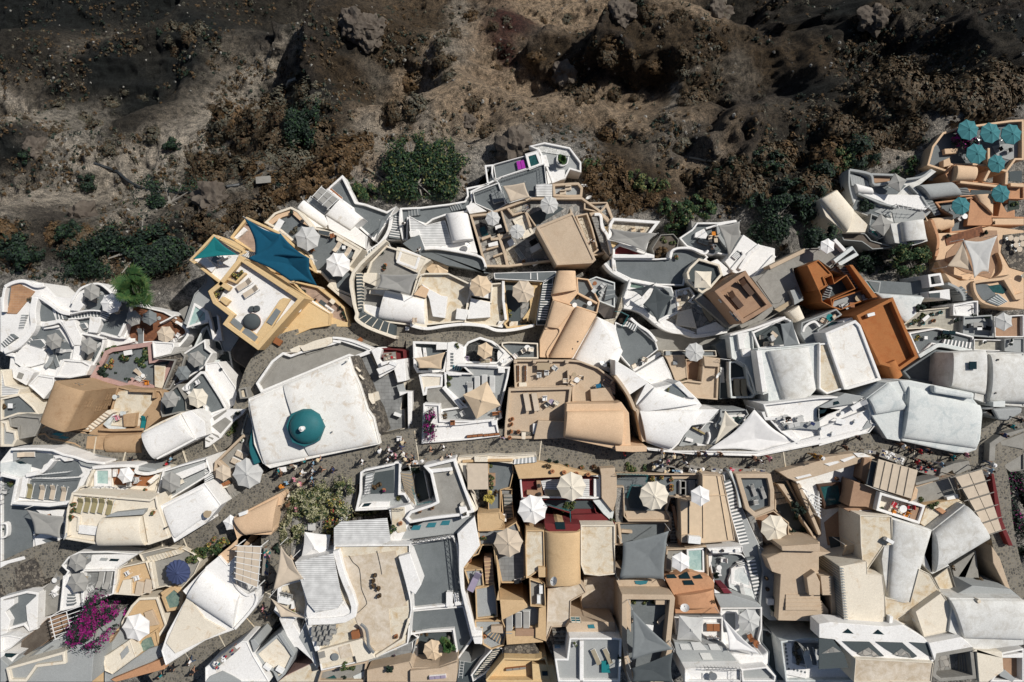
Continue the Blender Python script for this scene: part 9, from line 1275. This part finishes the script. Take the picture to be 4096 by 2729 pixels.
def body(pose,seed=0):
 """one continuous skinned figure; returns evaluated mesh with material zones shirt/trousers/skin/shoes"""
 J=dict(pel=(0,0,.95,.15),wai=(0,0,1.1,.125),che=(0,.01,1.32,.155),nek=(0,0,1.5,.06),hea=(0,.02,1.62,.095),top=(0,.01,1.73,.075))
 st={'walk':(.32,-.28,.35,-.35),_cu:(.04,-.02,.1,-.05),_cl:(.1,-.05,1.1,.2),'sit':(0,0,.6,.6),'lean':(.1,-.1,.9,.9)}[pose]
 E=[('pel','wai'),('wai','che'),('che','nek'),('nek','hea'),('hea','top')]
 for s,sg in(('L',1),('R',-1)):
  sw=st[0]if s=='L' else st[1];ar=st[2]if s=='L' else st[3]
  J['hip'+s]=(.095*sg,0,.88,.095)
  if pose=='sit':J['kne'+s]=(.12*sg,.42,.86,.065);J['ank'+s]=(.12*sg,.45,.44,.045);J['toe'+s]=(.13*sg,.6,.41,.035)
  else:J['kne'+s]=(.1*sg,sw*.5+.03,.49,.062);J['ank'+s]=(.1*sg,sw,.09,.042);J['toe'+s]=(.11*sg,sw+.15,.04,.035)
  J['sho'+s]=(.185*sg,0,1.43,.062);J['elb'+s]=(.26*sg,math.sin(ar)*.26-.02,1.43-math.cos(ar)*.27,.042);f_=ar+.7 if pose!='walk' else ar+.4
  J['wri'+s]=(.25*sg,J['elb'+s][1]+math.sin(f_)*.25,J['elb'+s][2]-math.cos(f_)*.25,.03);d=Vector(J['wri'+s][:3])-Vector(J['elb'+s][:3]);d.normalize();pm=Vector(J['wri'+s][:3])+d*.08;J['pal'+s]=tuple(pm)+(.032,)
  E+=[('pel','hip'+s),('hip'+s,'kne'+s),('kne'+s,'ank'+s),('ank'+s,'toe'+s),('che','sho'+s),('sho'+s,'elb'+s),('elb'+s,'wri'+s),('wri'+s,'pal'+s)]
  for k,(a,l)in enumerate(((-.025,.06),(-.008,.08),(.01,.075),(.026,.06))):
   q=pm+d*l+Vector((0,a,-.01));J['fi%d%s'%(k,s)]=tuple(q)+(.009,);E.append(('pal'+s,'fi%d%s'%(k,s)))
  q=Vector(J['wri'+s][:3])+d*.05+Vector((-sg*.045,.02,0));J['th'+s]=tuple(q)+(.01,);E.append(('wri'+s,'th'+s))
 ks=list(J);me=bpy.data.meshes.new('person');me.from_pydata([J[k][:3]for k in ks],[(ks.index(a),ks.index(b))for a,b in E],[]);o=bpy.data.objects.new('t',me);COL.objects.link(o)
 m=o.modifiers.new('s','SKIN');
 for i,k in enumerate(ks):sv=me.skin_vertices[0].data[i];r=J[k][3];r*=1.0 if k[:2]in('fi','th')else 1.3;sv.radius=(r*1.3 if k in('che','wai','pel')else r,r*.85 if k in('che','wai','pel')else r);sv.use_root=(k=='pel')
 m.branch_smoothing=.4;s2=o.modifiers.new('u','SUBSURF');s2.levels=1;s2.render_levels=1
 dg=bpy.context.evaluated_depsgraph_get();me2=bpy.data.meshes.new_from_object(o.evaluated_get(dg));bpy.data.objects.remove(o)
 for mm in(_ah,_bg,_bu,_af):me2.materials.append(M[mm])
 segs=[(Vector(J[a][:3]),Vector(J[b][:3]),a,b)for a,b in E]
 for p in me2.polygons:
  c=p.center;best=min(segs,key=lambda s_:((s_[0].lerp(s_[1],max(0,min(1,(c-s_[0]).dot(s_[1]-s_[0])/(s_[1]-s_[0]).length_squared)))-c).length));b=best[3];a=best[2]
  if b[:3]in('ank','hip','kne'):mi=1
  elif b[:3]=='toe':mi=3
  elif b in('hea','top')or a[:3]in('elb','wri','pal'):mi=2
  elif a=='pel' and b=='wai' and c.z<1.0:mi=1
  else:mi=0
  p.material_index=mi;p.use_smooth=True
 for vv in me2.vertices:
  if vv.co.z>1.56 and vv.co.y>.07 and abs(vv.co.x)<.03 and vv.co.z<1.64:vv.co.y+=.018
 return me2
POSE={k:body(k)for k in('walk',_cu,_cl,'sit')}
def hairmesh():
 bm=bmesh.new();bmesh.ops.create_icosphere(bm,subdivisions=3,radius=.118)
 for vv in bm.verts:
  if vv.co.z<-.02 and vv.co.y>-.02:vv.co*=.8
  vv.co.z=vv.co.z*1.02
  if vv.co.z<-.06:vv.co.z=-.06-(.08 if vv.co.y<-.03 else 0)
 me=bpy.data.meshes.new('hair');bm.to_mesh(me);bm.free();return me
def hatmesh():
 v,f=[],[];cyl(v,f,0,0,0,.02,.2,.19,20);cyl(v,f,0,0,.02,.12,.11,.095,16);return mesh('hat',v,f,_bs)
HM=hatmesh();HR={}
def P_(pts,deg,top,bot,desc,pose='walk',hat=None,hair=_dm,where=None):
 for i,p in enumerate(PX(pts)):
  d=deg[i%len(deg)]if isinstance(deg,(list,tuple))else deg
  hb=host(p,2.2);z=hb[0]if hb else 0;q=at(p,z+1.6);e=ob('person',None,loc=(q.x,q.y,z));e.rotation_euler.z=R(d);e.scale=(1.08,1.08,1.08)
  ITEMS.append((e,'person '+desc,where or('on '+hb[1].s if hb else ''),'person','people out walking',p))
  b=ob('body',POSE[pose],e,(0,0,-.42 if pose=='sit' and False else 0))
  for k,mname in((0,top),(1,bot)):b.material_slots[k].link='OBJECT';b.material_slots[k].material=M[mname]
  if hat:h=ob('hat',HM,e,(0,.01,1.7));h.material_slots[0].link='OBJECT';h.material_slots[0].material=M[hat]
  hk=hair
  if hk not in HR:HR[hk]=hairmesh();HR[hk].materials.append(M[hk])
  ob('hair',HR[hk],e,(0,-.015,1.665))
A1='on the street below the church';A2='at the corner by the flowering vine';A3='on the street by the alley end'
P_('g860,750',60,_az,_af,'in brown top with a bag',where=A2);P_('g830,720',240,_bw,_bu,'in teal swimsuit top',where=A2);P_('g1030,670',90,_a8,_bg,'in cream shirt by the white table',_cl,where=A1);P_('g1100,735',70,_ah,_ah,'in white dress',where=A1,hair=_c8);P_('g1010,810',110,_bm,_ak,'in pale pink blouse',where=A1);P_('g1080,860',100,_bm,_az,'in rust top wearing a straw hat',where=A1,hat=_bs);P_('g875,885',120,_cq,_bx,'in orange headscarf',where=A2,hat=_cq);P_('g920,850',140,_bx,_aj,'in pale blue shirt',where=A2)
P_('g1120,610',20,_bw,_af,'in teal shirt beside the church wall',where=A1);P_('g1230,630',60,_bx,_af,'in light blue shirt',where=A1);P_('g1300,580',30,_bu,_bg,'with a straw bag by the church wall',where=A1,hat=_bs);P_('g1220,720',70,_aj,_bg,'in grey T-shirt',where=A1);P_('g1320,700',80,_af,_bu,'in black top and shorts',where=A1);P_('g1460,705',75,_ba,_af,'in navy shirt striding east',where=A1);P_('g1210,805',60,_bx,_af,'in blue top near the vine',where=A1);P_('g1215,880',40,_af,_bg,'in black beside the vine',where=A1)
P_('g1795,605',80,_ah,_af,'in white shirt with a shoulder bag',where=A3);P_('g2005,480',60,_ah,_af,'in white cap',where=A3,hat=_ah);P_('g2100,480 g2130,530',[60,200],_ah,_cp,'in white and pink',where=A3);P_('g2240,440',100,_ba,_ba,'in royal blue dress',where=A3);P_('g2265,380',60,_ak,_az,'wearing a pale sun hat',where=A3,hat=_bs);P_('g2180,540',80,_bm,_aj,'in pale mauve top',where=A3);P_('g2085,590',60,_ah,_bg,_d4,where=A3);P_('g2275,520',90,_ah,_az,'in a cream straw hat',where=A3,hat=_a8);P_('g2300,570',250,_ba,_af,'in straw hat and blue top',where=A3,hat=_bs);P_('g2330,640',0,_ak,_az,'in sand shirt near the wall',where=A3)
P_('g940,1010',60,_a8,_a8,'in cream blouse',where=A2);P_('g1030,1150',90,_bm,_bn,'in faded red shirt',where=A2);P_('g950,1100',60,_az,_af,'in brown hat in the shade',where=A2,hat=_az);P_('h230,460',250,_bu,_af,'with bare shoulders walking west',where=_d5);P_('h380,445',80,_ah,_af,'in white blouse walking east',where=_d5,hair=_dm);P_('h1062,335',0,_cp,_af,'in purple by the alley mouth',_cu);P_('h30,580',45,_af,_bg,'in black leaning on the cream wall',_cl,where=_dj);P_('h365,575',90,_ak,_ak,'in a pale cap',_cu,hat=_ak,where=_dj);P_('h445,545',0,_ah,_af,_d4,_cu,where=_dj)
A4='beside the hat stalls';A5='below the white sails'
P_('i555,500',60,_ah,_az,'in white top with fair hair',where=A4,hair=_c8);P_('i675,545',20,_aj,_af,'in wide straw hat',where=A4,hat=_bs);P_('i530,605',130,_aj,_bg,'in pale grey shirt',where=A4);P_('i615,610',240,_bm,_af,'in pale pink top',where=A4);P_('i800,560',60,_af,_af,'dressed in black',where=A4);P_('i830,630',100,_ah,_bx,'in white and blue',where=A4);P_('i115,510',90,_bn,_az,'in dark red shade',where='below the peach vault');P_('i975,525',60,_az,_az,'in brown top',where=A5);P_('i1050,520',80,_ba,_af,'in dark navy top',where=A5);P_('i1230,525',80,_az,_az,'with brown arms out',_cl,where=A5)
P_('i1690,605',110,_ah,_af,'in white shirt with backpack',where=A5);P_('i1790,575',60,_bm,_bn,'in dusty pink top',where=A5);P_('i1620,570',80,_bu,_af,'with bare arms',where=A5);P_('i2310,540',90,_dv,_dv,'in mustard yellow dress',where='at the cafe wall');P_('i2000,100',200,_af,_af,'in black seated cafe clothes','sit');P_('j330,450',90,_az,_af,'in brown coat',where=_dw);P_('j480,335',90,_af,_af,'in black beside the cafe wall',where=_dw);P_('j40,560',90,_dv,_az,'in mustard wearing a white hat',where=_dw,hat=_ah)
A6='under the huge rounded roof';A7='at the street bend'
P_('j990,435',60,_ah,_az,'in white top',where=A6,hair=_c8);P_('j1185,490',90,_bn,_af,'in crimson shirt',where=A6);P_('j1070,470 j1290,495',[80,60],_af,_bg,'in dark clothes',where=A6);P_('j1150,610',60,_bn,_af,'in maroon top',where=_d6);P_('j1240,620 j1300,660',[60,30],_af,_af,'in black',where=_d6);P_('j1430,640',90,_bx,_ah,'in pale blue blouse',where='by the stone bench platform');P_('j1560,560',70,_bw,_af,'in dark teal shirt',where=A6);P_('j1720,530',100,_bm,_af,'in pink beside the roof corner',where=A6);P_('j2250,205',90,_bw,_af,'in dark green shirt',where=A7);P_('j2160,305',100,_ba,_af,'in dark blue shirt',where=A7);P_('j2340,130',60,_af,_af,'in black at the edge',where=A7);P_('j2010,640',60,_aj,_bg,'in white hat by the hedge',where=A7,hat=_ah);P_('j2000,710',60,_bx,_ah,'in pale blue by the hedge',where=A7);P_('j1950,750',60,_ah,_aj,'in white by the red wall',where=A7)
P_('k2160,1360',60,_ah,_bg,'in white T-shirt',where=_dk);P_('k1820,1520',40,_bw,_af,'in teal shirt',where=_dk);P_('k2190,1480',60,_af,_bu,'in black carrying a baby',where=_dk);P_('k1960,1430',90,_af,_af,'in dark shadowy clothes',where=_dk);P_('l650,740',60,_bm,_af,'in peach swimwear top',where=_d7);P_('l680,820',90,_af,_bg,'in black T-shirt',where=_d7);P_('l700,470',90,_af,_af,'in black by the fruit pots',where='on the lane by the canvas pergola')
P_('q440,995',20,_ah,_aj,'in white by the edged steps',_cu);P_('q608,1300',10,_ah,_af,'in white shirt');P_('q1890,795',120,_af,_ah,'in black and white','sit');P_('r260,905',150,_ah,_af,'in white shirt sweeping',_cl);P_('r1665,975',90,_ah,_az,'in white leaning over the sofa',_cl);P_('f525,1225',200,_bu,_af,'sunbathing by the narrow pool','sit');P_('f1480,580',90,_af,_af,'in black walking on the cobbles',where='on the cobbled path left of the white vaulted house');P_('f1940,580',60,_bx,_af,'in pale blue on the cobbles',where=_d8);P_('f1890,640',60,_bn,_af,'in dark red on the cobbles',where=_d8);P_('m2340,1230',90,_bn,_bu,'at the right of the deck chairs','sit')
def stall(pts,lx,ly,deg,cols,desc,where,seed):
 p=PX(pts)[0];hb=host(p);z=hb[0]if hb else 0;q=at(p,z+.9);e=ob('market_stall',None,loc=(q.x,q.y,z));e.rotation_euler.z=R(deg);ITEMS.append((e,desc,where,'market stall','street stalls',p));v,f=[],[]
 box(v,f,-lx/2,lx/2,-ly/2,ly/2,.75,.82);ob('counter',mesh('counter',v,f,_b3),e);v,f=[],[]
 for x in(-lx/2+.04,lx/2-.04):
  for y in(-ly/2+.04,ly/2-.04):box(v,f,x-.03,x+.03,y-.03,y+.03,0,.75)
 ob('legs',mesh('legs',v,f,_at),e);rnd=random.Random(seed);k=int(lx*ly*7)
 for i in range(k):
  v,f=[],[];x,y=rnd.uniform(-lx/2+.15,lx/2-.15),rnd.uniform(-ly/2+.1,ly/2-.1);c=rnd.choice(cols)
  if c in(_bs,_ah,_a8):cyl(v,f,x,y,.82,.84,.2,.19,16);cyl(v,f,x,y,.84,.95,.1,.09,12);ob('hat',mesh('hat',v,f,c),e)
  else:box(v,f,x-.12,x+.12,y-.08,y+.08,.82,.82+rnd.uniform(.05,.16),rz=rnd.uniform(-.2,.2));ob('folded_cloth',mesh('folded_cloth',v,f,c),e)
stall('i560,680',2.6,.9,-10,[_ah,_bs,_ba,_af],'market stall piled with hats and scarves','beside the tan railing court',1);stall('i940,700',1.8,.9,-15,[_ah,_bs,_af],'market stall with white straw hats','above the sand tented roof',2);stall('i700,710',1.6,.7,-10,[_ba,_bx,_ah],'market stall of patterned cloth','left of the hat stall',3);stall('i1170,710',1.4,.7,-8,[_ba,_aj,_az],'market stall of bags','at the top of the long white stairs',4);stall('i1430,700',2.4,.5,-5,[_bn,_bm,_az],'market stall of red clothes','above the folding chair deck',5);stall('i1640,705',1.8,.5,-5,[_aj,_ba,_ak],'market stall of folded clothes','above the folding chair deck, right',6)
stall('j850,545',3.0,1.0,-20,[_ah,_bs,_ba,_aj],'long market stall crowded with sun hats','above the wrinkled canvas awning',7);stall('j1250,700',2.6,.9,-15,[_af,_ba,_bn],'dark market stall of clothes','beside the stone bench platform',8);stall('l700,190',3.2,.8,85,[_bw,_ba,_bm,_bs],'market stall of turquoise clothes','beside the white canvas pergola',9);stall('l220,1290',3.2,.7,40,[_bn,_ba,_ah,_bw],'long clothes stall','along the narrow lane at the bottom',10);stall('j590,490',1.4,.4,-5,[_ba,_ah,_bm],'row of round trays stall','beside the brown coat walker',11);stall('l600,1090',1.0,.5,60,[_af,_az],'black bags rack','on the grey stair landing',12);stall('h100,610',1.6,.5,5,[_cq,_az,_ah],'orange street seat stall',_dj,13)
stall('b2120,960',1.5,1.0,5,[_bn,_ak,_az],'red rug draped kiosk counter','in the small red kiosk',14)
finish_labels()
